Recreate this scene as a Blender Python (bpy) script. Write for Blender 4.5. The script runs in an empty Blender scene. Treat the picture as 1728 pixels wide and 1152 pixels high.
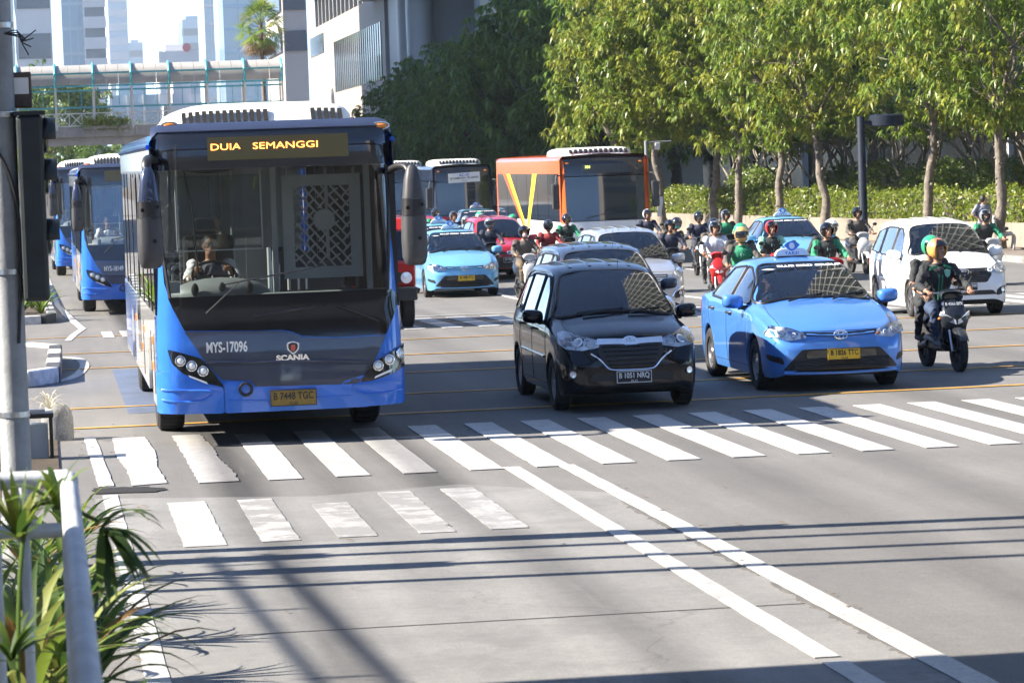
import bpy, bmesh, math, random
import numpy as np
from mathutils import Vector, Matrix
from mathutils.bvhtree import BVHTree
from mathutils.kdtree import KDTree

S = bpy.context.scene
COL = S.collection
PI = math.pi
R = math.radians

# ------------------------------------------------------------------ camera
# long lens from a raised bus platform, 2.84 m above the road.  X = across the road, Y = along it, away
FPX, CH = 5400.0, 2.84
ROLL, YAW, PIT = R(2.0), math.atan(785 / 5400), math.atan(312 / 5400)
_f = Vector((math.sin(YAW) * math.cos(PIT), math.cos(YAW) * math.cos(PIT), -math.sin(PIT)))
_r = Vector((math.cos(YAW), -math.sin(YAW), 0))
_u = _r.cross(_f)
_cr, _sr = math.cos(ROLL), math.sin(ROLL)
cam_d = bpy.data.cameras.new('camera')
cam = bpy.data.objects.new('camera', cam_d)
COL.objects.link(cam)
S.camera = cam
cx = _r * _cr - _u * _sr
cy = _r * _sr + _u * _cr
m = Matrix((cx, cy, -_f)).transposed().to_4x4()
m.translation = (0, 0, CH)
cam.matrix_world = m
cam_d.sensor_width = 36
cam_d.lens = FPX / 1728 * 36
cam_d.clip_start = 0.3
cam_d.clip_end = 6000
cam_d.dof.use_dof = True
cam_d.dof.focus_distance = 36
cam_d.dof.aperture_fstop = 11

# ------------------------------------------------------------------ light
SUN_EL, SUN_HEAD = R(33), R(-5)       # light travels towards heading SUN_HEAD measured from +X towards +Y
ldir = Vector((math.cos(SUN_HEAD) * math.cos(SUN_EL), math.sin(SUN_HEAD) * math.cos(SUN_EL), -math.sin(SUN_EL)))
W = bpy.data.worlds.new('World')
S.world = W
W.use_nodes = True
nt = W.node_tree
bg = nt.nodes['Background']
sky = nt.nodes.new('ShaderNodeTexSky')
sky.sky_type = 'NISHITA'
sky.sun_disc = False
sky.sun_elevation = SUN_EL
sky.sun_rotation = math.atan2(-ldir.x, -ldir.y)
sky.altitude = 0
sky.air_density = 0.55
sky.dust_density = 0.05
sky.ozone_density = 3.5
nt.links.new(sky.outputs[0], bg.inputs[0])
bg.inputs[1].default_value = 0.1
sun_d = bpy.data.lights.new('sun', 'SUN')
sun_d.energy = 4.8
sun_d.angle = R(0.55)
sun_d.color = (1.0, 0.915, 0.79)
sun = bpy.data.objects.new('sun', sun_d)
COL.objects.link(sun)
sun.rotation_euler = ldir.to_track_quat('-Z', 'Y').to_euler()
sun.location = (-40, 20, 60)
S.view_settings.view_transform = 'Standard'
S.view_settings.look = 'None'
S.view_settings.exposure = 2.0
S.view_settings.gamma = 1.0
S.render.engine = 'CYCLES'
S.cycles.max_bounces = 6
S.cycles.diffuse_bounces = 2
S.cycles.glossy_bounces = 3
S.cycles.transmission_bounces = 3
S.cycles.volume_bounces = 0
S.cycles.transparent_max_bounces = 10
S.cycles.use_adaptive_sampling = True
S.cycles.adaptive_threshold = .02
S.cycles.use_denoising = True
S.cycles.caustics_reflective = False
S.cycles.caustics_refractive = False


# ------------------------------------------------------------------ placing
def ray(x, y):
    a, b = x - 864, y - 576
    uu, vv = a * _cr - b * _sr, b * _cr + a * _sr
    return _f + _r * (uu / FPX) - _u * (vv / FPX)


def gnd(x, y, z=0.0):
    q = ray(x, y)
    return Vector((0, 0, CH)) + q * ((z - CH) / q.z)


def atY(x, y, Y):
    q = ray(x, y)
    return Vector((0, 0, CH)) + q * (Y / q.y)


# ------------------------------------------------------------------ materials
_M = {}


def mat(name, col=(.5, .5, .5), rough=.5, metal=0., spec=.5, var=.0, vscale=4., bump=0., bscale=60., coat=0.,
        emit=None, estr=1., trans=0., alpha=1., col2=None, dirt=0., coords='Object', stretch=None):
    if name in _M:
        return _M[name]
    mt = bpy.data.materials.new(name)
    mt.use_nodes = True
    n = mt.node_tree
    b = n.nodes['Principled BSDF']
    c4 = (*col, 1)
    b.inputs['Base Color'].default_value = c4
    b.inputs['Roughness'].default_value = rough
    b.inputs['Metallic'].default_value = metal
    b.inputs['Specular IOR Level'].default_value = spec
    b.inputs['Coat Weight'].default_value = coat
    b.inputs['Coat Roughness'].default_value = .04
    b.inputs['Transmission Weight'].default_value = trans
    b.inputs['Alpha'].default_value = alpha
    if emit:
        b.inputs['Emission Color'].default_value = (*emit, 1)
        b.inputs['Emission Strength'].default_value = estr
    tc = n.nodes.new('ShaderNodeTexCoord')
    src = tc.outputs[coords]
    if stretch:
        mp = n.nodes.new('ShaderNodeMapping')
        mp.inputs['Scale'].default_value = stretch
        n.links.new(src, mp.inputs[0])
        src = mp.outputs[0]
    if var or col2:
        nz = n.nodes.new('ShaderNodeTexNoise')
        nz.inputs['Scale'].default_value = vscale
        nz.inputs['Detail'].default_value = 6
        nz.inputs['Roughness'].default_value = .65
        n.links.new(src, nz.inputs['Vector'])
        rp = n.nodes.new('ShaderNodeValToRGB')
        rp.color_ramp.elements[0].position = .32
        rp.color_ramp.elements[1].position = .68
        lo = col2 if col2 else tuple(max(0, c * (1 - var)) for c in col)
        hi = col if col2 else tuple(min(1, c * (1 + var)) for c in col)
        rp.color_ramp.elements[0].color = (*lo, 1)
        rp.color_ramp.elements[1].color = (*hi, 1)
        n.links.new(nz.outputs['Fac'], rp.inputs[0])
        out = rp.outputs[0]
        n.links.new(out, b.inputs['Base Color'])
        mr = n.nodes.new('ShaderNodeMapRange')
        mr.inputs['To Min'].default_value = max(0, rough - .08 - dirt)
        mr.inputs['To Max'].default_value = min(1, rough + .08 + dirt)
        n.links.new(nz.outputs['Fac'], mr.inputs['Value'])
        n.links.new(mr.outputs[0], b.inputs['Roughness'])
    if bump:
        nb = n.nodes.new('ShaderNodeTexNoise')
        nb.inputs['Scale'].default_value = bscale
        nb.inputs['Detail'].default_value = 4
        n.links.new(src, nb.inputs['Vector'])
        bp = n.nodes.new('ShaderNodeBump')
        bp.inputs['Strength'].default_value = bump
        bp.inputs['Distance'].default_value = .02
        n.links.new(nb.outputs['Fac'], bp.inputs['Height'])
        n.links.new(bp.outputs[0], b.inputs['Normal'])
    _M[name] = mt
    return mt


def paint(name, col, rough=.32, metal=.0, dust=.06):
    """car paint: coloured base under clear coat, thin uneven dust film"""
    if name in _M:
        return _M[name]
    return mat(name, col, rough, metal, .12, var=dust, vscale=2.2, coat=1.0)


def glass(name, tint=(.75, .82, .82), trans=.8, rough=.0, gain=1.9):
    """pane: fresnel reflection over a tinted see-through layer"""
    if name in _M:
        return _M[name]
    mt = bpy.data.materials.new(name)
    mt.use_nodes = True
    n = mt.node_tree
    n.nodes.clear()
    o = n.nodes.new('ShaderNodeOutputMaterial')
    mx = n.nodes.new('ShaderNodeMixShader')
    fr = n.nodes.new('ShaderNodeFresnel')
    fr.inputs[0].default_value = 1.5
    tr = n.nodes.new('ShaderNodeBsdfTransparent')
    tr.inputs[0].default_value = (*[c * trans for c in tint], 1)
    gl = n.nodes.new('ShaderNodeBsdfGlossy')
    gl.inputs['Roughness'].default_value = rough
    gl.inputs['Color'].default_value = (1, 1, 1, 1)
    mu = n.nodes.new('ShaderNodeMath')
    mu.operation = 'MULTIPLY_ADD'
    mu.inputs[1].default_value = gain
    mu.inputs[2].default_value = .02
    n.links.new(fr.outputs[0], mu.inputs[0])
    n.links.new(mu.outputs[0], mx.inputs[0])
    n.links.new(tr.outputs[0], mx.inputs[1])
    n.links.new(gl.outputs[0], mx.inputs[2])
    n.links.new(mx.outputs[0], o.inputs[0])
    _M[name] = mt
    return mt


# ------------------------------------------------------------------ meshes
class MB:
    def __init__(s):
        s.v, s.f, s.m = [], [], []

    def add(s, vs, fs, mi=0):
        o = len(s.v)
        s.v += [tuple(p) for p in vs]
        s.f += [tuple(i + o for i in f) for f in fs]
        s.m += [mi] * len(fs)
        return s

    def box(s, x0, x1, y0, y1, z0, z1, mi=0, M=None):
        vs = [Vector((x, y, z)) for x in (x0, x1) for y in (y0, y1) for z in (z0, z1)]
        if M is not None:
            vs = [M @ p for p in vs]
        return s.add(vs, [(0, 1, 3, 2), (4, 6, 7, 5), (0, 4, 5, 1), (2, 3, 7, 6), (0, 2, 6, 4), (1, 5, 7, 3)], mi)

    def bar(s, a, b, w, h, mi=0, upv=(0, 0, 1)):
        a, b = Vector(a), Vector(b)
        d = (b - a)
        L = d.length
        d.normalize()
        sx = d.cross(Vector(upv))
        if sx.length < 1e-4:
            sx = d.cross(Vector((1, 0, 0)))
        sx.normalize()
        sz = sx.cross(d)
        M = Matrix((sx, d, sz)).transposed().to_4x4()
        M.translation = a
        return s.box(-w / 2, w / 2, 0, L, -h / 2, h / 2, mi, M)

    def tube(s, pts, r, n=8, mi=0, cap=True, closed=False, flat=None):
        pts = [Vector(p) for p in pts]
        k = len(pts)
        rs = [r] * k if not hasattr(r, '__len__') else list(r)
        rings = []
        up = Vector((0, 0, 1))
        prev = None
        for i, p in enumerate(pts):
            if closed:
                t = pts[(i + 1) % k] - pts[i - 1]
            else:
                t = pts[min(i + 1, k - 1)] - pts[max(i - 1, 0)]
            if t.length < 1e-9:
                t = Vector((0, 0, 1))
            t.normalize()
            if prev is None:
                a = t.cross(up)
                if a.length < 1e-3:
                    a = t.cross(Vector((0, 1, 0)))
            else:
                a = prev - t * prev.dot(t)
                if a.length < 1e-4:
                    a = t.cross(up)
            a.normalize()
            prev = a
            b = t.cross(a)
            e = rs[i]
            ea, eb = (e if not hasattr(e, '__len__') else e[0]), (e if not hasattr(e, '__len__') else e[1])
            rings.append([p + a * (ea * math.cos(2 * PI * j / n)) + b * (eb * math.sin(2 * PI * j / n)) for j in range(n)])
        vs = [q for rg in rings for q in rg]
        fs = []
        for i in range(k if closed else k - 1):
            i2 = (i + 1) % k
            for j in range(n):
                j2 = (j + 1) % n
                fs.append((i * n + j, i * n + j2, i2 * n + j2, i2 * n + j))
        if cap and not closed:
            fs.append(tuple(range(n - 1, -1, -1)))
            fs.append(tuple((k - 1) * n + j for j in range(n)))
        return s.add(vs, fs, mi)

    def lathe(s, prof, c=(0, 0, 0), axis='z', n=24, mi=0, mis=None):
        """prof: (radius, height) pairs turned about axis through c"""
        c = Vector(c)
        vs, fs, ms = [], [], []
        for (r, h) in prof:
            for j in range(n):
                a = 2 * PI * j / n
                p = (r * math.cos(a), r * math.sin(a), h)
                if axis == 'x':
                    p = (p[2], p[0], p[1])
                elif axis == 'y':
                    p = (p[0], p[2], p[1])
                vs.append(c + Vector(p))
        o = len(s.v)
        for i in range(len(prof) - 1):
            for j in range(n):
                j2 = (j + 1) % n
                f = (i * n + j, i * n + j2, (i + 1) * n + j2, (i + 1) * n + j)
                fs.append(f if axis != 'y' else f[::-1])
                ms.append(mis[i] if mis else mi)
        s.v += [tuple(p) for p in vs]
        s.f += [tuple(i + o for i in f) for f in fs]
        s.m += ms
        return s

    def disc(s, c, r, axis='y', n=20, mi=0, sgn=-1):
        c = Vector(c)
        vs = []
        for j in range(n):
            a = 2 * PI * j / n
            p = (r * math.cos(a), r * math.sin(a))
            vs.append(c + Vector({'x': (0, p[0], p[1]), 'y': (p[0], 0, p[1]), 'z': (p[0], p[1], 0)}[axis]))
        return s.add(vs, [tuple(range(n))], mi)

    def ell(s, c, r, n=12, k=8, mi=0, M=None):
        c = Vector(c)
        vs, fs = [], []
        for i in range(k + 1):
            t = PI * i / k
            for j in range(n):
                a = 2 * PI * j / n
                p = Vector((r[0] * math.sin(t) * math.cos(a), r[1] * math.sin(t) * math.sin(a), r[2] * math.cos(t)))
                if M is not None:
                    p = M @ p
                vs.append(c + p)
        for i in range(k):
            for j in range(n):
                fs.append((i * n + j, (i + 1) * n + j, (i + 1) * n + (j + 1) % n, i * n + (j + 1) % n))
        return s.add(vs, fs, mi)

    def prism(s, poly, y0, y1, plane='xz', mi=0):
        """extrude a 2-D outline along the remaining axis"""
        def P(a, b, c):
            return {'xz': (a, c, b), 'yz': (c, a, b), 'xy': (a, b, c)}[plane]
        n = len(poly)
        vs = [P(a, b, y0) for a, b in poly] + [P(a, b, y1) for a, b in poly]
        fs = [tuple(range(n)), tuple(range(2 * n - 1, n - 1, -1))]
        fs += [(i, i + n, (i + 1) % n + n, (i + 1) % n) for i in range(n)]
        return s.add(vs, fs, mi)

    def mesh(s, name, mats=None, smooth=None):
        me = bpy.data.meshes.new(name)
        me.from_pydata(s.v, [], s.f)
        for mt in (mats or []):
            me.materials.append(mt)
        if mats and len(mats) > 1:
            me.polygons.foreach_set('material_index', s.m)
        bm = bmesh.new()
        bm.from_mesh(me)
        bmesh.ops.remove_doubles(bm, verts=bm.verts, dist=1e-5)
        bmesh.ops.recalc_face_normals(bm, faces=bm.faces)
        if smooth is not None:
            for fc in bm.faces:
                fc.smooth = True
            a = R(smooth)
            for e in bm.edges:
                if len(e.link_faces) == 2 and e.calc_face_angle(0) > a:
                    e.smooth = False
        bm.to_mesh(me)
        bm.free()
        me.update()
        return me

    def build(s, name, mats, parent=None, smooth=None, bevel=0, loc=None, rot=None):
        if not isinstance(mats, (list, tuple)):
            mats = [mats]
        return obj(name, s.mesh(name, mats, smooth), parent, loc, rot, bevel)


def obj(name, me, parent=None, loc=None, rot=None, bevel=0):
    o = bpy.data.objects.new(name, me)
    COL.objects.link(o)
    if parent is not None:
        o.parent = parent
    if loc is not None:
        o.location = loc
    if rot is not None:
        o.rotation_euler = rot
    if bevel:
        md = o.modifiers.new('bevel', 'BEVEL')
        md.width = bevel
        md.segments = 2
        md.limit_method = 'ANGLE'
        md.angle_limit = R(40)
    return o


def tag(o, label=None, cat=None, group=None, kind=None):
    if label:
        o['label'] = label
    if cat:
        o['category'] = cat
    if group:
        o['group'] = group
    if kind:
        o['kind'] = kind
    return o


def thing(name, loc, rz, label, cat, group=None):
    o = bpy.data.objects.new(name, None)
    o.empty_display_size = .3
    COL.objects.link(o)
    o.location = loc
    o.rotation_euler = (0, 0, rz)
    return tag(o, label, cat, group)


def kids(o):
    return [c for c in COL.objects if c.parent is o]


def copy_tree(o, loc=None, rz=None, label=None, mats=None, chmap=None):
    """copy a thing with its parts and sub-parts; meshes are shared"""
    if chmap is None:
        chmap = {}
        for c in COL.objects:
            if c.parent is not None:
                chmap.setdefault(c.parent.name, []).append(c)

    def cp(a, par):
        b = a.copy()
        COL.objects.link(b)
        b.parent = par
        for ch in chmap.get(a.name, []):
            cp(ch, b)
        return b
    t = cp(o, None)
    if loc is not None:
        t.location = loc
    if rz is not None:
        t.rotation_euler = (0, 0, rz)
    if label:
        t['label'] = label
    return t


def pchip(pts):
    xs = np.array([p[0] for p in pts], float)
    ys = np.array([p[1] for p in pts], float)
    h = np.diff(xs)
    d = np.diff(ys) / h
    mm = np.zeros(len(xs))
    mm[0], mm[-1] = d[0], d[-1]
    for i in range(1, len(xs) - 1):
        if d[i - 1] * d[i] > 0:
            w1, w2 = 2 * h[i] + h[i - 1], h[i] + 2 * h[i - 1]
            mm[i] = (w1 + w2) / (w1 / d[i - 1] + w2 / d[i])

    def f(x):
        x = min(max(x, xs[0]), xs[-1])
        i = int(min(max(np.searchsorted(xs, x) - 1, 0), len(h) - 1))
        t = (x - xs[i]) / h[i]
        return float((2 * t**3 - 3 * t**2 + 1) * ys[i] + (t**3 - 2 * t**2 + t) * h[i] * mm[i]
                     + (-2 * t**3 + 3 * t**2) * ys[i + 1] + (t**3 - t**2) * h[i] * mm[i + 1])
    return f


def catmull(pts, n=6, closed=False):
    P = [Vector(p) for p in pts]
    k = len(P)
    out = []
    rng = range(k) if closed else range(k - 1)
    for i in rng:
        p0 = P[(i - 1) % k] if closed or i > 0 else P[0] * 2 - P[1]
        p1, p2 = P[i], P[(i + 1) % k]
        p3 = P[(i + 2) % k] if closed or i < k - 2 else P[-1] * 2 - P[-2]
        for j in range(n):
            t = j / n
            out.append(.5 * ((2 * p1) + (p2 - p0) * t + (2 * p0 - 5 * p1 + 4 * p2 - p3) * t * t + (3 * p1 - p0 - 3 * p2 + p3) * t**3))
    if not closed:
        out.append(P[-1])
    return out


def rnd(poly, r, n=4):
    """round the corners of a 2-D outline"""
    out = []
    k = len(poly)
    for i in range(k):
        p = Vector(poly[i])
        a, b = Vector(poly[i - 1]) - p, Vector(poly[(i + 1) % k]) - p
        ra = min(r, a.length * .45)
        rb = min(r, b.length * .45)
        a, b = p + a.normalized() * ra, p + b.normalized() * rb
        for j in range(n + 1):
            t = j / n
            q = a * (1 - t)**2 + p * 2 * t * (1 - t) + b * t * t
            out.append((q.x, q.y))
    return out


def mir(poly):
    return [(-a, b) for a, b in poly][::-1]


def rect(a0, a1, b0, b1):
    return [(a0, b0), (a1, b0), (a1, b1), (a0, b1)]


def circ(a, b, r, n=16, sy=1.0):
    return [(a + r * math.cos(2 * PI * i / n), b + r * sy * math.sin(2 * PI * i / n)) for i in range(n)]


def patch_mesh(outline, fn, off=.004, thick=.012, step=.1, name='patch', fit=False):
    """a panel with outline in surface coordinates, laid on fn(a, b) -> (point, normal), with a rim"""
    bm = bmesh.new()
    vs = [bm.verts.new((a, b, 0)) for a, b in outline]
    bm.faces.new(vs)
    A = [p[0] for p in outline]
    B = [p[1] for p in outline]
    sa, sb = step if hasattr(step, '__len__') else (step, step)
    for lo, hi, no, st in ((min(A), max(A), (1, 0, 0), sa), (min(B), max(B), (0, 1, 0), sb)):
        k = math.floor(lo / st) + 1
        while k * st < hi - 1e-6:
            bmesh.ops.bisect_plane(bm, geom=bm.verts[:] + bm.edges[:] + bm.faces[:], dist=1e-5,
                                   plane_co=(no[0] * k * st, no[1] * k * st, 0), plane_no=no)
            k += 1
    bmesh.ops.triangulate(bm, faces=[f for f in bm.faces if len(f.verts) > 4])
    bm.verts.index_update()
    bnd = [e for e in bm.edges if len(e.link_faces) == 1]
    P = {}
    for v in bm.verts:
        P[v.index] = fn(v.co.x, v.co.y)
    if fit:        # one clean sheet of glass: smooth the sampled surface
        ks = list(P)
        q = np.array([tuple(P[k][0]) for k in ks])
        x, z = q[:, 0], q[:, 2] - q[:, 2].mean()
        Bm = np.stack([np.ones_like(x), z, z**2, 0 * z, x**2, 0 * z, 0 * z], 1)
        cf = np.linalg.lstsq(Bm, q[:, 1], rcond=None)[0]
        yy = Bm @ cf
        for k, y_, x_, z_ in zip(ks, yy, x, z):
            dx = 2 * cf[4] * x_ + 2 * cf[5] * x_ * z_ + 4 * cf[6] * x_**3
            dz = cf[1] + 2 * cf[2] * z_ + 3 * cf[3] * z_**2 + cf[5] * x_**2
            P[k] = (Vector((P[k][0].x, float(y_), P[k][0].z)), Vector((float(dx), -1, float(dz))).normalized())
    inner = {}
    for e in bnd:
        for v in e.verts:
            if v.index not in inner:
                p, nn = P[v.index]
                inner[v.index] = bm.verts.new(p - nn * thick)
    for f in bm.faces:
        f.smooth = True
    for e in bnd:
        a, b = e.verts
        e.smooth = False
        bm.faces.new((a, b, inner[b.index], inner[a.index]))
    for v in list(bm.verts):
        if v.index in P and v.index >= 0:
            p, nn = P[v.index]
            v.co = p + nn * off
    bmesh.ops.recalc_face_normals(bm, faces=bm.faces)
    # make the panel face outwards
    up = sum(((f.normal.dot(P[f.verts[0].index][1])) for f in bm.faces if all(v.index in P for v in f.verts)), 0.0)
    if up < 0:
        bmesh.ops.reverse_faces(bm, faces=bm.faces)
    me = bpy.data.meshes.new(name)
    bm.to_mesh(me)
    bm.free()
    return me


def patch(name, outline, fn, mt, parent, off=.004, thick=.012, step=.1, fit=False):
    me = patch_mesh(outline, fn, off, thick, step, name, fit)
    me.materials.append(mt)
    return obj(name, me, parent)


def text(name, s, size, loc, mt, parent=None, rot=(PI / 2, 0, 0), ext=.002, sx=1.0, align='CENTER', shear=0., bold=0., sp=1.0):
    """lettering as real, slightly raised geometry"""
    cu = bpy.data.curves.new(name, 'FONT')
    cu.body = s
    cu.size = size
    cu.align_x = align
    cu.align_y = 'CENTER'
    cu.extrude = ext
    cu.offset = bold
    cu.shear = shear
    cu.space_character = sp
    cu.resolution_u = 3
    cu.materials.append(mt)
    o = obj(name, cu, parent, loc, rot)
    o.scale = (sx, 1, 1)
    return o


def fastmesh(name, V, F, mats, mi=None):
    """big meshes straight from numpy arrays; F is (n,3) or (n,4)"""
    me = bpy.data.meshes.new(name)
    V = np.asarray(V, np.float32)
    F = np.asarray(F, np.int32)
    k = F.shape[1]
    me.vertices.add(len(V))
    me.vertices.foreach_set('co', V.ravel())
    me.loops.add(F.size)
    me.loops.foreach_set('vertex_index', F.ravel())
    me.polygons.add(len(F))
    me.polygons.foreach_set('loop_start', np.arange(0, F.size, k, dtype=np.int32))
    me.polygons.foreach_set('loop_total', np.full(len(F), k, np.int32))
    for mt in mats:
        me.materials.append(mt)
    if mi is not None:
        me.polygons.foreach_set('material_index', np.asarray(mi, np.int32))
    me.update(calc_edges=True)
    return me


black = mat('black_plastic', (.016, .016, .018), .45, var=.25, vscale=9)
blackg = mat('gloss_black', (.008, .008, .01), .08, coat=.6)
rubber = mat('tyre_rubber', (.018, .018, .019), .85, var=.35, vscale=14, bump=.3, bscale=90)
chrome = mat('chrome', (.9, .91, .93), .14, .9)
steel = mat('brushed_steel', (.55, .56, .58), .32, 1.0)
alu = mat('alloy_wheel', (.5, .5, .52), .3, .9, var=.2, vscale=12)
whitem = mat('white_mark', (.8, .8, .78), .5)
under = mat('underbody_black', (.006, .006, .007), .9)
tint = mat('tinted_pane', (.004, .006, .012), .02, spec=.42)
amber = mat('amber_lens', (.75, .22, .02), .15, coat=1.0)
redlens = mat('red_lens', (.5, .01, .012), .12, coat=1.0)
# ------------------------------------------------------------------ ground, road, markings


def surf_mat(name, base, dark, vs, rough=.85, crack=False, tracks=None, fine=160., stain=None, stain_amt=.0, bumpd=.006, st=(.56, .66), sta=.75, trk=(.12, .45)):
    mt = bpy.data.materials.new(name)
    mt.use_nodes = True
    n = mt.node_tree
    L = n.links.new
    b = n.nodes['Principled BSDF']
    tc = n.nodes.new('ShaderNodeTexCoord').outputs['Object']

    def noise(scale, detail=5, rough_=.6, vec=None):
        z = n.nodes.new('ShaderNodeTexNoise')
        z.inputs['Scale'].default_value = scale
        z.inputs['Detail'].default_value = detail
        z.inputs['Roughness'].default_value = rough_
        L(vec or tc, z.inputs['Vector'])
        return z.outputs['Fac']

    def ramp(f, p0, p1, c0, c1):
        r = n.nodes.new('ShaderNodeValToRGB')
        r.color_ramp.elements[0].position, r.color_ramp.elements[1].position = p0, p1
        r.color_ramp.elements[0].color, r.color_ramp.elements[1].color = (*c0, 1), (*c1, 1)
        L(f, r.inputs[0])
        return r.outputs[0]

    def mix(kind, f, a, c):
        x = n.nodes.new('ShaderNodeMix')
        x.data_type = 'RGBA'
        x.blend_type = kind
        if isinstance(f, float):
            x.inputs['Factor'].default_value = f
        else:
            L(f, x.inputs['Factor'])
        L(a, x.inputs[6])
        if isinstance(c, tuple):
            x.inputs[7].default_value = (*c, 1)
        else:
            L(c, x.inputs[7])
        return x.outputs[2]
    col = ramp(noise(vs), .3, .7, dark, base)
    col = mix('MULTIPLY', .55, col, ramp(noise(fine, 3, .7), .3, .75, (.55, .55, .55), (1.25, 1.25, 1.25)))
    mp = n.nodes.new('ShaderNodeMapping')
    mp.inputs['Scale'].default_value = (1.6, .09, 1)
    L(tc, mp.inputs[0])
    col = mix('MULTIPLY', .5, col, ramp(noise(1.4, 6, .6, mp.outputs[0]), .35, .65, (.72, .72, .73), (1.08, 1.08, 1.07)))
    col = mix('MULTIPLY', .5, col, ramp(noise(9., 6, .75), .35, .7, (.78, .78, .78), (1.12, 1.12, 1.12)))
    if stain:
        col = mix('MIX', ramp(noise(stain_amt, 8, .72), st[0], st[1], (0, 0, 0), (sta, sta, sta)), col, stain)
    if tracks:
        sx = n.nodes.new('ShaderNodeSeparateXYZ')
        L(tc, sx.inputs[0])
        for (xc, wd, am) in tracks:
            m1 = n.nodes.new('ShaderNodeMath')
            m1.operation = 'SUBTRACT'
            L(sx.outputs[0], m1.inputs[0])
            m1.inputs[1].default_value = xc
            m2 = n.nodes.new('ShaderNodeMath')
            m2.operation = 'ABSOLUTE'
            L(m1.outputs[0], m2.inputs[0])
            m3 = n.nodes.new('ShaderNodeMapRange')
            m3.inputs['From Min'].default_value, m3.inputs['From Max'].default_value = wd, wd * .2
            m3.inputs['To Min'].default_value, m3.inputs['To Max'].default_value = 0, am
            L(m2.outputs[0], m3.inputs[0])
            m4 = n.nodes.new('ShaderNodeMath')
            m4.operation = 'MULTIPLY'
            L(m3.outputs[0], m4.inputs[0])
            L(ramp(noise(3.5, 8, .75, mp.outputs[0]), trk[0], trk[1], (0, 0, 0), (1, 1, 1)), m4.inputs[1])
            col = mix('MULTIPLY', m4.outputs[0], col, (.22, .22, .235))
    if crack:
        vz = n.nodes.new('ShaderNodeTexVoronoi')
        vz.feature = 'DISTANCE_TO_EDGE'
        vz.inputs['Scale'].default_value = .22
        dv = n.nodes.new('ShaderNodeVectorMath')
        dv.operation = 'ADD'
        L(tc, dv.inputs[0])
        nz = n.nodes.new('ShaderNodeTexNoise')
        nz.inputs['Scale'].default_value = 1.3
        nz.inputs['Detail'].default_value = 8
        L(tc, nz.inputs['Vector'])
        L(nz.outputs['Color'], dv.inputs[1])
        L(dv.outputs[0], vz.inputs['Vector'])
        ck = ramp(vz.outputs['Distance'], .0, .004, (.7, .7, .7), (1, 1, 1))
        col = mix('MULTIPLY', .8, col, ck)
    L(col, b.inputs['Base Color'])
    b.inputs['Roughness'].default_value = rough
    b.inputs['Specular IOR Level'].default_value = .3
    bp = n.nodes.new('ShaderNodeBump')
    bp.inputs['Distance'].default_value = bumpd
    bp.inputs['Strength'].default_value = .7
    L(noise(fine * .8, 4, .75), bp.inputs['Height'])
    L(bp.outputs[0], b.inputs['Normal'])
    _M[name] = mt
    return mt


asph = surf_mat('asphalt', (.195, .189, .181), (.155, .151, .146), .35, .85, False, tracks=[(1.62, .36, .9), (3.35, .36, .75), (2.5, .3, .3), (6.0, .5, .3), (7.4, .45, .25), (9.8, .4, .3), (12.6, .6, .3)], stain=(.15, .147, .145), stain_amt=.6, st=(.55, .68), sta=.6, fine=45.)
conc = surf_mat('concrete_lane', (.26, .256, .247), (.195, .192, .187), .5, .8, True,
                tracks=[(1.62, .3, .6), (3.35, .34, .45), (2.5, .4, .15)], fine=70., stain=(.15, .148, .145), stain_amt=1.1, bumpd=.003, st=(.52, .62), sta=.6)
wpaint = surf_mat('road_paint_white', (.51, .50, .48), (.41, .40, .385), 3., .6, fine=60., stain=(.24, .235, .23), stain_amt=6., bumpd=.002, st=(.55, .66), sta=.85, tracks=[(1.62, .28, .75), (3.35, .3, .55)])
wpaint_worn = surf_mat('road_paint_worn', (.47, .46, .445), (.33, .325, .315), 3., .6, fine=60., stain=(.22, .217, .21), stain_amt=1.7, bumpd=.002, st=(.46, .53), sta=.95)
ypaint = surf_mat('road_paint_yellow', (.62, .34, .06), (.46, .25, .05), 3., .6, fine=60., stain=(.22, .18, .13), stain_amt=2.2, bumpd=.002)
paving = surf_mat('paving', (.24, .2, .175), (.18, .155, .135), .8, .9, fine=50.)
kerbm = surf_mat('kerb_concrete', (.4, .39, .37), (.2, .2, .19), 2.5, .9, fine=40., stain=(.1, .1, .1), stain_amt=2.)
soil = surf_mat('soil', (.1, .075, .05), (.05, .04, .03), 3., .95, fine=40.)
bluepaint = surf_mat('lane_paint_blue', (.13, .17, .26), (.1, .12, .17), 1.4, .8, fine=80., stain=(.14, .14, .14), stain_amt=1.2)


def sheet(name, outline, z, mt, parent=None, step=None, kind='structure'):
    b = MB()
    b.add([(x, y, z) for x, y in outline], [tuple(range(len(outline)))])
    o = b.build(name, mt, parent)
    if parent is None:
        tag(o, kind=kind)
    return o


def road_z(y):
    """the street dips gently beyond the junction"""
    return -.3 * min(1, max(0, (y - 46) / 24))


ground = sheet('ground', rect(-4000, 4000, -800, 5600), -.5, soil)
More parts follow.
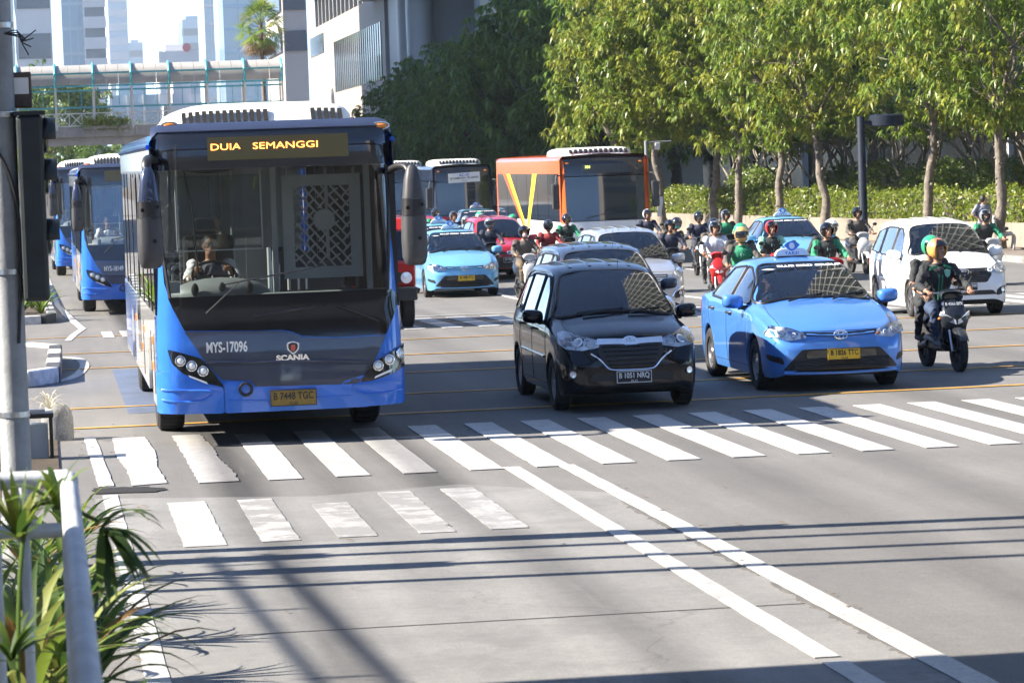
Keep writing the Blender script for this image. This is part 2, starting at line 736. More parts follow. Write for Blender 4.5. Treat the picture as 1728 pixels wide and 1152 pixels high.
# the carriageway: asphalt slab with the paler concrete bus lane let into its left side
b = MB()
for y in (-60, 46, 70, 900):
    z = road_z(y)
    b.add([(-7, y, z - .15), (-7, y, z), (24.6, y, z), (24.6, y, z - .15)], [])
b.f = [(i * 4 + j, i * 4 + (j + 1) % 4, i * 4 + 4 + (j + 1) % 4, i * 4 + 4 + j) for i in range(3) for j in range(4)] + [(0, 1, 2, 3), (12, 13, 14, 15)]
b.m = [0] * len(b.f)
road = tag(b.build('road', asph), kind='structure')
bus_lane = sheet('bus_lane', [(.35, 10), (4.9, 10), (4.72, 20), (4.62, 26.3), (3.5, 27.6), (2.2, 27.2), (.35, 27.9)], .004, conc)
for k, yy in enumerate((14.2, 19.3)):
    MB().box(.36, 4.7, yy, yy + .03, .0045, .0055).build('lane_joint', under, bus_lane)
rng = random.Random(3)


def stripe(outline, mt, name='crosswalk_stripe', z=.010, step=.25, rag=.0, par=None):
    """painted marking with slightly ragged edges, a few millimetres proud of the road"""
    pts = []
    k = len(outline)
    for i in range(k):
        a, c = Vector(outline[i]), Vector(outline[(i + 1) % k])
        n_ = max(1, int((c - a).length / step))
        t = (c - a).normalized()
        nn = Vector((t.y, -t.x))
        for j in range(n_):
            q = a.lerp(c, j / n_) + nn * rng.uniform(-1, 1) * rag
            pts.append((q.x, q.y))
    b = MB()
    n = len(pts)
    b.add([(x, y, z + road_z(y)) for x, y in pts] + [(x, y, z - .005 + road_z(y)) for x, y in pts],
          [tuple(range(n))] + [(i, (i + 1) % n, (i + 1) % n + n, i + n) for i in range(n)])
    return b.build(name, mt, par or road)


cw = MB()
# the long crosswalk in front of the bus: 0.31 m bars on a 0.615 m pitch
for i in range(-1, 24):
    x = .7 + .611 * i
    if i == 0:
        stripe([(.64, 34.1), (.98, 34.05), (1.03, 32.2), (.99, 30.6), (1.02, 28.95), (.70, 28.85), (.69, 30.5), (.63, 32)], wpaint, rag=.007, step=.12)
        continue
    if i == -1:
        continue
    y0, y1 = 28.75 + .0 * x, 33.85
    w = .31 if i > 1 else .36
    if i == 1:
        stripe([(1.27, 34.05), (1.56, 34.05), (1.62, 32.3), (1.6, 31.1), (1.66, 29.9), (1.66, 28.8), (1.3, 28.8), (1.29, 31.4)], wpaint, rag=.012, step=.12)
        continue
    stripe(rect(x, x + w, y0, y1), wpaint, rag=.004)
# worn second row nearer the camera
for i, (x, w, y0, y1, worn) in enumerate(((.95, .32, 23.95, 27.2, 0), (1.54, .29, 24.03, 27.15, 1), (2.12, .3, 24.05, 26.55, 1), (2.74, .28, 24.05, 27.2, 1), (3.29, .29, 24.07, 27.25, 1))):
    stripe(rect(x, x + w, y0, y1), wpaint_worn if worn else wpaint, rag=.006, step=.12)
# edge line at left, broken where the joint crosses
stripe([(.34, 34.4), (.46, 34.4), (.54, 28.9), (.4, 28.9)], wpaint, 'edge_line', rag=.006)
stripe([(.42, 28.1), (.55, 28.1), (.64, 8), (.5, 8)], wpaint, 'edge_line', rag=.004)
# bus-lane double line
stripe([(4.07, 28.85), (4.22, 28.85), (4.28, 17.2), (4.13, 17.2)], wpaint, 'lane_line', z=.012, rag=.004)
stripe([(4.13, 17.05), (4.28, 17.05), (4.33, 8), (4.18, 8)], wpaint, 'lane_line', z=.012, rag=.004)
stripe([(4.57, 28.8), (4.72, 28.8), (4.92, 8), (4.72, 8)], wpaint, 'lane_line', z=.012, rag=.004)
# yellow stop lines and box-junction lines
for (y, x0, x1, w) in ((35.55, .0, 24, .14), (38.55, -3, 24, .12), (42.4, 4.5, 24, .12), (46.4, -3, 24, .13), (51.5, -3, 24, .13), (58.3, -3, 8, .14)):
    stripe(rect(x0, x1, y, y + w), ypaint, 'stop_line', step=.6, rag=.006)
# second crosswalk beyond the junction box
for i in range(28):
    x = 6.2 + .66 * i
    stripe(rect(x, x + .36, 55.4, 60.4), wpaint, step=1., rag=.004)
stripe(rect(5.2, 24, 61.4, 61.6), wpaint, 'stop_line', step=1.)
for x in (7.6 - 1.0, 10.2, 13.4, 16.8):
    stripe(rect(x, x + .14, 61.6, 120), wpaint, 'lane_line', step=1.)
for i in range(5):
    stripe(rect(1.0 + .34 * i, 1.2 + .34 * i, 57.5, 60.5), wpaint, step=1., rag=.004)
# bent white edge lines round the left islands
stripe([(.12, 100), (.02, 100), (.22, 76), (.62, 62.4), (.42, 59.5), (.30, 56.8), (.42, 56.8), (.56, 59.5), (.76, 62.4), (.34, 76)], wpaint, 'edge_line', step=1.)
c_ = catmull([(-2.2, 43.0), (-.5, 43.1), (.25, 44.2), (.52, 47.), (.45, 49.8), (.05, 50.7), (-.6, 50.8)], 6)
ol = [(p.x - .07, p.y + .1) for p in (Vector(q) for q in c_)]
il = []
ou = []
for i, p in enumerate(c_):
    t = (c_[min(i + 1, len(c_) - 1)] - c_[max(i - 1, 0)]).normalized()
    n_ = Vector((t.y, -t.x)) * .07
    il.append((p.x - n_.x, p.y - n_.y))
    ou.append((p.x + n_.x, p.y + n_.y))
stripe(ou + il[::-1], wpaint, 'edge_line', step=3.)
sheet('bus_lane_paint', [(.9, 37.5), (3.6, 37.5), (3.4, 45.9), (.9, 45.9)], .003, bluepaint)
# the patch of fresh dark tar by the joint
stripe([(.36, 28.3), (.9, 28.2), (1.0, 28.45), (.8, 28.75), (.35, 28.8)], under, 'tar_patch', z=.009, rag=.03, step=.06)

# raised kerb island and the planted island behind it
wk = mat('kerb_white', (.62, .62, .6), .7, var=.25, vscale=5, col2=(.3, .3, .29))
bk = mat('kerb_black', (.05, .05, .052), .75, var=.3, vscale=5)


def island(name, outline, h, blocks, label, fill):
    r = thing(name, (0, 0, 0), 0, label, 'kerb')
    n = len(outline)
    # one kerb stone after the other round the outline
    ins = []
    cx_ = sum(p[0] for p in outline) / n
    cy_ = sum(p[1] for p in outline) / n
    j = 0
    for i in range(n - 1):
        a, c = Vector((*outline[i], 0)), Vector((*outline[i + 1], 0))
        L_ = (c - a).length
        k = max(1, round(L_ / blocks))
        for q in range(k):
            p0, p1 = a.lerp(c, q / k), a.lerp(c, (q + 1) / k)
            d_ = (p1 - p0).normalized() * .006
            MB().bar(p0 + d_ + Vector((0, 0, h / 2)), p1 - d_ + Vector((0, 0, h / 2)), .2, h).build(
                'kerb_stone', wk if j % 2 == 0 else bk, r, bevel=.02)
            j += 1
    b = MB()
    b.add([(x * .985 + cx_ * .015, y * .985 + cy_ * .015, h - .05) for x, y in outline], [tuple(range(n))])
    b.build('infill', fill, r)
    return r


island('kerb_island', [(-3, 42.9), (-.35, 42.9), (.06, 43.6), (.12, 49.2), (-.3, 50.2), (-3, 50.4)], .22, 1.1,
       'low black and white kerb island on the road left of the front bus', asph)
pl_island = island('planted_island', [(-3, 66.2), (-.1, 66.2), (.12, 67.2), (.0, 75), (-.2, 90), (-3, 90)], .2, 1.1,
                   'kerb island with green plants behind the traffic light', soil)
pl_island.location.z = -.27
# left platform side that carries railing, planter and pole
tag(MB().box(-7, .12, -20, 28.2, -.1, .02).build('left_pavement', asph), kind='structure')
tag(MB().box(-6, .06, 28.2, 36.2, -.1, .02).build('left_verge', soil), kind='structure')

# pavement on the right with kerb stones
b = MB()
for y in (-60, 46, 70, 900):
    z = road_z(y)
    b.add([(24.6, y, z - .4), (24.6, y, z + .14), (90, y, z + .14), (90, y, z - .4)], [])
b.f = [(i * 4 + j, i * 4 + (j + 1) % 4, i * 4 + 4 + (j + 1) % 4, i * 4 + 4 + j) for i in range(3) for j in range(4)] + [(0, 1, 2, 3), (12, 13, 14, 15)]
b.m = [0] * len(b.f)
tag(b.build('right_pavement', paving), kind='structure')
for i in range(40):
    y = 70 + i * 1.6
    MB().box(24.45, 24.75, y, y + 1.585, -.4, -.145).build('kerb_stone', kerbm, bpy.data.objects['right_pavement'], bevel=.02)

# crumbled joint between concrete lane and asphalt, inside the double line
rj = random.Random(12)
for (y0, y1) in ((17.0, 20.4), (20.7, 23.1), (23.3, 25.6)):
    lf, rt_ = [], []
    y = y0
    while y < y1:
        e = min(1, (y - y0) * 3, (y1 - y) * 3)
        c0 = 4.64 - (y - 17) * .008
        lf.append((c0 - e * rj.uniform(.0, .05) - .004, y))
        rt_.append((c0 + e * rj.uniform(.0, .03) + .004, y))
        y += rj.uniform(.03, .1)
    stripe(lf + rt_[::-1], mat('joint_tar', (.1, .095, .09), .9, var=.3), 'joint_crack', z=.0085, step=9, rag=0)
# leaf litter and grit swept to the lane edge
rl = np.random.RandomState(31)
nl_ = 110
px_ = np.concatenate([rl.normal(.35, .22, 70), rl.uniform(.6, 11, 25), rl.normal(4.8, .1, 15)])
py_ = np.concatenate([rl.uniform(18, 36, 70), rl.uniform(18, 34, 25), rl.uniform(18, 27, 15)])
sz = rl.uniform(.006, .02, nl_)
an = rl.uniform(0, 6.28, nl_)
V_ = []
for i in range(nl_):
    c_, s_ = math.cos(an[i]) * sz[i], math.sin(an[i]) * sz[i]
    z_ = .024 if px_[i] < .15 else .016
    V_ += [(px_[i] + c_ * 2, py_[i] + s_ * 2, z_), (px_[i] - s_, py_[i] + c_, z_ + .006), (px_[i] - c_ * 2, py_[i] - s_ * 2, z_), (px_[i] + s_, py_[i] - c_, z_ + .004)]
lit = obj('leaf_litter', fastmesh('leaf_litter', np.array(V_), np.arange(4 * nl_).reshape(-1, 4), [mat('dry_leaf', (.16, .1, .04), .8, var=.4, vscale=5)]))
tag(lit, 'dry leaves and grit scattered on the road', kind='stuff')
# ------------------------------------------------------------------ vehicles: shared pieces


def loft(b, secs, n=14, mi=0, e=.75):
    """secs: (y, z, half width, half height) super-ellipse sections stacked along y or z"""
    vs = []
    for i, (y, z, w_, h_, ang) in enumerate(secs):
        for j in range(n):
            a = 2 * PI * j / n
            x = w_ * math.copysign(abs(math.cos(a))**e, math.cos(a))
            q = h_ * math.copysign(abs(math.sin(a))**e, math.sin(a))
            vs.append((x, y + q * math.sin(ang), z + q * math.cos(ang)))
    k = len(secs)
    fs = [(i * n + j, i * n + (j + 1) % n, (i + 1) * n + (j + 1) % n, (i + 1) * n + j) for i in range(k - 1) for j in range(n)]
    fs += [tuple(range(n)), tuple((k - 1) * n + j for j in range(n))]
    b.add(vs, fs, mi)
    return b


class Shell:
    """car body lofted from curves drawn along its length; front at y = 0, facing -Y"""

    def __init__(s, L, zt, belt, w, wr, zs, wheels, wr_r, crown=.03):
        f = {k: pchip(v) for k, v in dict(zt=zt, belt=belt, w=w, wr=wr, zs=zs).items()}
        ys = set(np.round(np.concatenate([np.array([0, .008, .02, .04, .065, .1, .14, .19, .25]), np.linspace(.3, L - .25, 60),
                                          L - np.array([.2, .14, .09, .05, .025, .01, 0])]), 4))
        for yw in wheels:
            for a in np.linspace(0, PI, 17):
                ys.add(round(yw + math.cos(a) * wr_r, 4))
        ys = sorted(ys)
        secs = []
        for y in ys:
            zt_, zb, w_, wr_, z0 = (f[k](y) for k in ('zt', 'belt', 'w', 'wr', 'zs'))
            zb = min(zb, zt_ - .035)
            wr_ = min(wr_, w_ * .985)
            za = z0
            for yw in wheels:
                d = abs(y - yw)
                if d < wr_r:
                    za = max(za, .31 + math.sqrt(wr_r**2 - d * d))
            inarch = za > z0 + .02
            fl = .012 if inarch else 0
            rr = min(.09, (zt_ - zb) * .45)
            zm = max(z0 + (zb - z0) * .5, za + .06)
            zm = min(zm, zb - .02)
            za = min(za, zm - .03)
            low = [(w_ * .68, z0 if not inarch else za), (w_ * .955 + fl, za), (w_ * .985 + fl, za + (zm - za) * .3), (w_ * 1.0, zm),
                   (w_ * .995, zm + (zb - zm) * .65), (w_ * .97, zb)]
            hi = [(w_ * .97 + (wr_ - w_ * .97) * .5, zb + (zt_ - rr - zb) * .52), (wr_, zt_ - rr),
                  (wr_ * .94, zt_ - rr * .35), (wr_ * .78, zt_ - rr * .02), (wr_ * .4, zt_ + crown * .7), (0, zt_ + crown)]
            pts = low + hi
            cc = [Vector((p[0], 0, p[1])) for p in pts]
            sm = [cc[0], cc[1]] + catmull(cc[1:], 3)[1:]
            secs.append(([Vector((0, y, z0)), Vector((w_ * .66, y, z0))] + [Vector((p.x, y, p.z)) for p in sm]))
        k = len(secs[0])
        V, Fc, Mi = [], [], []
        for sc in secs:
            V += sc + [Vector((-p.x, p.y, p.z)) for p in sc[::-1][1:]]
        n = 2 * k - 1
        for i in range(len(secs) - 1):
            for j in range(n - 1):
                Fc.append((i * n + j, i * n + j + 1, (i + 1) * n + j + 1, (i + 1) * n + j))
                jj = min(j, n - 2 - j)
                Mi.append(1 if jj < 3 else 0)
        # end caps as quad strips between the two halves
        for i in (0, len(secs) - 1):
            for j in range(k - 1):
                a, b_, c, d = i * n + j, i * n + j + 1, i * n + n - 2 - j, i * n + n - 1 - j
                Fc.append((a, b_, c, d) if b_ != c else (a, b_, d))
                Mi.append(0)
        b = MB()
        b.add(V, Fc)
        b.m = Mi
        s.b, s.L = b, L
        s.me = None
        s.bv = BVHTree.FromPolygons([tuple(v) for v in V], Fc)

    def body(s, mt, parent, screen=None, rear=None, sides=()):
        """body shell with real window openings"""
        def inside(p, poly):
            x, y = p
            c = False
            for i in range(len(poly)):
                (x1, y1), (x2, y2) = poly[i - 1], poly[i]
                if (y1 > y) != (y2 > y) and x < (x2 - x1) * (y - y1) / (y2 - y1) + x1:
                    c = not c
            return c
        F2, M2 = [], []
        for f, mi in zip(s.b.f, s.b.m):
            P = [s.b.v[i] for i in f]
            cy_ = sum(p[1] for p in P) / len(P)
            ax = min(abs(p[0]) for p in P)
            cut = False
            if min(p[2] for p in P) > .8:
                if screen and cy_ < 2.3 and all(inside((p[0], p[2]), screen) for p in P):
                    cut = True
                elif rear and cy_ > 2.9 and all(inside((p[0], p[2]), rear) for p in P):
                    cut = True
                elif ax > .45 and any(all(inside((p[1], p[2]), q) for p in P) for q in sides):
                    cut = True
            if not cut:
                F2.append(f)
                M2.append(mi)
        b = MB()
        b.v, b.f, b.m = s.b.v, F2, M2
        me = b.mesh('body', [mt, under], 32)
        return obj('body', me, parent)

    def cabin(s, parent, ydash, zdash, yseat, zs, seatm, rows=2):
        """what shows through the glass: dashboard, wheel, seats, dark trim"""
        b = MB()
        loft(b, [(ydash - .1, zdash - .12, .62, .10, 0), (ydash + .1, zdash - .07, .66, .10, 0), (ydash + .32, zdash - .14, .66, .14, 0)], 18)
        d = b.build('dashboard', cabin_d, parent, 50)
        cx_, cy_, cz = -.35, ydash + .42, zdash - .08
        q = MB().tube([(cx_ + .18 * math.cos(a), cy_ + .07 * math.sin(a), cz + .165 * math.sin(a)) for a in np.linspace(0, 2 * PI, 21)[:-1]], .014, 6, closed=True)
        q.tube([(cx_ - .17, cy_, cz), (cx_ + .17, cy_, cz)], .02, 6)
        q.build('steering_wheel', black, parent, 50)
        for r_ in range(rows):
            for x in (-.35, .35):
                y0 = yseat + r_ * .85
                st = MB()
                loft(st, [(y0, zs + .0, .22, .06, 0), (y0 + .1, zs + .3, .21, .06, 0), (y0 + .17, zs + .58, .17, .05, 0)], 14)
                loft(st, [(y0 + .165, zs + .62, .07, .03, 0), (y0 + .18, zs + .70, .12, .05, 0), (y0 + .2, zs + .78, .09, .04, 0)], 12)
                st.build('seat', seatm, parent, 60)
        MB().box(-.72, .72, ydash + .3, s.L - .5, .40, .46).build('cabin_floor', under, parent)
        for sg in (-1, 1):
            MB().box(sg * .735 - .02, sg * .735 + .02, ydash + .2, s.L - .9, .46, zs + .28).build('door_trim', cabin_d, parent)
        MB().box(-.62, .62, s.L - .95, s.L - .9, .46, zs + .35).build('rear_bulkhead', cabin_d, parent)
        MB().ell((0, ydash + .62, zdash + .30), (.11, .015, .035), 12, 6).build('rear_view_mirror', black, parent, 60)

    def _hit(s, o, d):
        h = s.bv.ray_cast(o, d)
        if h[0] is None:
            h = s.bv.find_nearest(o + d * 1.5)
            p, nn = h[0], h[1]
        else:
            p, nn = h[0], h[1]
        if nn.dot(d) > 0:
            nn = -nn
        return p, nn

    def front(s, x, z):
        return s._hit(Vector((x, -1.5, z)), Vector((0, 1, 0)))

    def back(s, x, z):
        return s._hit(Vector((x, s.L + 1.5, z)), Vector((0, -1, 0)))

    def side(s, sg):
        return lambda y, z: s._hit(Vector((sg * 1.6, y, z)), Vector((-sg, 0, 0)))

    def top(s, x, y):
        return s._hit(Vector((x, y, 3)), Vector((0, 0, -1)))


_wheelc = {}


def wheel(parent, x, y, r, wd, style='alloy', z=None, name='wheel', steer=0):
    sg = 1 if x > 0 else -1
    key = (r, wd, style, sg)
    if key not in _wheelc:
        t = MB()
        h = wd / 2
        ri = r * .66
        t.lathe([(ri, -h * .9), (r * .9, -h), (r * .975, -h * .82), (r, -h * .4), (r, h * .4), (r * .975, h * .82), (r * .9, h), (ri, h * .9), (ri * .98, h * .3), (ri * .98, -h * .9), (ri, -h * .9)], axis='x', n=36)
        for k in range(40):       # tread blocks
            a = 2 * PI * k / 40
            M = Matrix.Rotation(a, 4, 'X')
            t.box(-h * .75, h * .75, -.012, .012, r - .004, r + .004, 0, M)
        tm = t.mesh('wheel', [rubber], 40)
        q = MB()
        fx = h * .75 * sg
        bx = -h * .2 * sg
        q.lathe([(ri * .99, -h * .5), (ri * .99, fx if sg > 0 else fx), (ri * .9, fx * .9), (ri * .86, bx)], axis='x', n=36)
        q.lathe([(ri * .86, bx), (0.001, bx)], axis='x', n=36, mi=1)
        if style == 'alloy':
            for k in range(10):
                a = 2 * PI * k / 10 + (.16 if k % 2 else -.16)
                M = Matrix.Rotation(a, 4, 'X')
                q.box(min(bx, fx * .85), max(bx, fx * .85), -ri * .055, ri * .055, ri * .12, ri * .92, 0, M)
            q.lathe([(ri * .2, bx), (ri * .2, fx * .92), (ri * .001, fx * .95)], axis='x', n=16)
        elif style == 'steel':
            q.lathe([(ri * .88, fx * .5), (ri * .72, fx * .35), (ri * .6, fx * .78), (ri * .3, fx * .85), (ri * .26, fx * .98), (.001, fx)], axis='x', n=24)
            for k in range(12):
                a = 2 * PI * k / 12
                M = Matrix.Rotation(a, 4, 'X')
                q.box(min(fx * .3, fx * .62), max(fx * .3, fx * .62), -ri * .05, ri * .05, ri * .62, ri * .78, 1, M)
        elif style == 'bus':
            q.lathe([(ri * .9, fx * .3), (ri * .6, fx * .1), (ri * .55, fx * .7), (ri * .28, fx * .8), (ri * .26, fx * 1.15), (.001, fx * 1.2)], axis='x', n=24)
            for k in range(10):
                a = 2 * PI * k / 10
                q.lathe([(.018, fx * .6), (.018, fx * .95), (.001, fx)], (0, ri * .44 * math.cos(a), ri * .44 * math.sin(a)), 'x', 6)
        elif style == 'moto':
            for k in range(5):
                M = Matrix.Rotation(2 * PI * k / 5, 4, 'X')
                q.box(-h * .35, h * .35, -ri * .09, ri * .09, ri * .1, ri * .95, 0, M)
            q.lathe([(ri * .22, -h), (ri * .22, h)], axis='x', n=12)
        qm = q.mesh('rim', [{'alloy': alu, 'steel': alu, 'bus': steel, 'moto': black}[style], under], 35)
        _wheelc[key] = (tm, qm)
    tm, qm = _wheelc[key]
    o = obj(name, tm, parent, (x, y, r if z is None else z), (0, 0, steer))
    obj('rim', qm, o)
    return o


def headlamp_mats():
    lens = glass('lamp_lens', (.95, .97, 1), .96)
    return lens


lens = glass('lamp_lens', (.95, .97, 1.), .96)
refl = mat('lamp_reflector', (.85, .87, .9), .25, .55, var=.15, vscale=30, bump=.6, bscale=25)
lampw = mat('lamp_bulb', (.9, .9, .92), .1, .3)
silver_p = mat('plate_frame', (.6, .6, .6), .4, .6)


def plate(parent, fn, x, z, s1, s2, col, fg, w=.39, h=.135, nrm=None):
    p, nn = fn(x, z)
    o = MB().box(-w / 2, w / 2, -.012, .012, -h / 2, h / 2).build('number_plate', col, parent, bevel=.004)
    o.location = p + Vector((0, -.02, 0))
    fr = MB()
    for (a, b_, c, d) in ((-w / 2, w / 2, -h / 2, -h / 2 + .008), (-w / 2, w / 2, h / 2 - .008, h / 2), (-w / 2, -w / 2 + .008, -h / 2 + .008, h / 2 - .008), (w / 2 - .008, w / 2, -h / 2 + .008, h / 2 - .008)):
        fr.box(a, b_, -.016, -.0125, c, d)
    fr.build('plate_rim', fg, o)
    text('plate_lettering', s1, h * .62, (0, -.014, h * .1), fg, o, sx=.78, ext=.0015, bold=.002)
    if s2:
        text('plate_date', s2, h * .24, (0, -.014, -h * .34), fg, o, sx=1., ext=.0015)
    return o


pl_black = mat('plate_black', (.012, .012, .014), .4)
pl_yellow = mat('plate_yellow', (.72, .46, .02), .5, var=.15, vscale=14)
pl_ydirty = mat('plate_yellow_dirty', (.3, .2, .035), .7, col2=(.2, .13, .03), vscale=16)
pl_dark = mat('plate_ink', (.03, .025, .02), .6)


def mirror(parent, x, y, z, sg, mt):
    b = MB()
    loft(b, [(y - .075, z, .05, .04, 0), (y - .06, z, .10, .07, 0), (y - .02, z, .122, .083, 0), (y + .05, z, .125, .085, 0), (y + .06, z, .11, .07, 0)], 16, 0, .6)
    b.v = [(a + x + sg * .12 , b_, c - (a * sg) * -.08) for a, b_, c in b.v]
    o = b.build('wing_mirror', mt, parent, 60)
    q = MB()
    q.box(min(x - sg * .06, x + sg * .06), max(x - sg * .06, x + sg * .06), y - .02, y + .03, z - .1, z - .05)
    q.build('mirror_foot', black, o)
    g_ = MB()
    g_.box(min(x + sg * .03, x + sg * .2), max(x + sg * .03, x + sg * .2), y + .062, y + .068, z - .06, z + .06)
    g_.build('mirror_glass', chrome, o)
    return o


def wipers(parent, fn, items, mt=None):
    for (x0, z0, x1, z1, xa, za, xb, zb) in items:
        b = MB()
        p0, n0 = fn(x0, z0)
        p1, n1 = fn(x1, z1)
        b.tube([p0 + n0 * .02, p0.lerp(p1, .5) + n0 * .035, p1 + n1 * .03], [.012, .009, .006], 6)
        w = b.build('wiper', black, parent, 40)
        c = MB()
        pa, na = fn(xa, za)
        pb, nb = fn(xb, zb)
        pm, nm = fn((xa + xb) / 2, (za + zb) / 2)
        c.tube([pa + na * .015, pm + nm * .018, pb + nb * .015], [.008, .011, .008], 6)
        c.build('wiper_blade', black, w, 40)


def headlight(parent, outline, fn, bulbs, mt=refl, depth=.02, amb=None):
    """reflector tray, bulbs and a clear lens over them"""
    h = patch('headlight', outline, fn, mt, parent, .003, .004, .06)
    for (x, z, r, m_) in bulbs:
        p, nn = fn(x, z)
        c = MB()
        c.lathe([(r, .0), (r, .012), (r * .8, .016), (r * .55, .006), (.001, .004)], n=18)
        o = c.build('lamp', m_, h, 40)
        o.location = p + nn * .004
        o.rotation_euler = nn.to_track_quat('Z', 'Y').to_euler()
    patch('lens', outline, fn, lens, h, .026, .02, .06)
    return h


def ring_emblem(parent, fn, x, z, a, b_, kind, name='badge'):
    p, nn = fn(x, z)
    q = MB()
    t = .012 * a / .075

    def oval(ra, rb, cx_=0, cz=0, tt=t):
        q.tube([(cx_ + ra * math.cos(u), 0, cz + rb * math.sin(u)) for u in np.linspace(0, 2 * PI, 25)[:-1]], tt * .6, 6, closed=True)
    oval(a, b_)
    if kind == 't':
        oval(a * .38, b_ * .92, 0, 0)
        oval(a * .72, b_ * .34, 0, b_ * .42)
    elif kind == 'd':
        q.tube([(-a * .5, 0, -b_ * .5), (-a * .4, 0, b_ * .5), (a * .35, 0, b_ * .5), (a * .5, 0, b_ * .1), (a * .2, 0, -b_ * .15), (-a * .3, 0, -b_ * .1)], t * .7, 6)
    o = q.build(name, chrome, parent, 50)
    o.location = p + nn * .012
    o.rotation_euler = (math.asin(max(-1, min(1, nn.z))) * -.8, 0, 0)
    return o


def grille(parent, outline, fn, mt, nbars, z0, z1, xw, name='grille', bar=black, off=.004, barh=.014):
    g_ = patch(name, outline, fn, mt, parent, off, .01, .07)
    for k in range(nbars):
        z = z0 + (z1 - z0) * (k + .5) / nbars
        w = xw(z) if callable(xw) else xw
        pts = []
        for x in np.linspace(-w, w, 11):
            p, nn = fn(float(x), z)
            pts.append(p + nn * (off + .008))
        MB().tube(pts, [(.010, barh / 2)] * 11, 6).build('grille_bar', bar, g_, 50)
    return g_


def loopbar(name, pts, fn, mt, parent, r=.012, off=.008, closed=False, n=5):
    P = []
    for q in (catmull([(a, b_, 0) for a, b_ in pts], n, closed)):
        p, nn = fn(q.x, q.y)
        P.append(p + nn * off)
    return MB().tube(P, r, 6, closed=closed).build(name, mt, parent, 60)


seam = mat('panel_gap', (.004, .004, .005), .8)


def seams(parent, fn, lines, r=.0035):
    for ln in lines:
        P = []
        for i in range(len(ln) - 1):
            a, c = Vector(ln[i]), Vector(ln[i + 1])
            k = max(2, int((c - a).length / .06))
            for j in range(k + (i == len(ln) - 2)):
                q = a.lerp(c, j / k)
                p, nn = fn(q.x, q.y)
                P.append(p + nn * .0005)
        MB().tube(P, r, 5).build('panel_gap', seam, parent)


def handle(parent, sh, sg, y, z, mt):
    p, nn = sh.side(sg)(y, z)
    b = MB()
    b.tube([(0, -.1, 0), (sg * .035, -.07, 0), (sg * .035, .07, 0), (0, .1, 0)], .014, 8)
    o = b.build('door_handle', mt, parent, 60)
    o.location = p
    return o


cabin_d = mat('cabin_trim', (.03, .031, .033), .7)
seat_d = mat('seat_fabric', (.07, .068, .065), .85)
seat_l = mat('seat_cover_pale', (.28, .27, .25), .85)
glass_t = glass('taxi_glass', (.5, .56, .58), .62)
glass_k = glass('film_glass', (.16, .18, .22), .35)
glass_w = glass('car_glass', (.42, .47, .48), .55)

# ------------------------------------------------------------------ saloon taxi


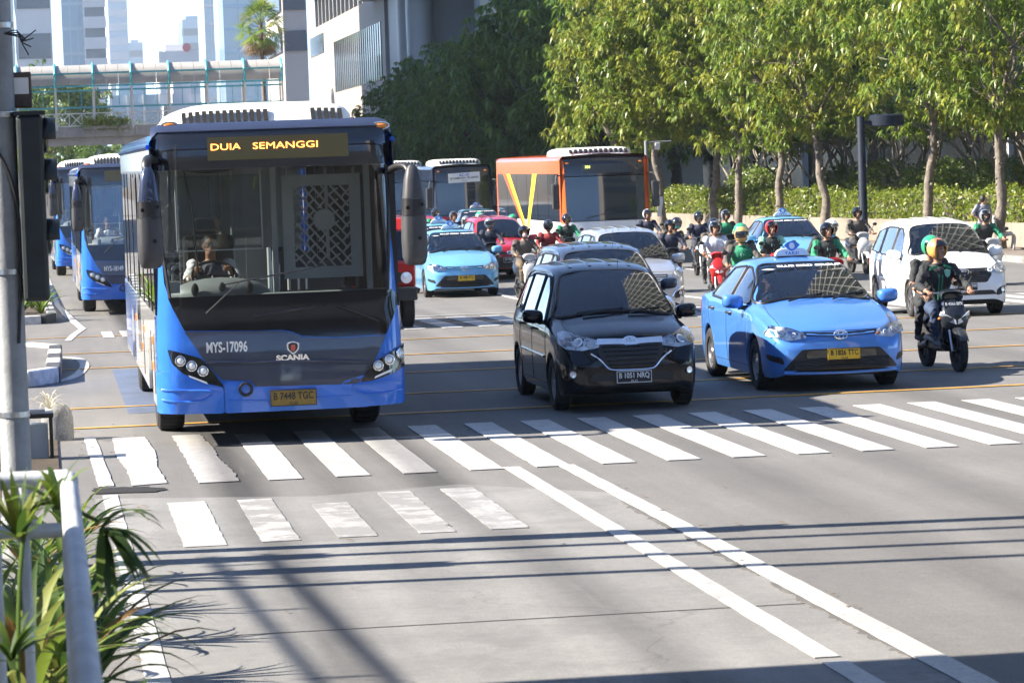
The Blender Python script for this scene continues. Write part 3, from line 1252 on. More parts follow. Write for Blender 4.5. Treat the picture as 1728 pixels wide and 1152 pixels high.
def taxi(name, loc, rz, label, plate1, plate2, blue, driver=False, detail=2):
    r = thing(name, loc, rz, label, 'taxi', 'blue taxis in the traffic')
    L = 4.40
    sh = Shell(L, zt=[(0, .60), (.02, .655), (.06, .70), (.14, .745), (.35, .82), (.8, .93), (1.12, .985), (1.22, 1.015), (1.5, 1.18), (1.85, 1.36), (2.15, 1.445), (2.5, 1.475), (2.9, 1.465), (3.25, 1.40), (3.6, 1.26), (3.9, 1.115), (4.1, 1.085), (4.3, 1.05), (4.37, .97), (4.4, .85)],
               belt=[(0, .5), (.2, .66), (.5, .79), (1.1, .90), (2.0, .935), (3.2, .97), (3.9, 1.0), (4.4, .75)],
               w=[(0, .50), (.02, .60), (.06, .675), (.14, .745), (.3, .805), (.6, .84), (1.0, .85), (3.3, .85), (3.9, .82), (4.2, .76), (4.34, .66), (4.4, .5)],
               wr=[(0, .42), (.1, .60), (.3, .69), (.8, .735), (1.12, .745), (1.3, .70), (1.8, .60), (2.2, .56), (3.0, .555), (3.5, .58), (3.9, .64), (4.2, .62), (4.4, .42)],
               zs=[(0, .27), (.05, .22), (.3, .17), (4.0, .18), (4.3, .26), (4.4, .34)], wheels=(.86, 3.41), wr_r=.345)
    ws = [(-.70, .995), (-.35, 1.03), (0, 1.04), (.35, 1.03), (.70, .995), (.60, 1.20), (.50, 1.395), (.25, 1.42), (0, 1.425), (-.25, 1.42), (-.50, 1.395), (-.60, 1.20)]
    wr_o = [(-.55, 1.12), (.55, 1.12), (.45, 1.36), (-.45, 1.36)]
    sds = [[(1.42, .985), (2.28, .99), (2.28, 1.40), (2.08, 1.385), (1.78, 1.265)], [(2.36, .99), (3.30, 1.02), (3.26, 1.20), (2.95, 1.365), (2.36, 1.40)]]
    sh.body(blue, r, ws, wr_o, sds)
    sh.cabin(r, 1.38, 1.02, 2.02, .62, seat_l)
    glz = glass_t
    F, T = sh.front, sh.top
    for sg in (-1, 1):
        for yy, st in ((.86, 0), (3.41, 0)):
            wheel(r, sg * .745, yy, .305, .19, 'steel')
    # glass
    w_ = patch('windscreen', rnd(ws, .03, 2), F, glz, r, .014, .002, .06, True)
    loopbar('screen_seal', ws, F, black, w_, .02, .004, True, 4)
    patch('rear_window', rnd(wr_o, .05), sh.back, glz, r, .008, .002, .08)
    for sg in (-1, 1):
        sd = sh.side(sg)
        for q_ in sds:
            wi = patch('window', rnd(q_, .03), sd, glz, r, .006, .002, .08)
            loopbar('window_seal', rnd(q_, .03, 2), sd, black, wi, .018, .002, True, 1)
        patch('window', rnd([(3.36, 1.03), (3.62, 1.07), (3.34, 1.2)], .02), sd, tint, r, .004, .006, .06)
        seams(r, sd, [[(1.22, .34), (1.24, .75), (1.30, .95)], [(2.32, .26), (2.32, .97)], [(1.22, .27), (3.02, .27)], [(3.1, .45), (3.36, .8), (3.38, 1.0)]])
        handle(r, sh, sg, 2.12, .86, black)
        handle(r, sh, sg, 3.12, .88, black)
        mirror(r, sg * .83, 1.42, 1.02, sg, blue)
        tl = patch('tail_light', rnd([(4.02, .78), (4.36, .80), (4.34, .98), (4.05, 1.0)], .03), sd, redlens, r, .006, .01, .06)
        # headlight
        hl = [(.40, .63), (.62, .60), (.80, .655), (.81, .70), (.76, .76), (.60, .74), (.42, .675)]
        hl = [(sg * a, b_) for a, b_ in (hl if sg > 0 else hl[::-1])]
        headlight(r, rnd(hl, .02, 2), F, [(sg * .66, .68, .042, lampw), (sg * .54, .66, .034, lampw), (sg * .45, .655, .018, amber)])
        fg = [(.66, .33), (.80, .38), (.815, .45), (.68, .41)]
        fg = [(sg * a, b_) for a, b_ in (fg if sg > 0 else fg[::-1])]
        fo = patch('fog_lamp_recess', rnd(fg, .02, 2), F, black, r, .005, .008, .06)
    # face
    patch('upper_grille', rnd([(-.42, .655), (0, .628), (.42, .655), (.44, .70), (0, .68), (-.44, .70)], .012, 2), F, blackg, r, .005, .008, .06)
    loopbar('grille_trim', [(-.40, .668), (-.2, .655), (0, .648), (.2, .655), (.40, .668)], F, blue, r, .012, .012)
    lg = [(-.68, .265), (.68, .265), (.60, .36), (.46, .50), (-.46, .50), (-.60, .36)]
    grille(r, rnd(lg, .03, 3), F, black, 5, .275, .40, .56, 'lower_grille', blackg)
    patch('bumper_insert', rnd([(-.42, .40), (.42, .40), (.40, .485), (-.40, .485)], .03), F, blackg, r, .012, .006, .1)
    ring_emblem(r, F, 0, .655, .078, .054, 't')
    plate(r, F, .03, .435, plate1, plate2, pl_yellow, pl_dark)
    loopbar('bumper_lip', [(-.66, .235), (-.3, .225), (0, .222), (.3, .225), (.66, .235)], F, blue, r, .02, .004)
    wipers(r, F, [(-.35, .995, .12, 1.06, -.38, 1.035, .22, 1.065), (.18, 1.0, .55, 1.06, .08, 1.03, .62, 1.06)])
    seams(r, T, [[(-.66, .22), (-.69, .7), (-.66, 1.08)], [(.66, .22), (.69, .7), (.66, 1.08)]])
    seams(r, F, [[(-.45, .708), (-.2, .702), (.2, .702), (.45, .708)]])
    # lettering along the top of the windscreen
    p, nn = F(0.08, 1.375)
    tl = math.atan2(nn.z, -nn.y)
    text('windscreen_lettering', 'BLUE BIRD GROUP', .075, p + nn * .03, whitem, w_, rot=(PI / 2 - tl, 0, 0), sx=1.25, bold=.003, ext=.001)
    pe, ne = F(-.42, 1.345)
    eb = MB().prism([(-.09, 0), (0, .022), (.09, .004), (.02, -.02)], -.002, .002).build('windscreen_emblem', whitem, w_)
    eb.location = pe + ne * .025
    eb.rotation_euler = (-tl, 0, 0)
    # roof sign
    signw = mat('sign_white', (.8, .8, .82), .35)
    signb = mat('sign_blue', (.06, .2, .6), .35)
    zr = sh.top(0, 2.35)[0].z
    o = MB().prism(rnd([(-.40, 0), (.40, 0), (.33, .13), (.22, .17), (-.22, .17), (-.33, .13)], .05, 3), 2.28, 2.42).build('roof_sign', signw, r, bevel=.012)
    o.location = (0, 2.35 * .45, zr + .007)
    o.scale = (.55, .55, .55)
    MB().box(-.37, .37, 2.26, 2.44, 0, .012).build('sign_base', black, o).location = (0, 0, -.012)
    MB().prism(rnd([(-.19, .24), (-.12, .30), (0, .345), (.12, .30), (.19, .24), (.09, .15), (0, .105), (-.09, .15)], .03, 3), 2.275, 2.425).build('sign_emblem', signb, o, bevel=.008)
    e = MB()
    e.lathe([(.001, 0), (.062, 0), (.062, .008), (.001, .010)], axis='y', n=20)
    e.v = [(a, -b_ + 2.274, c * 1.15 + .225) for a, b_, c in e.v]
    e.build('sign_disc', signw, o)
    text('sign_lettering', 'TAKSI', .088, (0, 2.276, .062), signb, o, sx=1.15, sp=1.25, bold=.002)
    # aerial
    MB().tube([(.3, 2.2, zr - .01), (.3, 2.3, zr + .22)], .004, 5).build('aerial', black, r)
    return r, sh


# ------------------------------------------------------------------ people carrier (two faces)


def mpv(name, loc, rz, label, colm, plate1, plate2, face='t', glassm=None, group='people carriers in the traffic', wst='alloy', cap=None, mcol=None):
    g_ = glassm or glass_w
    r = thing(name, loc, rz, label, 'car', group)
    r.scale = (.95, .95, .93)
    L = 4.16
    sh = Shell(L, zt=[(0, .62), (.02, .70), (.05, .79), (.11, .865), (.2, .905), (.5, .985), (.85, 1.06), (1.0, 1.105), (1.3, 1.33), (1.6, 1.53), (1.85, 1.62), (2.2, 1.67), (2.8, 1.69), (3.4, 1.675), (3.8, 1.62), (3.95, 1.54), (4.06, 1.3), (4.13, 1.05), (4.16, .8)],
               belt=[(0, .55), (.2, .78), (.5, .88), (1.0, .965), (2.0, 1.0), (3.4, 1.03), (3.9, 1.03), (4.16, .75)],
               w=[(0, .52), (.015, .62), (.05, .70), (.12, .755), (.25, .80), (.5, .825), (.9, .83), (3.5, .83), (3.9, .80), (4.08, .74), (4.16, .6)],
               wr=[(0, .44), (.1, .62), (.3, .69), (.85, .725), (1.0, .73), (1.4, .67), (1.8, .605), (2.4, .60), (3.4, .595), (3.8, .575), (4.0, .58), (4.16, .5)],
               zs=[(0, .30), (.05, .25), (.3, .20), (3.8, .21), (4.1, .3), (4.16, .36)], wheels=(.76, 3.415), wr_r=.36)
    ws = [(-.70, 1.09), (-.35, 1.125), (0, 1.14), (.35, 1.125), (.70, 1.09), (.63, 1.3), (.535, 1.545), (.25, 1.60), (0, 1.605), (-.25, 1.60), (-.535, 1.545), (-.63, 1.3)]
    wr_o = [(-.55, 1.12), (.55, 1.12), (.5, 1.5), (-.5, 1.5)]
    sds = [[(1.34, 1.03), (2.12, 1.05), (2.12, 1.56), (1.92, 1.55), (1.58, 1.36)], [(2.2, 1.05), (3.02, 1.075), (3.02, 1.56), (2.2, 1.565)], [(3.1, 1.08), (3.78, 1.12), (3.68, 1.46), (3.1, 1.55)]]
    sh.body(colm, r, ws, wr_o, sds)
    sh.cabin(r, 1.22, 1.14, 1.85, .72, seat_d, 2)
    F, T = sh.front, sh.top
    for sg in (-1, 1):
        for yy in (.76, 3.415):
            wheel(r, sg * .725, yy, .315, .185, wst)
    w_ = patch('windscreen', rnd(ws, .03, 2), F, g_, r, .014, .002, .06, True)
    loopbar('screen_seal', ws, F, black, w_, .02, .004, True, 4)
    patch('rear_window', rnd(wr_o, .06), sh.back, g_, r, .008, .002, .1)
    for sg in (-1, 1):
        sd = sh.side(sg)
        for q_ in sds:
            wi = patch('window', rnd(q_, .04), sd, g_, r, .006, .002, .08)
            loopbar('window_seal', rnd(q_, .04, 2), sd, black, wi, .018, .002, True, 1)
        loopbar('door_frame', [(1.3, 1.02), (1.6, 1.41), (1.9, 1.585), (2.5, 1.60), (3.3, 1.585), (3.75, 1.48)], sd, colm, r, .014, .002)
        seams(r, sd, [[(1.12, .36), (1.14, .85), (1.22, 1.02)], [(2.16, .30), (2.16, 1.03)], [(1.12, .30), (2.95, .30)], [(3.0, .5), (3.16, .75), (3.06, 1.05)]])
        handle(r, sh, sg, 1.98, .93, colm if cap else black)
        handle(r, sh, sg, 2.9, .95, colm if cap else black)
        mirror(r, sg * .81, 1.35, 1.10, sg, mcol or colm)
        loopbar('side_moulding', [(1.2, .62), (2.0, .63), (2.95, .64)], sd, colm, r, .016, .004)
        patch('tail_light', rnd([(3.98, .8), (4.12, .8), (4.04, 1.25), (3.92, 1.25)], .03), sd, redlens, r, .006, .01, .06)
        if face in 'td':
            hl = [(.36, .77), (.56, .735), (.745, .755), (.79, .82), (.775, .91), (.70, .945), (.5, .875), (.385, .845)] if face == 't' else \
                 [(.47, .78), (.64, .745), (.765, .77), (.79, .83), (.77, .905), (.68, .92), (.5, .855)]
            bl = [(sg * .60, .83, .06, lampw), (sg * .47, .81, .045, lampw), (sg * .735, .83, .03, amber if face == 't' else lampw)]
        elif face == 's':
            hl = [(.50, .76), (.64, .72), (.745, .76), (.79, .86), (.755, .97), (.66, .93), (.54, .83)]
            bl = [(sg * .64, .83, .06, lampw), (sg * .71, .89, .04, lampw)]
        else:
            hl = [(.34, .73), (.52, .69), (.72, .71), (.78, .80), (.75, .88), (.6, .84), (.42, .79)]
            bl = [(sg * .6, .77, .055, lampw), (sg * .46, .755, .04, lampw)]
        hl = [(sg * a, b_) for a, b_ in (hl if sg > 0 else hl[::-1])]
        headlight(r, rnd(hl, .025, 2), F, bl)
        c = [(sg * a, b_) for a, b_ in ([(.56, .36), (.78, .40), (.79, .53), (.66, .52), (.57, .46)][::sg])]
        fo = patch('fog_lamp_recess', rnd(c, .03, 2), F, black if face in 'ds' else colm, r, .003, .006, .06)
        p, nn = F(sg * .68, .465)
        q = MB()
        q.lathe([(.05, 0), (.05, .012), (.042, .016), (.038, .008), (.001, .005)], n=18, mis=[0, 0, 0, 1])
        fl = q.build('fog_lamp', [black, lampw], r, 40)
        fl.location = p + nn * .004
        fl.rotation_euler = nn.to_track_quat('Z', 'Y').to_euler()
    gd = mat('grille_dark', (.02, .02, .022), .4)
    if face == 't':
        gr = [(-.34, .835), (.34, .835), (.40, .72), (.30, .56), (.22, .525), (-.22, .525), (-.30, .56), (-.40, .72)]
        grille(r, rnd(gr, .04, 3), F, gd, 5, .54, .80, lambda z: .27 + (z - .54) * .28, bar=blackg, barh=.022)
        loopbar('grille_surround', [(-.47, .70), (-.36, .615), (-.28, .525), (-.2, .50), (0, .496), (.2, .50), (.28, .525), (.36, .615), (.47, .70)], F, chrome, r, .013, .012)
        patch('chrome_band', [(-.40, .80), (-.2, .80), (0, .79), (.2, .80), (.40, .80), (.38, .865), (.2, .86), (0, .85), (-.2, .86), (-.38, .865)], F, chrome, r, .014, .012, .06)
        ring_emblem(r, F, 0, .825, .085, .06, 't')
        pz = .415
        patch('bumper_slot', rnd([(-.50, .37), (.50, .37), (.46, .46), (-.46, .46)], .03), F, gd, r, .004, .006, .1)
    elif face == 'd':
        gr = [(-.44, .855), (.44, .855), (.50, .74), (.40, .60), (-.40, .60), (-.50, .74)]
        grille(r, rnd(gr, .03, 3), F, gd, 5, .62, .80, .40, bar=blackg, barh=.02)
        ring_emblem(r, F, 0, .79, .085, .055, 'd')
        patch('bumper_slot', rnd([(-.58, .38), (.58, .38), (.50, .46), (-.50, .46)], .03), F, gd, r, .004, .006, .1)
        pz = .53
    elif face == 's':
        grille(r, rnd([(-.46, .83), (.46, .83), (.40, .68), (-.40, .68)], .03, 3), F, gd, 3, .69, .82, .42, bar=chrome, barh=.03)
        patch('bumper_slot', rnd([(-.42, .38), (.42, .38), (.36, .47), (-.36, .47)], .03), F, gd, r, .004, .006, .1)
        for sg in (-1, 1):
            loopbar('fog_trim', [(sg * .52, .40), (sg * .60, .52), (sg * .74, .585)], F, chrome, r, .018, .01)
        pz = .56
    else:
        patch('upper_grille', rnd([(-.34, .70), (.34, .70), (.32, .76), (-.32, .76)], .02), F, gd, r, .004, .006, .1)
        grille(r, rnd([(-.66, .32), (.66, .32), (.56, .5), (.42, .62), (-.42, .62), (-.56, .5)], .04, 3), F, gd, 3, .34, .5, .5, bar=blackg)
        pz = .54
        ring_emblem(r, F, 0, .735, .07, .05, 't')
    plate(r, F, .02, pz, plate1, plate2, pl_black, whitem, w=.41, h=.14)
    if cap != 'x':
        wipers(r, F, [(-.40, 1.09, .1, 1.155, -.46, 1.125, .12, 1.165), (.15, 1.10, .55, 1.15, .1, 1.13, .6, 1.15)])
    seams(r, T, [[(-.64, .2), (-.68, .6), (-.66, .96)], [(.64, .2), (.68, .6), (.66, .96)]])
    seams(r, F, [[(-.62, .872), (-.3, .882), (0, .885), (.3, .882), (.62, .872)]])
    # pressed ribs along the roof
    for x in (-.36, -.12, .12, .36):
        P = [sh.top(x, float(y))[0] + Vector((0, 0, .001)) for y in np.linspace(1.95, 3.6, 12)]
        MB().tube(P, [(.022, .008)] * 12, 8).build('roof_rib', colm, r, 60)
    MB().tube([(.22, 1.95, 1.645), (.22, 1.85, 1.645 + .25)], .004, 5).build('aerial', black, r)
    return r, sh
blue1 = paint('taxi_blue', (.075, .23, .62), .3, .25)
blue2 = paint('taxi_pale_blue', (.16, .42, .68), .3, .2)
black_p = mat('paint_black', (.004, .006, .011), .2, 0, .1, var=.1, vscale=2.2, coat=.55)
dark_p = paint('paint_dark_blue_grey', (.03, .04, .065), .3, .3)
silver_c = paint('paint_silver', (.55, .56, .58), .3, .6)
white_c = paint('paint_white', (.8, .8, .79), .35)
red_c = paint('paint_red', (.42, .018, .035), .3, .1)



def at_px(px, py, Y):
    p = atY(px, py, Y)
    return (p.x, Y, road_z(Y))


taxi('taxi', (9.06, 36.8 - .86, 0), 0, 'bright blue taxi with yellow plate B 1826 TTC at the front of the queue', 'B 1826 TTC', '01-18', blue1)
mpv('people_carrier', (6.33, 35.2 - .72, 0), 0, 'glossy black people carrier with chrome grille right of the front bus', black_p, 'B 1051 NRQ', '05-23', 't', glass_k)
mpv('people_carrier', at_px(1628, 480, 51.2), R(-2), 'white people carrier behind the scooter with two riders', white_c, 'B 1389 TOW', '11-21', 'd', cap='b')
mpv('people_carrier', (7.62, 42.0, 0), 0, 'dark blue grey people carrier half hidden behind the black one', dark_p, 'B 1640 KZF', '03-20', 't')
mpv('people_carrier', at_px(1088, 470, 56), 0, 'silver people carrier right behind the dark one', silver_c, 'B 1427 PYR', '06-21', 's', cap='b')
taxi('taxi', at_px(786, 500, 71.6), 0, 'pale blue taxi with yellow plate right of the front bus mirror', 'B 1480 KTJ', '04-19', blue2)
taxi('taxi', at_px(764, 490, 79), 0, 'pale blue taxi directly behind the other pale blue taxi', 'B 1261 KTV', '02-19', blue2)
taxi('taxi', at_px(1356, 430, 72), R(-2), 'light blue taxi in the back beside the lamp post, behind the motorcycles', 'B 1517 LTC', '08-19', blue2)
taxi('taxi', at_px(824, 440, 101), 0, 'dark teal taxi hidden behind the riders left of the orange bus', 'B 1088 KTU', '07-19', paint('taxi_teal', (.02, .09, .12), .3))
mpv('hatchback', at_px(862, 470, 81), R(3), 'red hatchback with dark windscreen behind the grey jacketed motorcyclist', red_c, 'B 1930 SRE', '09-20', 'h', glass_k, group=None, cap='b')
# ------------------------------------------------------------------ city buses
bus_blue = paint('bus_blue', (.035, .17, .66), .25, .0, .08)
bus_white = paint('bus_white', (.8, .8, .78), .35, 0, .05)
bus_grey = paint('bus_slate', (.07, .076, .105), .3, .3, .08)
bus_navy = paint('bus_navy_cowl', (.035, .045, .085), .35, .2, .1)
roofw = mat('roof_white', (.72, .72, .7), .5, var=.08, vscale=3)
mirr = mat('mirror_grey', (.045, .045, .05), .5, var=.2, vscale=8, bump=.1, bscale=200)
wsg = glass('bus_windscreen', (.9, .95, .95), .93, gain=2.6)
sideg = glass('bus_side_pane', (.7, .75, .75), .8)
cab_grey = mat('cab_panel', (.45, .47, .47), .6, var=.06, vscale=6)
cab_dark = mat('cab_dark', (.03, .032, .035), .6, var=.2)
dash_m = mat('dashboard', (.2, .22, .225), .55, var=.1, vscale=8)
led = mat('led_amber', (.6, .2, .04), .5, emit=(1., .3, .06), estr=1.6)
led_y = mat('led_yellow', (.5, .6, .1), .5, emit=(.75, .95, .15), estr=1.3)
signp = mat('sign_olive', (.03, .027, .01), .25, emit=(.09, .075, .02), estr=.11)
lampbody = mat('headlamp_black', (.012, .012, .014), .12, coat=1.)


def front_fn(w=1.25, prof=None, bow=.07, rc=.2):
    pz = pchip(prof or [(.3, .05), (.55, .0), (.9, .015), (1.2, .05), (1.45, .09), (2.6, .21), (2.85, .23), (3.12, .26), (3.2, .33), (3.27, .5)])

    def y(x, z):
        ax = abs(x)
        e = 0
        if ax > w - rc:
            t = min(ax - (w - rc), rc * .995)
            e = rc - math.sqrt(rc * rc - t * t)
        return pz(z) + bow * (x / w)**2 + e

    def fn(x, z):
        x = max(-w, min(w, x))
        h = .01
        dx = (y(min(x + h, w), z) - y(max(x - h, -w), z)) / (min(x + h, w) - max(x - h, -w))
        dz = (y(x, z + h) - y(x, z - h)) / (2 * h)
        return Vector((x, y(x, z), z)), Vector((dx, -1, dz)).normalized()
    return fn


def BP(px, py):
    """front-view drawing of the bus -> (x, z) in metres on its front"""
    z = (748 - .0595 * (px - 472) - py) / 166
    return ((px - 472) / 167 + .035 * z, z)


def BPs(*a):
    return [BP(*p) for p in a]


def ac_pod(par, y0, y1, w, z0, h, mt, slots=24, slope=.5):
    b = MB()
    secs = []
    for y, s, hh in ((y0, .70, .02), (y0 + .1, .82, .35), (y0 + slope * .5, .93, .78), (y0 + slope, .98, 1), (y1 - .4, 1, 1), (y1 - .1, .92, .6), (y1, .8, .02)):
        ring = []
        for k in range(13):
            a = PI * k / 12
            c_, s_ = math.cos(a), math.sin(a)
            ring.append((math.copysign(abs(c_)**.45, c_) * w / 2 * s, y, z0 + h * hh * abs(s_)**.55))
        secs.append(ring)
    n = 13
    b.add([p for r_ in secs for p in r_], [(i * n + j, i * n + j + 1, (i + 1) * n + j + 1, (i + 1) * n + j) for i in range(len(secs) - 1) for j in range(n - 1)])
    o = b.build('air_conditioner', mt, par, 50)
    for k in range(slots):
        x = (-.5 + (k + .5) / slots) * w * .86
        if abs(k - slots * .66) < slots * .12 and slots > 12:
            continue
        lift = .12 * (1 - (abs(x) / (w / 2))**4)
        M = Matrix.Translation((x, y0 + slope * .28, z0 + h * .36 + lift * .3)) @ Matrix.Rotation(R(-48), 4, 'X')
        MB().box(-w * .27 / slots, w * .27 / slots, -.025, .012, -h * .30, h * .30, 0, M).build('vent_slot', under, o)
    return o


def big_mirror(par, sg, mt, top):
    """long bus mirror: arm from the roof corner, upper cap, camera band and lower shell"""
    x = -1.285 if sg < 0 else 1.375
    if sg < 0:
        P = [(-1.2, .30, 2.92), (-1.26, .05, 2.95), (-1.29, -.16, 2.9), (-1.29, -.2, 2.75)]
    else:
        P = [(1.2, .30, 2.74), (1.27, .06, 2.78), (1.34, -.12, 2.77), (1.375, -.2, 2.66)]
    b = MB().tube(catmull(P, 5), [(.05, .035)] * 16, 10)
    m_ = b.build('mirror_arm', black, par, 60)
    zo = 0 if sg < 0 else -.07

    def shell(name, zs, mt_):
        q = MB()
        rings = []
        for z, w_, d_ in zs:
            rings.append([(x + w_ * math.copysign(abs(math.cos(a))**.6, math.cos(a)), d_ * math.copysign(abs(math.sin(a))**.6, math.sin(a)) - .2, z + zo) for a in np.linspace(0, 2 * PI, 17)[:-1]])
        nn = 16
        fs = [(i * nn + j, i * nn + (j + 1) % nn, (i + 1) * nn + (j + 1) % nn, (i + 1) * nn + j) for i in range(len(rings) - 1) for j in range(nn)]
        fs += [tuple(range(nn)), tuple((len(rings) - 1) * nn + j for j in range(nn))]
        q.add([p for r_ in rings for p in r_], fs)
        return q.build(name, mt_, m_, 50)
    shell('mirror_cap', [(2.86, .03, .04), (2.82, .06, .07), (2.72, .085, .10), (2.55, .105, .12), (2.52, .11, .12)], top)
    bd = shell('mirror_band', [(2.515, .115, .125), (2.35, .12, .13)], black)
    shell('mirror_shell', [(2.345, .125, .135), (2.1, .13, .14), (1.93, .125, .135), (1.86, .10, .11), (1.845, .07, .08)], mirr)
    for dx, z in ((-.07, 2.43), (.075, 2.46), (.04, 2.12)):
        c = MB()
        c.lathe([(.02, 0), (.02, .006), (.012, .004), (.001, 0)], axis='y', n=10)
        c.v = [(a + x + dx, -b_ - .335, cc + z + zo) for a, b_, cc in c.v]
        c.build('mirror_bolt', under, bd)
    return m_


def city_bus(name, loc, rz, label, number, plate_s, led_lines, detail=2):
    r = thing(name, loc, rz, label, 'bus', 'blue city buses in the bus lane')
    F = front_fn()
    LEN = 12.0
    # blue front: skirt and the swooping corners that frame the black glass
    left = [(-1.25, .37), (-.6, .35), (0, .35), (0, 1.2), (-.97, 1.2), (-1.08, 1.43), (-1.15, 1.67), (-1.185, 2.3), (-1.2, 3.17), (-1.25, 3.17)]
    for o_ in (left, mir(left)):
        patch('front_panel', o_, F, bus_blue, r, 0, .03, .1)
    # bumper: three pressed sections, proud of the panel
    bl = [(-1.25, .36), (-.60, .345), (-.60, .60), (-.64, .62), (-.80, .66), (-1.25, .80)]
    for o_ in (bl, mir(bl)):
        p_ = patch('bumper_corner', rnd(o_, .03, 2), F, bus_blue, r, .022, .03, .08)
    for sg in (-1, 1):
        loopbar('bumper_crease', [(sg * 1.2, .60), (sg * .98, .59), (sg * .72, .57), (sg * .80, .49), (sg * 1.0, .48), (sg * 1.2, .50)], F, bus_blue, r, .012, .026)
    patch('bumper_middle', rnd([(-.59, .345), (.88, .345), (.76, .60), (-.30, .60), (-.38, .66), (-.59, .66)], .02, 2), F, bus_blue, r, .02, .03, .1)
    loopbar('bumper_crease', [(-.55, .47), (-.2, .46), (.2, .46), (.7, .47)], F, bus_blue, r, .012, .018)
    MB().box(-.7, .7, 1.2, 1.5, .25, .4).build('chassis_beam', under, r)
    # black glass band under the windscreen and slate grille panel
    bb = BPs((303, 560), (430, 557), (467, 555), (485, 558), (502, 565), (560, 566), (646, 560), (663, 522), (671, 495)) + [(1.15, 1.53)] + [(-1.12, 1.53)] + BPs((283, 522))
    patch('black_band', bb, F, blackg, r, .008, .02, .09)
    gp = BPs((303, 562), (341, 616), (366, 641), (412, 641), (424, 652), (598, 645), (622, 612), (646, 562), (560, 568), (502, 567), (485, 560), (467, 557))
    patch('grille_panel', gp, F, bus_grey, r, .012, .02, .09)
    lo = BPs((345, 617), (368, 640), (412, 640), (424, 651), (597, 644), (615, 611))
    patch('grille_flap', lo, F, bus_grey, r, .022, .02, .09)
    loopbar('grille_lip', BPs((340, 612), (420, 610), (520, 606), (617, 606)), F, bus_navy, r, .012, .02)
    # headlights: black pods with three round lamps and a white running light
    for sg in (-1, 1):
        if sg < 0:
            o_ = BPs((276, 592), (331, 606), (352, 630), (369, 653), (344, 648), (300, 632), (283, 616))
            L3 = [BP(296, 611), BP(315, 619), BP(334, 627)]
            d_ = BPs((309, 634), (312, 638), (342, 649), (340, 645))
        else:
            o_ = BPs((600, 641), (612, 622), (623, 608), (650, 592), (680, 575), (679, 611), (655, 626), (623, 638))
            L3 = [BP(631, 613), BP(649, 603), BP(666, 593)]
            d_ = BPs((626, 631), (654, 618), (652, 623), (624, 635))
        h = patch('headlight', rnd(o_, .02, 2), F, lampbody, r, .03, .04, .06)
        for (x, z) in L3:
            p, nn = F(x, z)
            c = MB()
            c.lathe([(.056, 0), (.054, .016), (.046, .018), (.042, .004)], n=22)
            c.lathe([(.04, .004), (.033, .016), (.018, .024), (.001, .026)], n=22, mi=1)
            o = c.build('lamp', [chrome, mat('lamp_glassy', (.75, .78, .8), .05, .4, coat=1.)], h, 45)
            o.location = p + nn * .031
            o.rotation_euler = nn.to_track_quat('Z', 'Y').to_euler()
        patch('running_light', d_, F, mat('running_light', (.85, .87, .9), .2), h, .036, .01, .06)
    # fog hole in the bumper
    p, nn = F(*BP(405.6, 656))
    c = MB()
    c.lathe([(.075, .02), (.07, .034), (.05, .034), (.045, .0), (.001, -.02)], n=20)
    o = c.build('tow_eye_cover', black, r, 40)
    o.location = p + nn * .012
    o.rotation_euler = nn.to_track_quat('Z', 'Y').to_euler()
    plate(r, lambda x, z: (F(x, z)[0] + Vector((0, -.03, 0)), F(x, z)[1]), .1, .475, plate_s, '01.22', pl_ydirty, pl_dark, w=.47, h=.165)
    # lettering and crest
    p, nn = F(*BP(374, 587))
    text('fleet_number', number, .145, p + nn * .03, whitem, r, rot=(PI / 2 + .03, 0, -.07), sx=.62, bold=.004)
    p, nn = F(*BP(485, 602))
    text('maker_lettering', 'SCANIA', .078, p + nn * .024, chrome, r, rot=(PI / 2 + .06, 0, 0), sx=1.2, bold=.004, ext=.004)
    p, nn = F(*BP(486, 585))
    q = MB()
    q.prism(rnd([(-.065, .05), (0, .07), (.065, .05), (.06, -.02), (.0, -.075), (-.06, -.02)], .02, 3), -.01, 0)
    cr_ = q.build('crest', chrome, r, bevel=.004)
    cr_.location = p + nn * .016
    MB().prism(rnd([(-.05, .04), (0, .055), (.05, .04), (.045, -.015), (.0, -.055), (-.045, -.015)], .02, 3), -.014, -.0105).build('crest_field', mat('crest_blue', (.02, .03, .06), .3), cr_)
    MB().prism([(-.02, .03), (.018, .034), (.026, .0), (.012, -.035), (-.014, -.03), (-.026, 0)], -.018, -.0145).build('crest_head', mat('crest_red', (.55, .1, .05), .4), cr_)
    # windscreen with its mask above
    wsc = [(-1.11, 1.5), (1.14, 1.5), (1.185, 2.3), (1.19, 2.82), (-1.19, 2.82), (-1.185, 2.3)]
    patch('windscreen', wsc, F, wsg, r, .004, .003, .1)
    loopbar('glass_edge', [(-1.1, 1.52), (-1.165, 2.2), (-1.175, 2.8)], F, black, r, .02, .004)
    loopbar('glass_edge', [(1.12, 1.52), (1.165, 2.2), (1.175, 2.8)], F, black, r, .02, .004)
    mk = [(-1.2, 2.815), (1.2, 2.815), (1.215, 3.12), (1.17, 3.19), (-1.17, 3.19), (-1.215, 3.12)]
    mask = patch('sign_mask', rnd(mk, .05, 3), F, mat('sign_glass_black', (.012, .012, .013), .1, coat=1.), r, .012, .02, .1)
    cw_ = [(-1.21, 3.11), (-1.15, 3.185), (1.15, 3.185), (1.21, 3.11), (1.2, 3.235), (1.1, 3.265), (-1.1, 3.265), (-1.2, 3.235)]
    patch('roof_cowl', cw_, F, bus_navy, r, .03, .06, .08)
    s0, s1 = BP(345, 263), BP(584, 218)
    sp = patch('destination_sign', rect(s0[0], s1[0], 2.90, 3.13), F, signp, mask, .016, .004, .15)
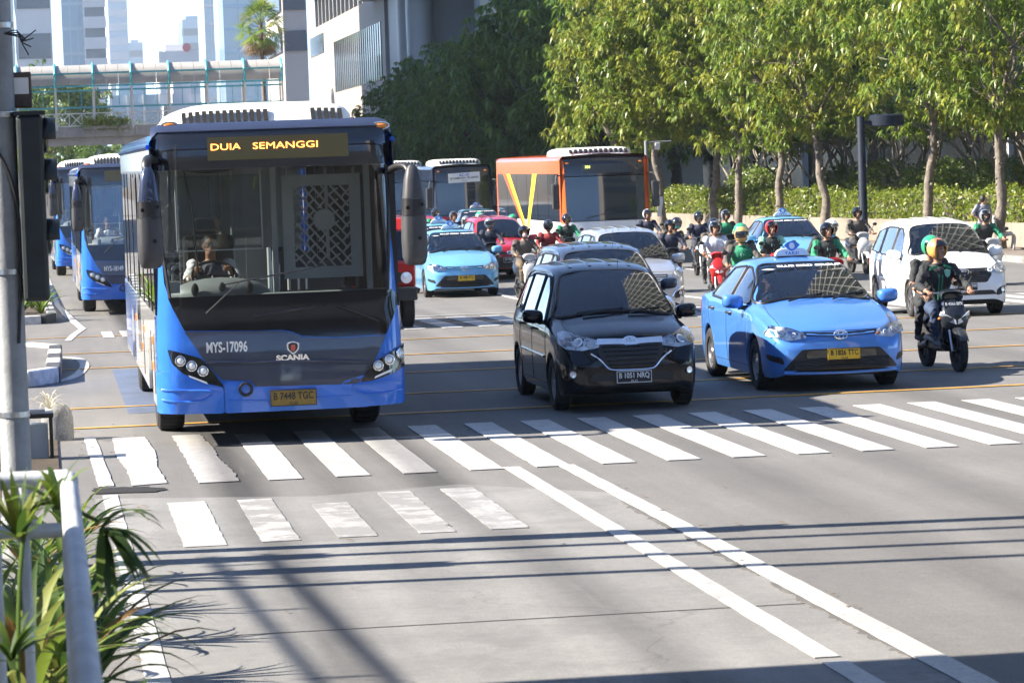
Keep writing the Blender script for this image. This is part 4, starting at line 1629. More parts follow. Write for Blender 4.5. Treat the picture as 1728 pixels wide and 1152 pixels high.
    for (tx, x, z, size, m_, sx_) in led_lines:
        p, nn = F(x, z)
        text('sign_lettering', tx, size, p + nn * .03, m_, sp, rot=(PI / 2 + .03, 0, 0), sx=sx_, align='LEFT', ext=.001)
    for x, z in (BP(283, 219), BP(642, 209)):
        p, nn = F(x, z)
        c = MB()
        c.ell((0, 0, 0), (.065, .02, .026), 14, 8)
        o = c.build('marker_light', amber, mask, 60)
        o.location = p + nn * .02
        c = MB().tube([(.085 * math.cos(t), 0, .035 * math.sin(t)) for t in np.linspace(0, 2 * PI, 20)[:-1]], .01, 6, closed=True)
        c.build('marker_bezel', chrome, o, 60).location = (0, .01, 0)
    # wipers
    wipers(r, F, [(*BP(340, 531), *BP(398, 476), *BP(370, 482), *BP(536, 447)), (*BP(634, 538), *BP(562, 514), *BP(422, 533), *BP(540, 514))])
    for q_ in kids(r):
        pass
    big_mirror(r, -1, black, bus_navy)
    big_mirror(r, 1, black, mirr)
    # ---------------- sides
    for sg in (-1, 1):
        def sd(y, z, sg=sg):
            return Vector((sg * 1.25, y, z)), Vector((sg, 0, 0))
        yf = .28
        arch = []
        for yc in (2.45, 8.75):
            arch += [(yc + .62 * math.cos(a), .5 + .55 * math.sin(a) if math.sin(a) > .01 else .42) for a in np.linspace(PI, 0, 10)]
        low = [(yf, .38)] + [(1.8, .38)] + arch[:10] + arch[10:] + [(LEN, .40), (LEN, 1.35), (yf, 1.35)]
        patch('side_panel', low, sd, bus_white, r, 0, .03, 1.5)
        patch('livery_swoosh', [(yf, .42), (.62, .42), (.78, 1.0), (.5, 1.34), (yf, 1.34)], sd, bus_blue, r, .003, .002, .5)
        patch('livery_swoosh', [(6.6, 1.34), (7.6, .9), (7.9, .45), (8.05, .45), (8.05, .8), (8.3, 1.06), (9.3, 1.08), (9.45, .45), (11.95, .45), (11.95, 1.34)], sd, bus_blue, r, .003, .002, .5)
        # window band: panes between slim black posts
        posts = [.32, 1.35, 2.35, 3.9, 5.4, 6.5, 7.4, 9.2, 10.6, 11.9]
        for a, b_ in zip(posts[:-1], posts[1:]):
            zl = 1.36 if not (5.3 < a < 7.0) else .75
            patch('window', rect(a + .04, b_ - .04, zl + .02, 2.78), sd, sideg, r, -.006, .002, 3)
            MB().box(sg * 1.22 - .03, sg * 1.22 + .03, a - .04, a + .04, 1.35, 2.8).build('window_post', black, r)
        for (a, b_) in ((5.42, 5.92), (5.96, 6.46)):
            patch('door_leaf', rect(a, b_, .7, 2.74), sd, mat('door_glass', (.02, .022, .025), .1, coat=1.), r, .004, .004, 3)
        for yy in (1.0, 1.9, 4.4, 7.9):
            patch('side_vent', [(yy, .5), (yy + .12, .5), (yy + .12, 1.0), (yy + .04, 1.12)], sd, under, r, .004, .002, 3)
        for yy, zz in ((1.35, 1.0), (1.55, .72), (4.2, .98), (4.9, .75), (7.2, .98)):
            patch('side_marker', rnd(rect(yy, yy + .14, zz, zz + .09), .02, 2), sd, amber, r, .012, .01, 3)
        patch('cant_rail', [(yf, 2.78), (LEN, 2.78), (LEN, 3.04), (yf, 3.04)], sd, mat('cant_black', (.03, .032, .036), .2, coat=.6), r, -.002, .02, 3)
        for yy in (.86 + 1.6, 8.75):
            w_ = wheel(r, sg * 1.06, yy, .485, .29, 'bus')
        loopbar('roof_gutter', [(.4, 3.06), (3, 3.06), (8, 3.06), (11.9, 3.06)], sd, bus_blue, r, .03, 0)
    # roof, rear, floor
    b = MB()
    n = 11
    secs = []
    ring = [(1.25, 3.03), (1.245, 3.10), (1.21, 3.16), (1.14, 3.2), (1.0, 3.23), (0, 3.26), (-1.0, 3.23), (-1.14, 3.2), (-1.21, 3.16), (-1.245, 3.10), (-1.25, 3.03)]
    for y in (.33, .5, 3, 6, 9, 11.8, 12.0):
        secs += [(x, y + (.18 if abs(x) < 1.2 and y < .4 else 0), z) for x, z in ring]
    b.add(secs, [(i * n + j, i * n + j + 1, (i + 1) * n + j + 1, (i + 1) * n + j) for i in range(6) for j in range(n - 1)])
    b.m = [1 if (k % (n - 1)) in (0, 1, 2, 7, 8, 9) else 0 for k in range(len(b.f))]
    b.build('roof', [roofw, bus_blue], r, 40)
    MB().box(-1.24, 1.24, 11.94, 12.0, .4, 3.05).build('rear_panel', bus_blue, r)
    MB().box(-1.2, 1.2, 11.86, 11.9, .62, 2.98).build('rear_lining', cab_grey, r)
    for sg in (-1, 1):
        MB().box(sg * 1.2 - .012, sg * 1.2 + .012, .9, 11.85, .62, 1.36).build('side_lining', cab_grey, r)
    MB().box(-1.2, 1.2, .3, 11.9, .45, .62).build('floor', cab_dark, r)
    MB().box(-1.2, 1.2, .55, 11.9, 2.98, 3.02).build('ceiling_panel', cab_grey, r)
    ac_pod(r, 1.35, 4.6, 2.0, 3.21, .30, roofw)
    ac_pod(r, 5.6, 8.4, 1.9, 3.21, .24, roofw, 8)
    # ---------------- cab seen through the windscreen
    db = MB()
    db.add([(-1.16, .35, 1.0), (1.16, .35, 1.0), (1.16, .38, 1.40), (-1.16, .38, 1.40), (-1.16, .95, 1.46), (1.16, .95, 1.46), (-1.16, .75, 1.52), (1.16, .75, 1.52)],
           [(0, 1, 2, 3), (3, 2, 7, 6), (6, 7, 5, 4)])
    db.build('dashboard', dash_m, r, 30)
    hd = MB().ell((-.55, .95, 1.52), (.52, .32, .17), 18, 10).build('instrument_hood', dash_m, r, 60)
    for k in range(3):
        MB().ell((-.82 + .28 * k, .66, 1.58), (.04, .02, .07), 10, 8).build('dash_vent', cab_dark, hd)
    sw = MB().tube([(-.60 + .23 * math.cos(a), 1.12 + .19 * math.sin(a) * .5, 1.70 + .15 * math.sin(a)) for a in np.linspace(0, 2 * PI, 25)[:-1]], .017, 8, closed=True)
    sw.tube([(-.60, 1.12, 1.70), (-.6, 1.0, 1.45)], .03, 8)
    sw.tube([(-.82, 1.12, 1.70), (-.38, 1.12, 1.70)], .014, 6)
    sw.build('steering_wheel', black, r, 50)
    st = MB().box(-.88, -.34, 1.75, 1.9, 1.25, 2.12)
    st.box(-.88, -.34, 1.3, 1.85, 1.1, 1.28)
    sto = st.build('driver_seat', cab_dark, r, bevel=.05)
    MB().box(-.76, -.46, 1.78, 1.88, 2.13, 2.3).build('headrest', cab_dark, sto, bevel=.04)
    # partition behind the cab on the door side: frame, slotted grating, plain lower panel
    pt = MB().box(.12, 1.14, 1.62, 1.66, .7, 1.5).build('partition_panel', cab_dark, r)
    g_ = MB()
    fx0, fx1, fz0, fz1 = .18, 1.02, 1.62, 2.72
    for (a, b_, c, d) in ((fx0, fx1, fz0, fz0 + .12), (fx0, fx1, fz1 - .12, fz1), (fx0, fx0 + .12, fz0 + .12, fz1 - .12), (fx1 - .12, fx1, fz0 + .12, fz1 - .12)):
        g_.box(a, b_, 1.6, 1.63, c, d)
    k = 0
    for i in range(-10, 12):       # slanted bars of the grating, clipped to its frame
        x0 = fx0 + .12 + i * .1
        z0, z1 = fz0 + .12, fz1 - .12
        pts = []
        for t in np.linspace(0, 1, 24):
            zz = z0 + (z1 - z0) * t
            xx = x0 + (1 - t) * (z1 - z0) * .85
            if fx0 + .12 <= xx <= fx1 - .12:
                pts.append((xx, 1.615, zz))
        if len(pts) >= 2:
            g_.bar(pts[0], pts[-1], .02, .035, 0, (0, 1, 0))
    for zz in np.linspace(fz0 + .2, fz1 - .2, 7):
        for xx in np.linspace(fx0 + .16, fx1 - .16, 5):
            g_.bar((xx - .04, 1.612, float(zz) - .045 + (.03 if (xx * 10) % 2 > 1 else 0)), (xx + .05, 1.612, float(zz) + .05), .018, .03, 0, (0, 1, 0))
    gr = g_.build('grating', cab_grey, r)
    c = MB()
    c.lathe([(.001, 0), (.115, 0), (.115, .02), (.10, .024), (.10, .014), (.001, .012)], axis='y', n=28)
    c.v = [(a + .62, 1.598 - b_, cc + 2.24) for a, b_, cc in c.v]
    c.build('grating_emblem', cab_grey, gr, 40)
    MB().box(.06, .12, 1.58, 1.66, .7, 2.95).build('partition_post', cab_grey, r)
    MB().box(1.06, 1.12, 1.58, 1.66, .7, 2.95).build('partition_post', cab_grey, r)
    MB().box(-1.14, .06, 1.95, 2.0, .7, 1.62).build('cab_screen', cab_grey, r)
    MB().box(-.2, .04, 1.9, 1.95, 1.64, 2.9).build('cab_screen_frame', cab_grey, r)
    # second grating behind the driver's shoulder
    g2 = MB()
    for i in range(8):
        z0 = 1.75 + i * .12
        g2.bar((-1.13, 1.98, z0), (-.86, 1.98, z0 - .28), .02, .04, 0, (0, 1, 0))
        g2.bar((-1.13, 1.985, z0 - .28), (-.86, 1.985, z0), .02, .03, 0, (0, 1, 0))
    g2.build('grating', cab_grey, r)
    yrail = mat('grab_rail', (.7, .72, .72), .35, .4)
    MB().tube([(-.02, 1.0, 1.3), (-.02, 1.0, 1.98)], .022, 8).build('grab_rail', yrail, r, 50)
    MB().tube([(-.98, .75, 2.8), (-.98, .72, 1.98), (-.1, .72, 1.98), (-.1, .75, 2.8)], .008, 6).build('sun_blind_rail', yrail, r)
    MB().box(-.97, -.11, .73, .735, 2.0, 2.75).build('sun_blind', glass('sun_blind', (.75, .8, .82), .85), r)
    MB().ell((-.62, .6, 2.86), (.32, .1, .09), 14, 8).build('ceiling_console', cab_dark, r, 60)
    MB().tube([(-.9, .6, 2.88), (-.82, .55, 2.4), (-.78, .6, 1.7)], .008, 6).build('cable', cab_dark, r)
    MB().box(-1.12, -.98, .5, .56, 1.56, 1.68).build('paper_bundle', whitem, r)
    # passengers' saloon: seats in rows behind
    for yy in (3.4, 4.5, 7.6, 8.8, 10.0):
        for xx in (-.95, .55):
            s_ = MB().box(xx, xx + .42, yy, yy + .1, 1.0, 1.75)
            s_.box(xx, xx + .42, yy - .42, yy, 1.0, 1.1)
            s_.build('seat', mat('seat_blue', (.06, .075, .11), .7), r, bevel=.03)
    for yy in (2.6, 4.8, 7.0):
        for xx in (-.3, .3):
            MB().tube([(xx, yy, .62), (xx, yy, 2.97)], .018, 8).build('grab_rail', mat('rail_steel', (.5, .5, .48), .4), r, 50)
    return r


city_bus('city_bus', (2.35, 32.45, 0), 0, 'large blue city bus number MYS-17096 at the crosswalk', 'MYS-17096', 'B 7448 TGC',
         [('DUIA', -.63, 3.03, .095, led, 1.4), ('SEMANGGI', -.2, 3.03, .095, led, 1.45)])
city_bus('city_bus', (atY(233, 400, 70).x, 70, -.3), R(.4), 'second blue city bus number MYS-18149 following the front bus', 'MYS-18149', 'B 7391 TGA',
         [('DARI BLOK M', -.22, 3.07, .1, led_y, 1.0), ('KE KOTA', -.22, 2.95, .1, led_y, 1.0)])
city_bus('city_bus', (atY(165, 400, 96).x, 96, -.3), R(1.0), 'third blue city bus, farthest back in the bus lane', 'MYS-18102', 'B 7320 TGA', [('DARI', -.3, 3.05, .12, led_y, 1.0)])

# ------------------------------------------------------------------ other buses farther back


def plain_bus(name, loc, rz, label, w, h, LEN, body, pillar, skirt, sign, stripes=None, ac=True, mirror_=True, face=1, zwin=1.25, zsk=.4):
    r = thing(name, loc, rz, label, 'bus')
    hw = w / 2
    F = front_fn(hw, [(.3, .06), (.5, 0), (1.0, .02), (zwin, .05), (h - .55, .16), (h - .2, .2), (h - .05, .28), (h + .02, .4)], .06, .16)
    z0 = .36
    patch('front_panel', [(-hw, z0), (hw, z0), (hw, zwin), (-hw, zwin)], F, skirt, r, 0, .04, .12)
    for sg in (-1, 1):
        o_ = [(hw - .14, zwin - .05), (hw, zwin - .05), (hw, h - .05), (hw - .05, h - .02), (hw - .12, h - .1)]
        patch('corner_pillar', o_ if sg > 0 else mir(o_), F, pillar, r, .006, .06, .1)
    wsx = hw - .13
    dk = mat('far_windscreen', (.012, .016, .018), .03, spec=.7, coat=1.)
    wsd = patch('windscreen', rnd(rect(-wsx, wsx, zwin + .02, h - .55), .04, 3), F, dk, r, .004, .01, .12)
    mk = patch('sign_mask', rnd(rect(-wsx, wsx, h - .53, h - .12), .05, 3), F, blackg, r, .008, .02, .12)
    patch('roof_cowl', rnd([(-hw + .08, h - .12), (hw - .08, h - .12), (hw - .14, h), (-hw + .14, h)], .03, 2), F, pillar if not ac else blackg, r, .012, .03, .12)
    for sg in (-1, 1):
        p, nn = F(sg * (hw - .3), .72)
        c = MB()
        c.lathe([(.1, 0), (.1, .02), (.08, .03), (.001, .02)], n=18)
        o = c.build('headlight', lampw, r, 40)
        o.location = p + nn * .005
        o.rotation_euler = nn.to_track_quat('Z', 'Y').to_euler()
        p, nn = F(sg * (hw - .22), h - .17)
        c = MB().ell((0, 0, 0), (.05, .02, .025), 10, 6)
        o = c.build('marker_light', amber, r, 60)
        o.location = p + nn * .012

        def sd(y, z, sg=sg):
            return Vector((sg * hw, y, z)), Vector((sg, 0, 0))
        patch('side_panel', [(.25, zsk), (LEN, zsk), (LEN, zwin), (.25, zwin)], sd, skirt, r, 0, .03, 2)
        patch('upper_rail', [(.25, h - .45), (LEN, h - .45), (LEN, h - .08), (.25, h - .08)], sd, body, r, 0, .03, 2)
        npn = 6
        for k in range(npn):
            a, b_ = .4 + (LEN - .6) * k / npn, .4 + (LEN - .6) * (k + 1) / npn
            patch('window', rect(a + .02, b_ - .02, zwin, h - .45), sd, dk, r, .002, .01, 3)
        patch('side_post', rect(.22, .42, zwin, h - .4), sd, pillar, r, .004, .02, 3)
        patch('side_post', rect(LEN - .2, LEN, zsk, h - .4), sd, pillar, r, .004, .02, 3)
        if stripes:
            stripes(r, sd)
        for yy in (2.3, LEN * .72):
            wheel(r, sg * (hw - .2), yy, .48, .28, 'bus')
        if mirror_:
            m1 = MB().tube([(sg * (hw - .05), .3, h - .5), (sg * (hw + .12), .1, h - .5), (sg * (hw + .16), .08, h - .75)], .025, 6).build('mirror_arm', black, r, 50)
            MB().box(sg * (hw + .16) - .11, sg * (hw + .16) + .11, .04, .13, h - 1.45, h - .72).build('mirror_shell', mirr, m1, bevel=.05)
    b = MB()
    ring = [(hw, h - .1), (hw - .03, h - .02), (hw - .12, h + .04), (0, h + .09), (-hw + .12, h + .04), (-hw + .03, h - .02), (-hw, h - .1)]
    n = 7
    for y in (.3, .5, LEN * .5, LEN - .2, LEN):
        b.add([(x, y, z) for x, z in ring], [])
    b.f = [(i * n + j, i * n + j + 1, (i + 1) * n + j + 1, (i + 1) * n + j) for i in range(4) for j in range(n - 1)]
    b.m = [0] * len(b.f)
    b.build('roof', body, r, 40)
    MB().box(-hw + .02, hw - .02, LEN - .05, LEN, zsk, h).build('rear_panel', body, r)
    MB().box(-hw + .05, hw - .05, .4, LEN - .1, .35, .5).build('floor', under, r)
    if ac:
        ac_pod(r, .9, 4.2, w * .8, h + .05, .22, roofw, 12, .4)
    wipers(r, F, [(-.5 * hw, zwin + .05, .1, zwin + .25, -.45 * hw, zwin + .12, .5 * hw, zwin + .3)])
    return r, F, wsd, mk


or_p = paint('bus_orange', (.72, .13, .025), .35)
yel_m = mat('stripe_yellow', (.85, .6, .02), .4)


def v_stripes(r, sd):
    for (y0, y1, m_, o_) in ((9.9, 4.6 + 1.9, or_p, 0), (9.3, 6.3, yel_m, .35), (4.2, 5.9, yel_m, .35)):
        for e in (0, .35):
            patch('livery_stripe', [(y0 + e * 1.3, 2.6), (y0 + e * 1.3 + .3, 2.6), (y1 + .25 + e * .5, 1.0), (y1 + e * .5, 1.0)][::1], sd, m_, r, .006, .002, 3)


pL, pR = atY(948, 330, 88), atY(1098, 330, 88)
ob, F_, wsd_, mk_ = plain_bus('city_bus', ((pL.x + pR.x) / 2, 88, -.3), R(.5), 'orange and white bus with yellow V stripes in the far lane', pR.x - pL.x, 3.05, 12, or_p, or_p, bus_white, None, v_stripes)
p, nn = F_(-.1, 2.71)
sg_ = patch('destination_sign', rect(-.62, .72, 2.59, 2.83), F_, mat('sign_grey_panel', (.05, .055, .055), .3), mk_, .014, .004, .2)
text('sign_lettering', '704', .1, p + Vector((-.38, -.03, .05)), led_y, sg_, ext=.001)
# passengers' cloth and rails just behind the glass are read as dark panes from here

w2 = 2.12
pL, pR = atY(733, 350, 112), atY(833, 350, 112)
navy = paint('coach_navy', (.02, .028, .05), .25)
gsk = paint('coach_green', (.02, .13, .07), .35)


def k_stripe(r, sd):
    patch('livery_stripe', rect(.3, 8.4, .98, 1.12), sd, red_c, r, .004, .002, 3)


kb, F_, wsd_, mk_ = plain_bus('minibus', ((pL.x + pR.x) / 2, 112, -.3), 0, 'dark navy bus with white route card in its windscreen', pR.x - pL.x, 2.85, 8.5, navy, navy, gsk, None, k_stripe, zwin=1.12)
patch('livery_stripe', rect(-.95, .95, .98, 1.1), F_, red_c, kb, .006, .004, .3)
p, nn = F_(0, 2.45)
rc = MB().box(-.50, .62, -.01, .01, -.17, .17).build('route_card', whitem, kb)
rc.location = p + Vector((0, -.04, 0))
rc.rotation_euler = (0, R(-2), 0)
inkb = mat('ink_blue', (.05, .15, .5), .5)
text('card_lettering', 'AC-10', .13, (.06, -.013, .09), inkb, rc, bold=.003)
text('card_lettering', 'KP. RAMBUTAN - TN. ABANG', .085, (.06, -.013, -.015), pl_dark, rc, bold=.002, sx=.9)
text('card_lettering', 'VIA TOL', .055, (.06, -.013, -.11), pl_dark, rc)
pB = atY(700, 350, 118)
plain_bus('minibus', (pB.x - .35, 118, -.3), 0, 'light blue bus behind the front bus mirror, left of the navy bus', 2.1, 2.85, 8.5, paint('coach_sky', (.1, .32, .55), .35), paint('coach_sky', (.1, .32, .55), .35), paint('coach_sky', (.1, .32, .55), .35), None, None, zwin=1.12)

# red lorry whose nose just shows between bus and pale taxi
lr = thing('pickup_truck', (atY(704, 450, 56).x - .88, 56, road_z(56)), 0, 'red truck nose with black bumper hidden behind the front bus', 'truck')
cabm = paint('truck_red', (.4, .02, .015), .4)
b = MB()
b.prism([(0, .75), (0, 1.15), (.12, 1.75), (.28, 1.95), (1.7, 1.98), (1.8, 1.7), (1.8, .6), (.2, .6)], -.85, .85, 'yz')
b.build('cab', cabm, lr, bevel=.05)
FT = lambda x, z: (Vector((x, (z - 1.15) * .2 if z > 1.15 else 0, z)), Vector((0, -1, .15)))
patch('windscreen', rnd(rect(-.72, .72, 1.2, 1.72), .06), FT, tint, lr, .006, .01, .3)
patch('grille', rnd(rect(-.6, .6, .82, 1.0), .03), FT, black, lr, .01, .01, .3)
MB().box(-.86, .86, -.12, .1, .5, .74).build('bumper', black, lr, bevel=.03)
for sg in (-1, 1):
    c = MB()
    c.lathe([(.1, 0), (.1, .02), (.001, .03)], axis='y', n=16)
    c.v = [(a + sg * .68, -b_ - .005, cc + .9) for a, b_, cc in c.v]
    c.build('headlight', lampw, lr, 40)
    wheel(lr, sg * .74, .55, .36, .2, 'steel')
    wheel(lr, sg * .74, 3.1, .36, .2, 'steel')
    MB().box(sg * 1.0 - .07, sg * 1.0 + .07, .18, .24, 1.15, 1.5).build('wing_mirror', black, lr, bevel=.02)
MB().box(-.2, .2, -.135, -.121, .55, .68).build('number_plate', pl_yellow, lr)
MB().box(-.9, .9, 1.95, 4.2, .75, 1.3).build('load_bed', cabm, lr, bevel=.02)
MB().box(-.35, .35, .3, 4.1, .42, .6).build('chassis', under, lr)
# ------------------------------------------------------------------ vegetation


def leaf_mat(name, c, tr, rough=.42):
    mt = bpy.data.materials.new(name)
    mt.use_nodes = True
    n = mt.node_tree
    n.nodes.clear()
    o = n.nodes.new('ShaderNodeOutputMaterial')
    p = n.nodes.new('ShaderNodeBsdfPrincipled')
    p.inputs['Roughness'].default_value = rough
    p.inputs['Specular IOR Level'].default_value = .45
    t = n.nodes.new('ShaderNodeBsdfTranslucent')
    mx = n.nodes.new('ShaderNodeMixShader')
    mx.inputs[0].default_value = .26
    g_ = n.nodes.new('ShaderNodeNewGeometry')
    rp = n.nodes.new('ShaderNodeValToRGB')
    rp.color_ramp.elements[0].color = (*[v * .6 for v in c], 1)
    rp.color_ramp.elements[1].color = (c[0] * 1.5, c[1] * 1.3, c[2] * 1.0, 1)
    n.links.new(g_.outputs['Random Per Island'], rp.inputs[0])
    n.links.new(rp.outputs[0], p.inputs['Base Color'])
    t.inputs[0].default_value = (*tr, 1)
    n.links.new(p.outputs[0], mx.inputs[1])
    n.links.new(t.outputs[0], mx.inputs[2])
    n.links.new(mx.outputs[0], o.inputs[0])
    _M[name] = mt
    return mt


leafA = leaf_mat('leaf_light', (.11, .18, .03), (.32, .46, .055))
leafB = leaf_mat('leaf_yellow_green', (.185, .215, .035), (.42, .46, .06))
leafC = leaf_mat('leaf_mid', (.095, .17, .03), (.2, .33, .04))
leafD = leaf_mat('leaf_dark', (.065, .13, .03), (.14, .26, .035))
leafE = leaf_mat('leaf_pale', (.13, .17, .06), (.2, .26, .08))
leafH = leaf_mat('leaf_hedge', (.11, .17, .02), (.26, .34, .03))
bark = mat('bark', (.16, .135, .11), .9, var=.45, vscale=6, bump=1., bscale=18)
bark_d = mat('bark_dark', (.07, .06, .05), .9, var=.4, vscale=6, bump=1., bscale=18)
twig = mat('bark_pale', (.24, .21, .17), .9, var=.35, vscale=6, bump=.6, bscale=18)


def leaves(rs, C, n, size, aspect=.24, droop=.35, spread=.3, out=None, up=0.):
    """n lance-shaped leaves about each clump centre, fanned out and hanging a little"""
    C = np.repeat(np.asarray(C, float), n, 0)
    N = len(C)
    d = rs.normal(size=(N, 3))
    d /= np.linalg.norm(d, axis=1)[:, None]
    pos = C + d * (spread * rs.uniform(.15, 1, (N, 1))) * np.array([1, 1, .75])
    dirv = d + rs.normal(size=(N, 3)) * .5
    dirv[:, 2] -= droop
    dirv[:, 2] += up
    dirv /= np.linalg.norm(dirv, axis=1)[:, None]
    s = np.cross(dirv, rs.normal(size=(N, 3)))
    s /= np.linalg.norm(s, axis=1)[:, None]
    nn = np.cross(s, dirv)
    L = size * rs.uniform(.6, 1.25, (N, 1))
    W_ = L * aspect
    V = np.stack([pos, pos + dirv * L * .45 + s * W_ * .5 + nn * L * .05, pos + dirv * L - nn * L * .1 - np.array([0, 0, 1]) * L * .12, pos + dirv * L * .45 - s * W_ * .5 + nn * L * .05], 1).reshape(-1, 3)
    F = np.arange(4 * N).reshape(-1, 4)
    return V, F


def whorls(rs, C, nw, nl, size, aspect, spread):
    """hanging tufts: nl lance leaves fall outwards from one twig tip, nw tufts to a clump"""
    C = np.repeat(np.asarray(C, float), nw, 0)
    d = rs.normal(size=(len(C), 3))
    d /= np.linalg.norm(d, axis=1)[:, None]
    tip = C + d * spread * rs.uniform(.3, 1, (len(C), 1))
    N = len(C) * nl
    pos = np.repeat(tip, nl, 0)
    base = np.repeat(rs.normal(size=(len(C), 3)) * .35, nl, 0)
    az = rs.uniform(0, 2 * PI, N)
    dirv = np.stack([np.cos(az), np.sin(az), rs.uniform(-1.3, .25, N)], 1) + base
    dirv /= np.linalg.norm(dirv, axis=1)[:, None]
    s = np.cross(dirv, np.array([0, 0, 1.]) + rs.normal(size=(N, 3)) * .3)
    s /= np.linalg.norm(s, axis=1)[:, None]
    L = size * rs.uniform(.65, 1.2, (N, 1))
    W_ = L * aspect
    dn = np.array([0, 0, -1.])
    p1 = pos + dirv * L * .4
    p2 = pos + dirv * L * .8 + dn * L * .25
    V = np.stack([pos, p1 + s * W_ * .5, p2 + dn * L * .12 + dirv * L * .05, p1 - s * W_ * .5], 1).reshape(-1, 3)
    return V, np.arange(4 * N).reshape(-1, 4)


def tree_proto(seed, trunk_h, crown_r, crown_h, nclump, nleaf, leafsize, mats, trunk_r=.13, lean=(0, 0), aspect=.24, spread=.42, knots=True, barkm=bark, fork=3, shape=1.0, dense_shell=.55):
    """returns (trunk mesh, crown mesh)"""
    rs = np.random.RandomState(seed)
    rg = random.Random(seed)
    b = MB()
    top = Vector((lean[0], lean[1], trunk_h))
    pts = [Vector((0, 0, -.1))]
    for k in range(1, 7):
        t = k / 6
        pts.append(Vector((lean[0] * t + rg.uniform(-.05, .05), lean[1] * t + rg.uniform(-.05, .05), trunk_h * t)))
    pp = catmull(pts, 4)
    b.tube(pp, [trunk_r * (1.35 - .55 * i / len(pp)) * rg.uniform(.92, 1.1) for i in range(len(pp))], 10)
    if knots:
        for k in range(int(trunk_h * 5)):
            z = rg.uniform(.4, trunk_h)
            a = rg.uniform(0, 2 * PI)
            t = z / trunk_h
            q = Vector((lean[0] * t, lean[1] * t, z)) + Vector((math.cos(a), math.sin(a), 0)) * trunk_r * .95
            b.ell(q, (.05, .05, .045), 6, 4)
    cc = top + Vector((0, 0, crown_h * .42))
    # clumps: mostly in an outer shell, uneven, with sunken gaps
    C = []
    lob = [(rs.normal(size=3), rs.uniform(.75, 1.12)) for _ in range(14)]
    lob = [(v / np.linalg.norm(v), s) for v, s in lob]
    while len(C) < nclump:
        d = rs.normal(size=3)
        d /= np.linalg.norm(d)
        k = 1.0
        best = max(lob, key=lambda q: float(q[0] @ d))
        k = best[1]
        rad = k * (rs.uniform(0, 1)**(.33 if rs.uniform() > dense_shell else .12))
        p = np.array([d[0] * crown_r * rad, d[1] * crown_r * rad, d[2] * crown_h * .58 * rad * (shape if d[2] < 0 else 1)])
        q = np.array(cc) + p
        if q[2] < trunk_h - .3 - rs.uniform(0, .7):
            continue
        C.append(q)
    C = np.array(C)
    # limbs reach towards scattered clumps
    idx = rs.choice(len(C), min(len(C), 26), False)
    forks = []
    for k in range(fork):
        a = 2 * PI * k / fork + rg.uniform(-.4, .4)
        e = top + Vector((math.cos(a) * crown_r * .35, math.sin(a) * crown_r * .35, crown_h * .28))
        md = top.lerp(e, .5) + Vector((0, 0, -.06))
        b.tube(catmull([top - Vector((0, 0, .25)), md, e], 4), [trunk_r * .62, trunk_r * .58, trunk_r * .54, trunk_r * .5, trunk_r * .46, trunk_r * .42, trunk_r * .38, trunk_r * .34, trunk_r * .3], 7)
        forks.append(e)
    for i in idx:
        e = Vector(C[i])
        s = min(forks, key=lambda f: (f - e).length)
        s0 = top if rg.random() < .2 else s
        md = s0.lerp(e, .5) + Vector((rg.uniform(-.2, .2), rg.uniform(-.2, .2), rg.uniform(-.25, .1)))
        b.tube(catmull([s0, md, e], 3), [trunk_r * .3, trunk_r * .26, trunk_r * .22, trunk_r * .17, trunk_r * .12, trunk_r * .09, trunk_r * .06], 5)
    tm = b.mesh('trunk', [barkm], 60)
    V, F = whorls(rs, C, nleaf // 8, 8, leafsize, aspect, spread)
    nleaf = nleaf // 8 * 8
    mi = rs.choice(len(mats), len(F), p=[m_[1] for m_ in mats])
    # a clump keeps mostly one tone
    cl = np.repeat(rs.choice(len(mats), len(C), p=[m_[1] for m_ in mats]), nleaf)
    mi = np.where(rs.uniform(size=len(F)) < .7, cl, mi)
    cm = fastmesh('crown', V, F, [m_[0] for m_ in mats], mi)
    return tm, cm


def put_tree(name, proto, loc, rz, sc, label, group=None):
    t = thing(name, loc, rz, label, 'tree', group)
    t.scale = (sc, sc, sc) if not hasattr(sc, '__len__') else sc
    obj('trunk', proto[0], t)
    obj('crown', proto[1], t)
    return t


sunny = [(leafA, .45), (leafB, .4), (leafC, .15)]
protoA = tree_proto(1, 4.0, 3.0, 5.6, 250, 80, .25, sunny, .125, aspect=.24)
protoB = tree_proto(2, 3.9, 2.9, 5.8, 240, 80, .25, sunny, .115, (.5, .1), aspect=.24)
protoC = tree_proto(3, 3.8, 2.7, 5.4, 235, 80, .25, sunny, .11, (-.35, .1), aspect=.24)
protoF = tree_proto(4, 3.6, 2.9, 6.0, 240, 80, .25, sunny, .115, (.2, -.2), aspect=.24, dense_shell=.4)
for i, (px, Y, pr, rz, sc, lab) in enumerate((
        (1690, 85, protoA, .3, 1.0, 'thick trunked light green street tree beside the standing woman'),
        (1400, 98, protoB, 2.0, 1.02, 'light green street tree just left of the lamp post'),
        (1313, 103, protoC, 4.1, .98, 'street tree behind the red helmeted rider, third trunk left of the lamp post'),
        (1243, 107, protoF, 1.1, .95, 'slim upright street tree right of the leaning trunk'),
        (1200, 110, protoB, 5.2, 1.0, 'street tree with leaning trunk behind the white jacketed rider'),
        (1122, 110, protoC, .7, 1.05, 'sunlit street tree rising right beside the orange bus'),
        (1048, 112, protoF, 2.7, .98, 'leftmost sunlit street tree behind the orange bus'),
        (1560, 91, protoC, 3.0, 1.05, 'light green street tree behind the white people carrier'))):
    p = atY(px, 392, Y)
    put_tree('street_tree', pr, (p.x, Y, -.2), rz, sc, lab, 'sunlit street trees on the right')
darkm = [(leafD, .45), (leafC, .45), (leafA, .1)]  # darker leaves put part of the far trees' shade into the colour
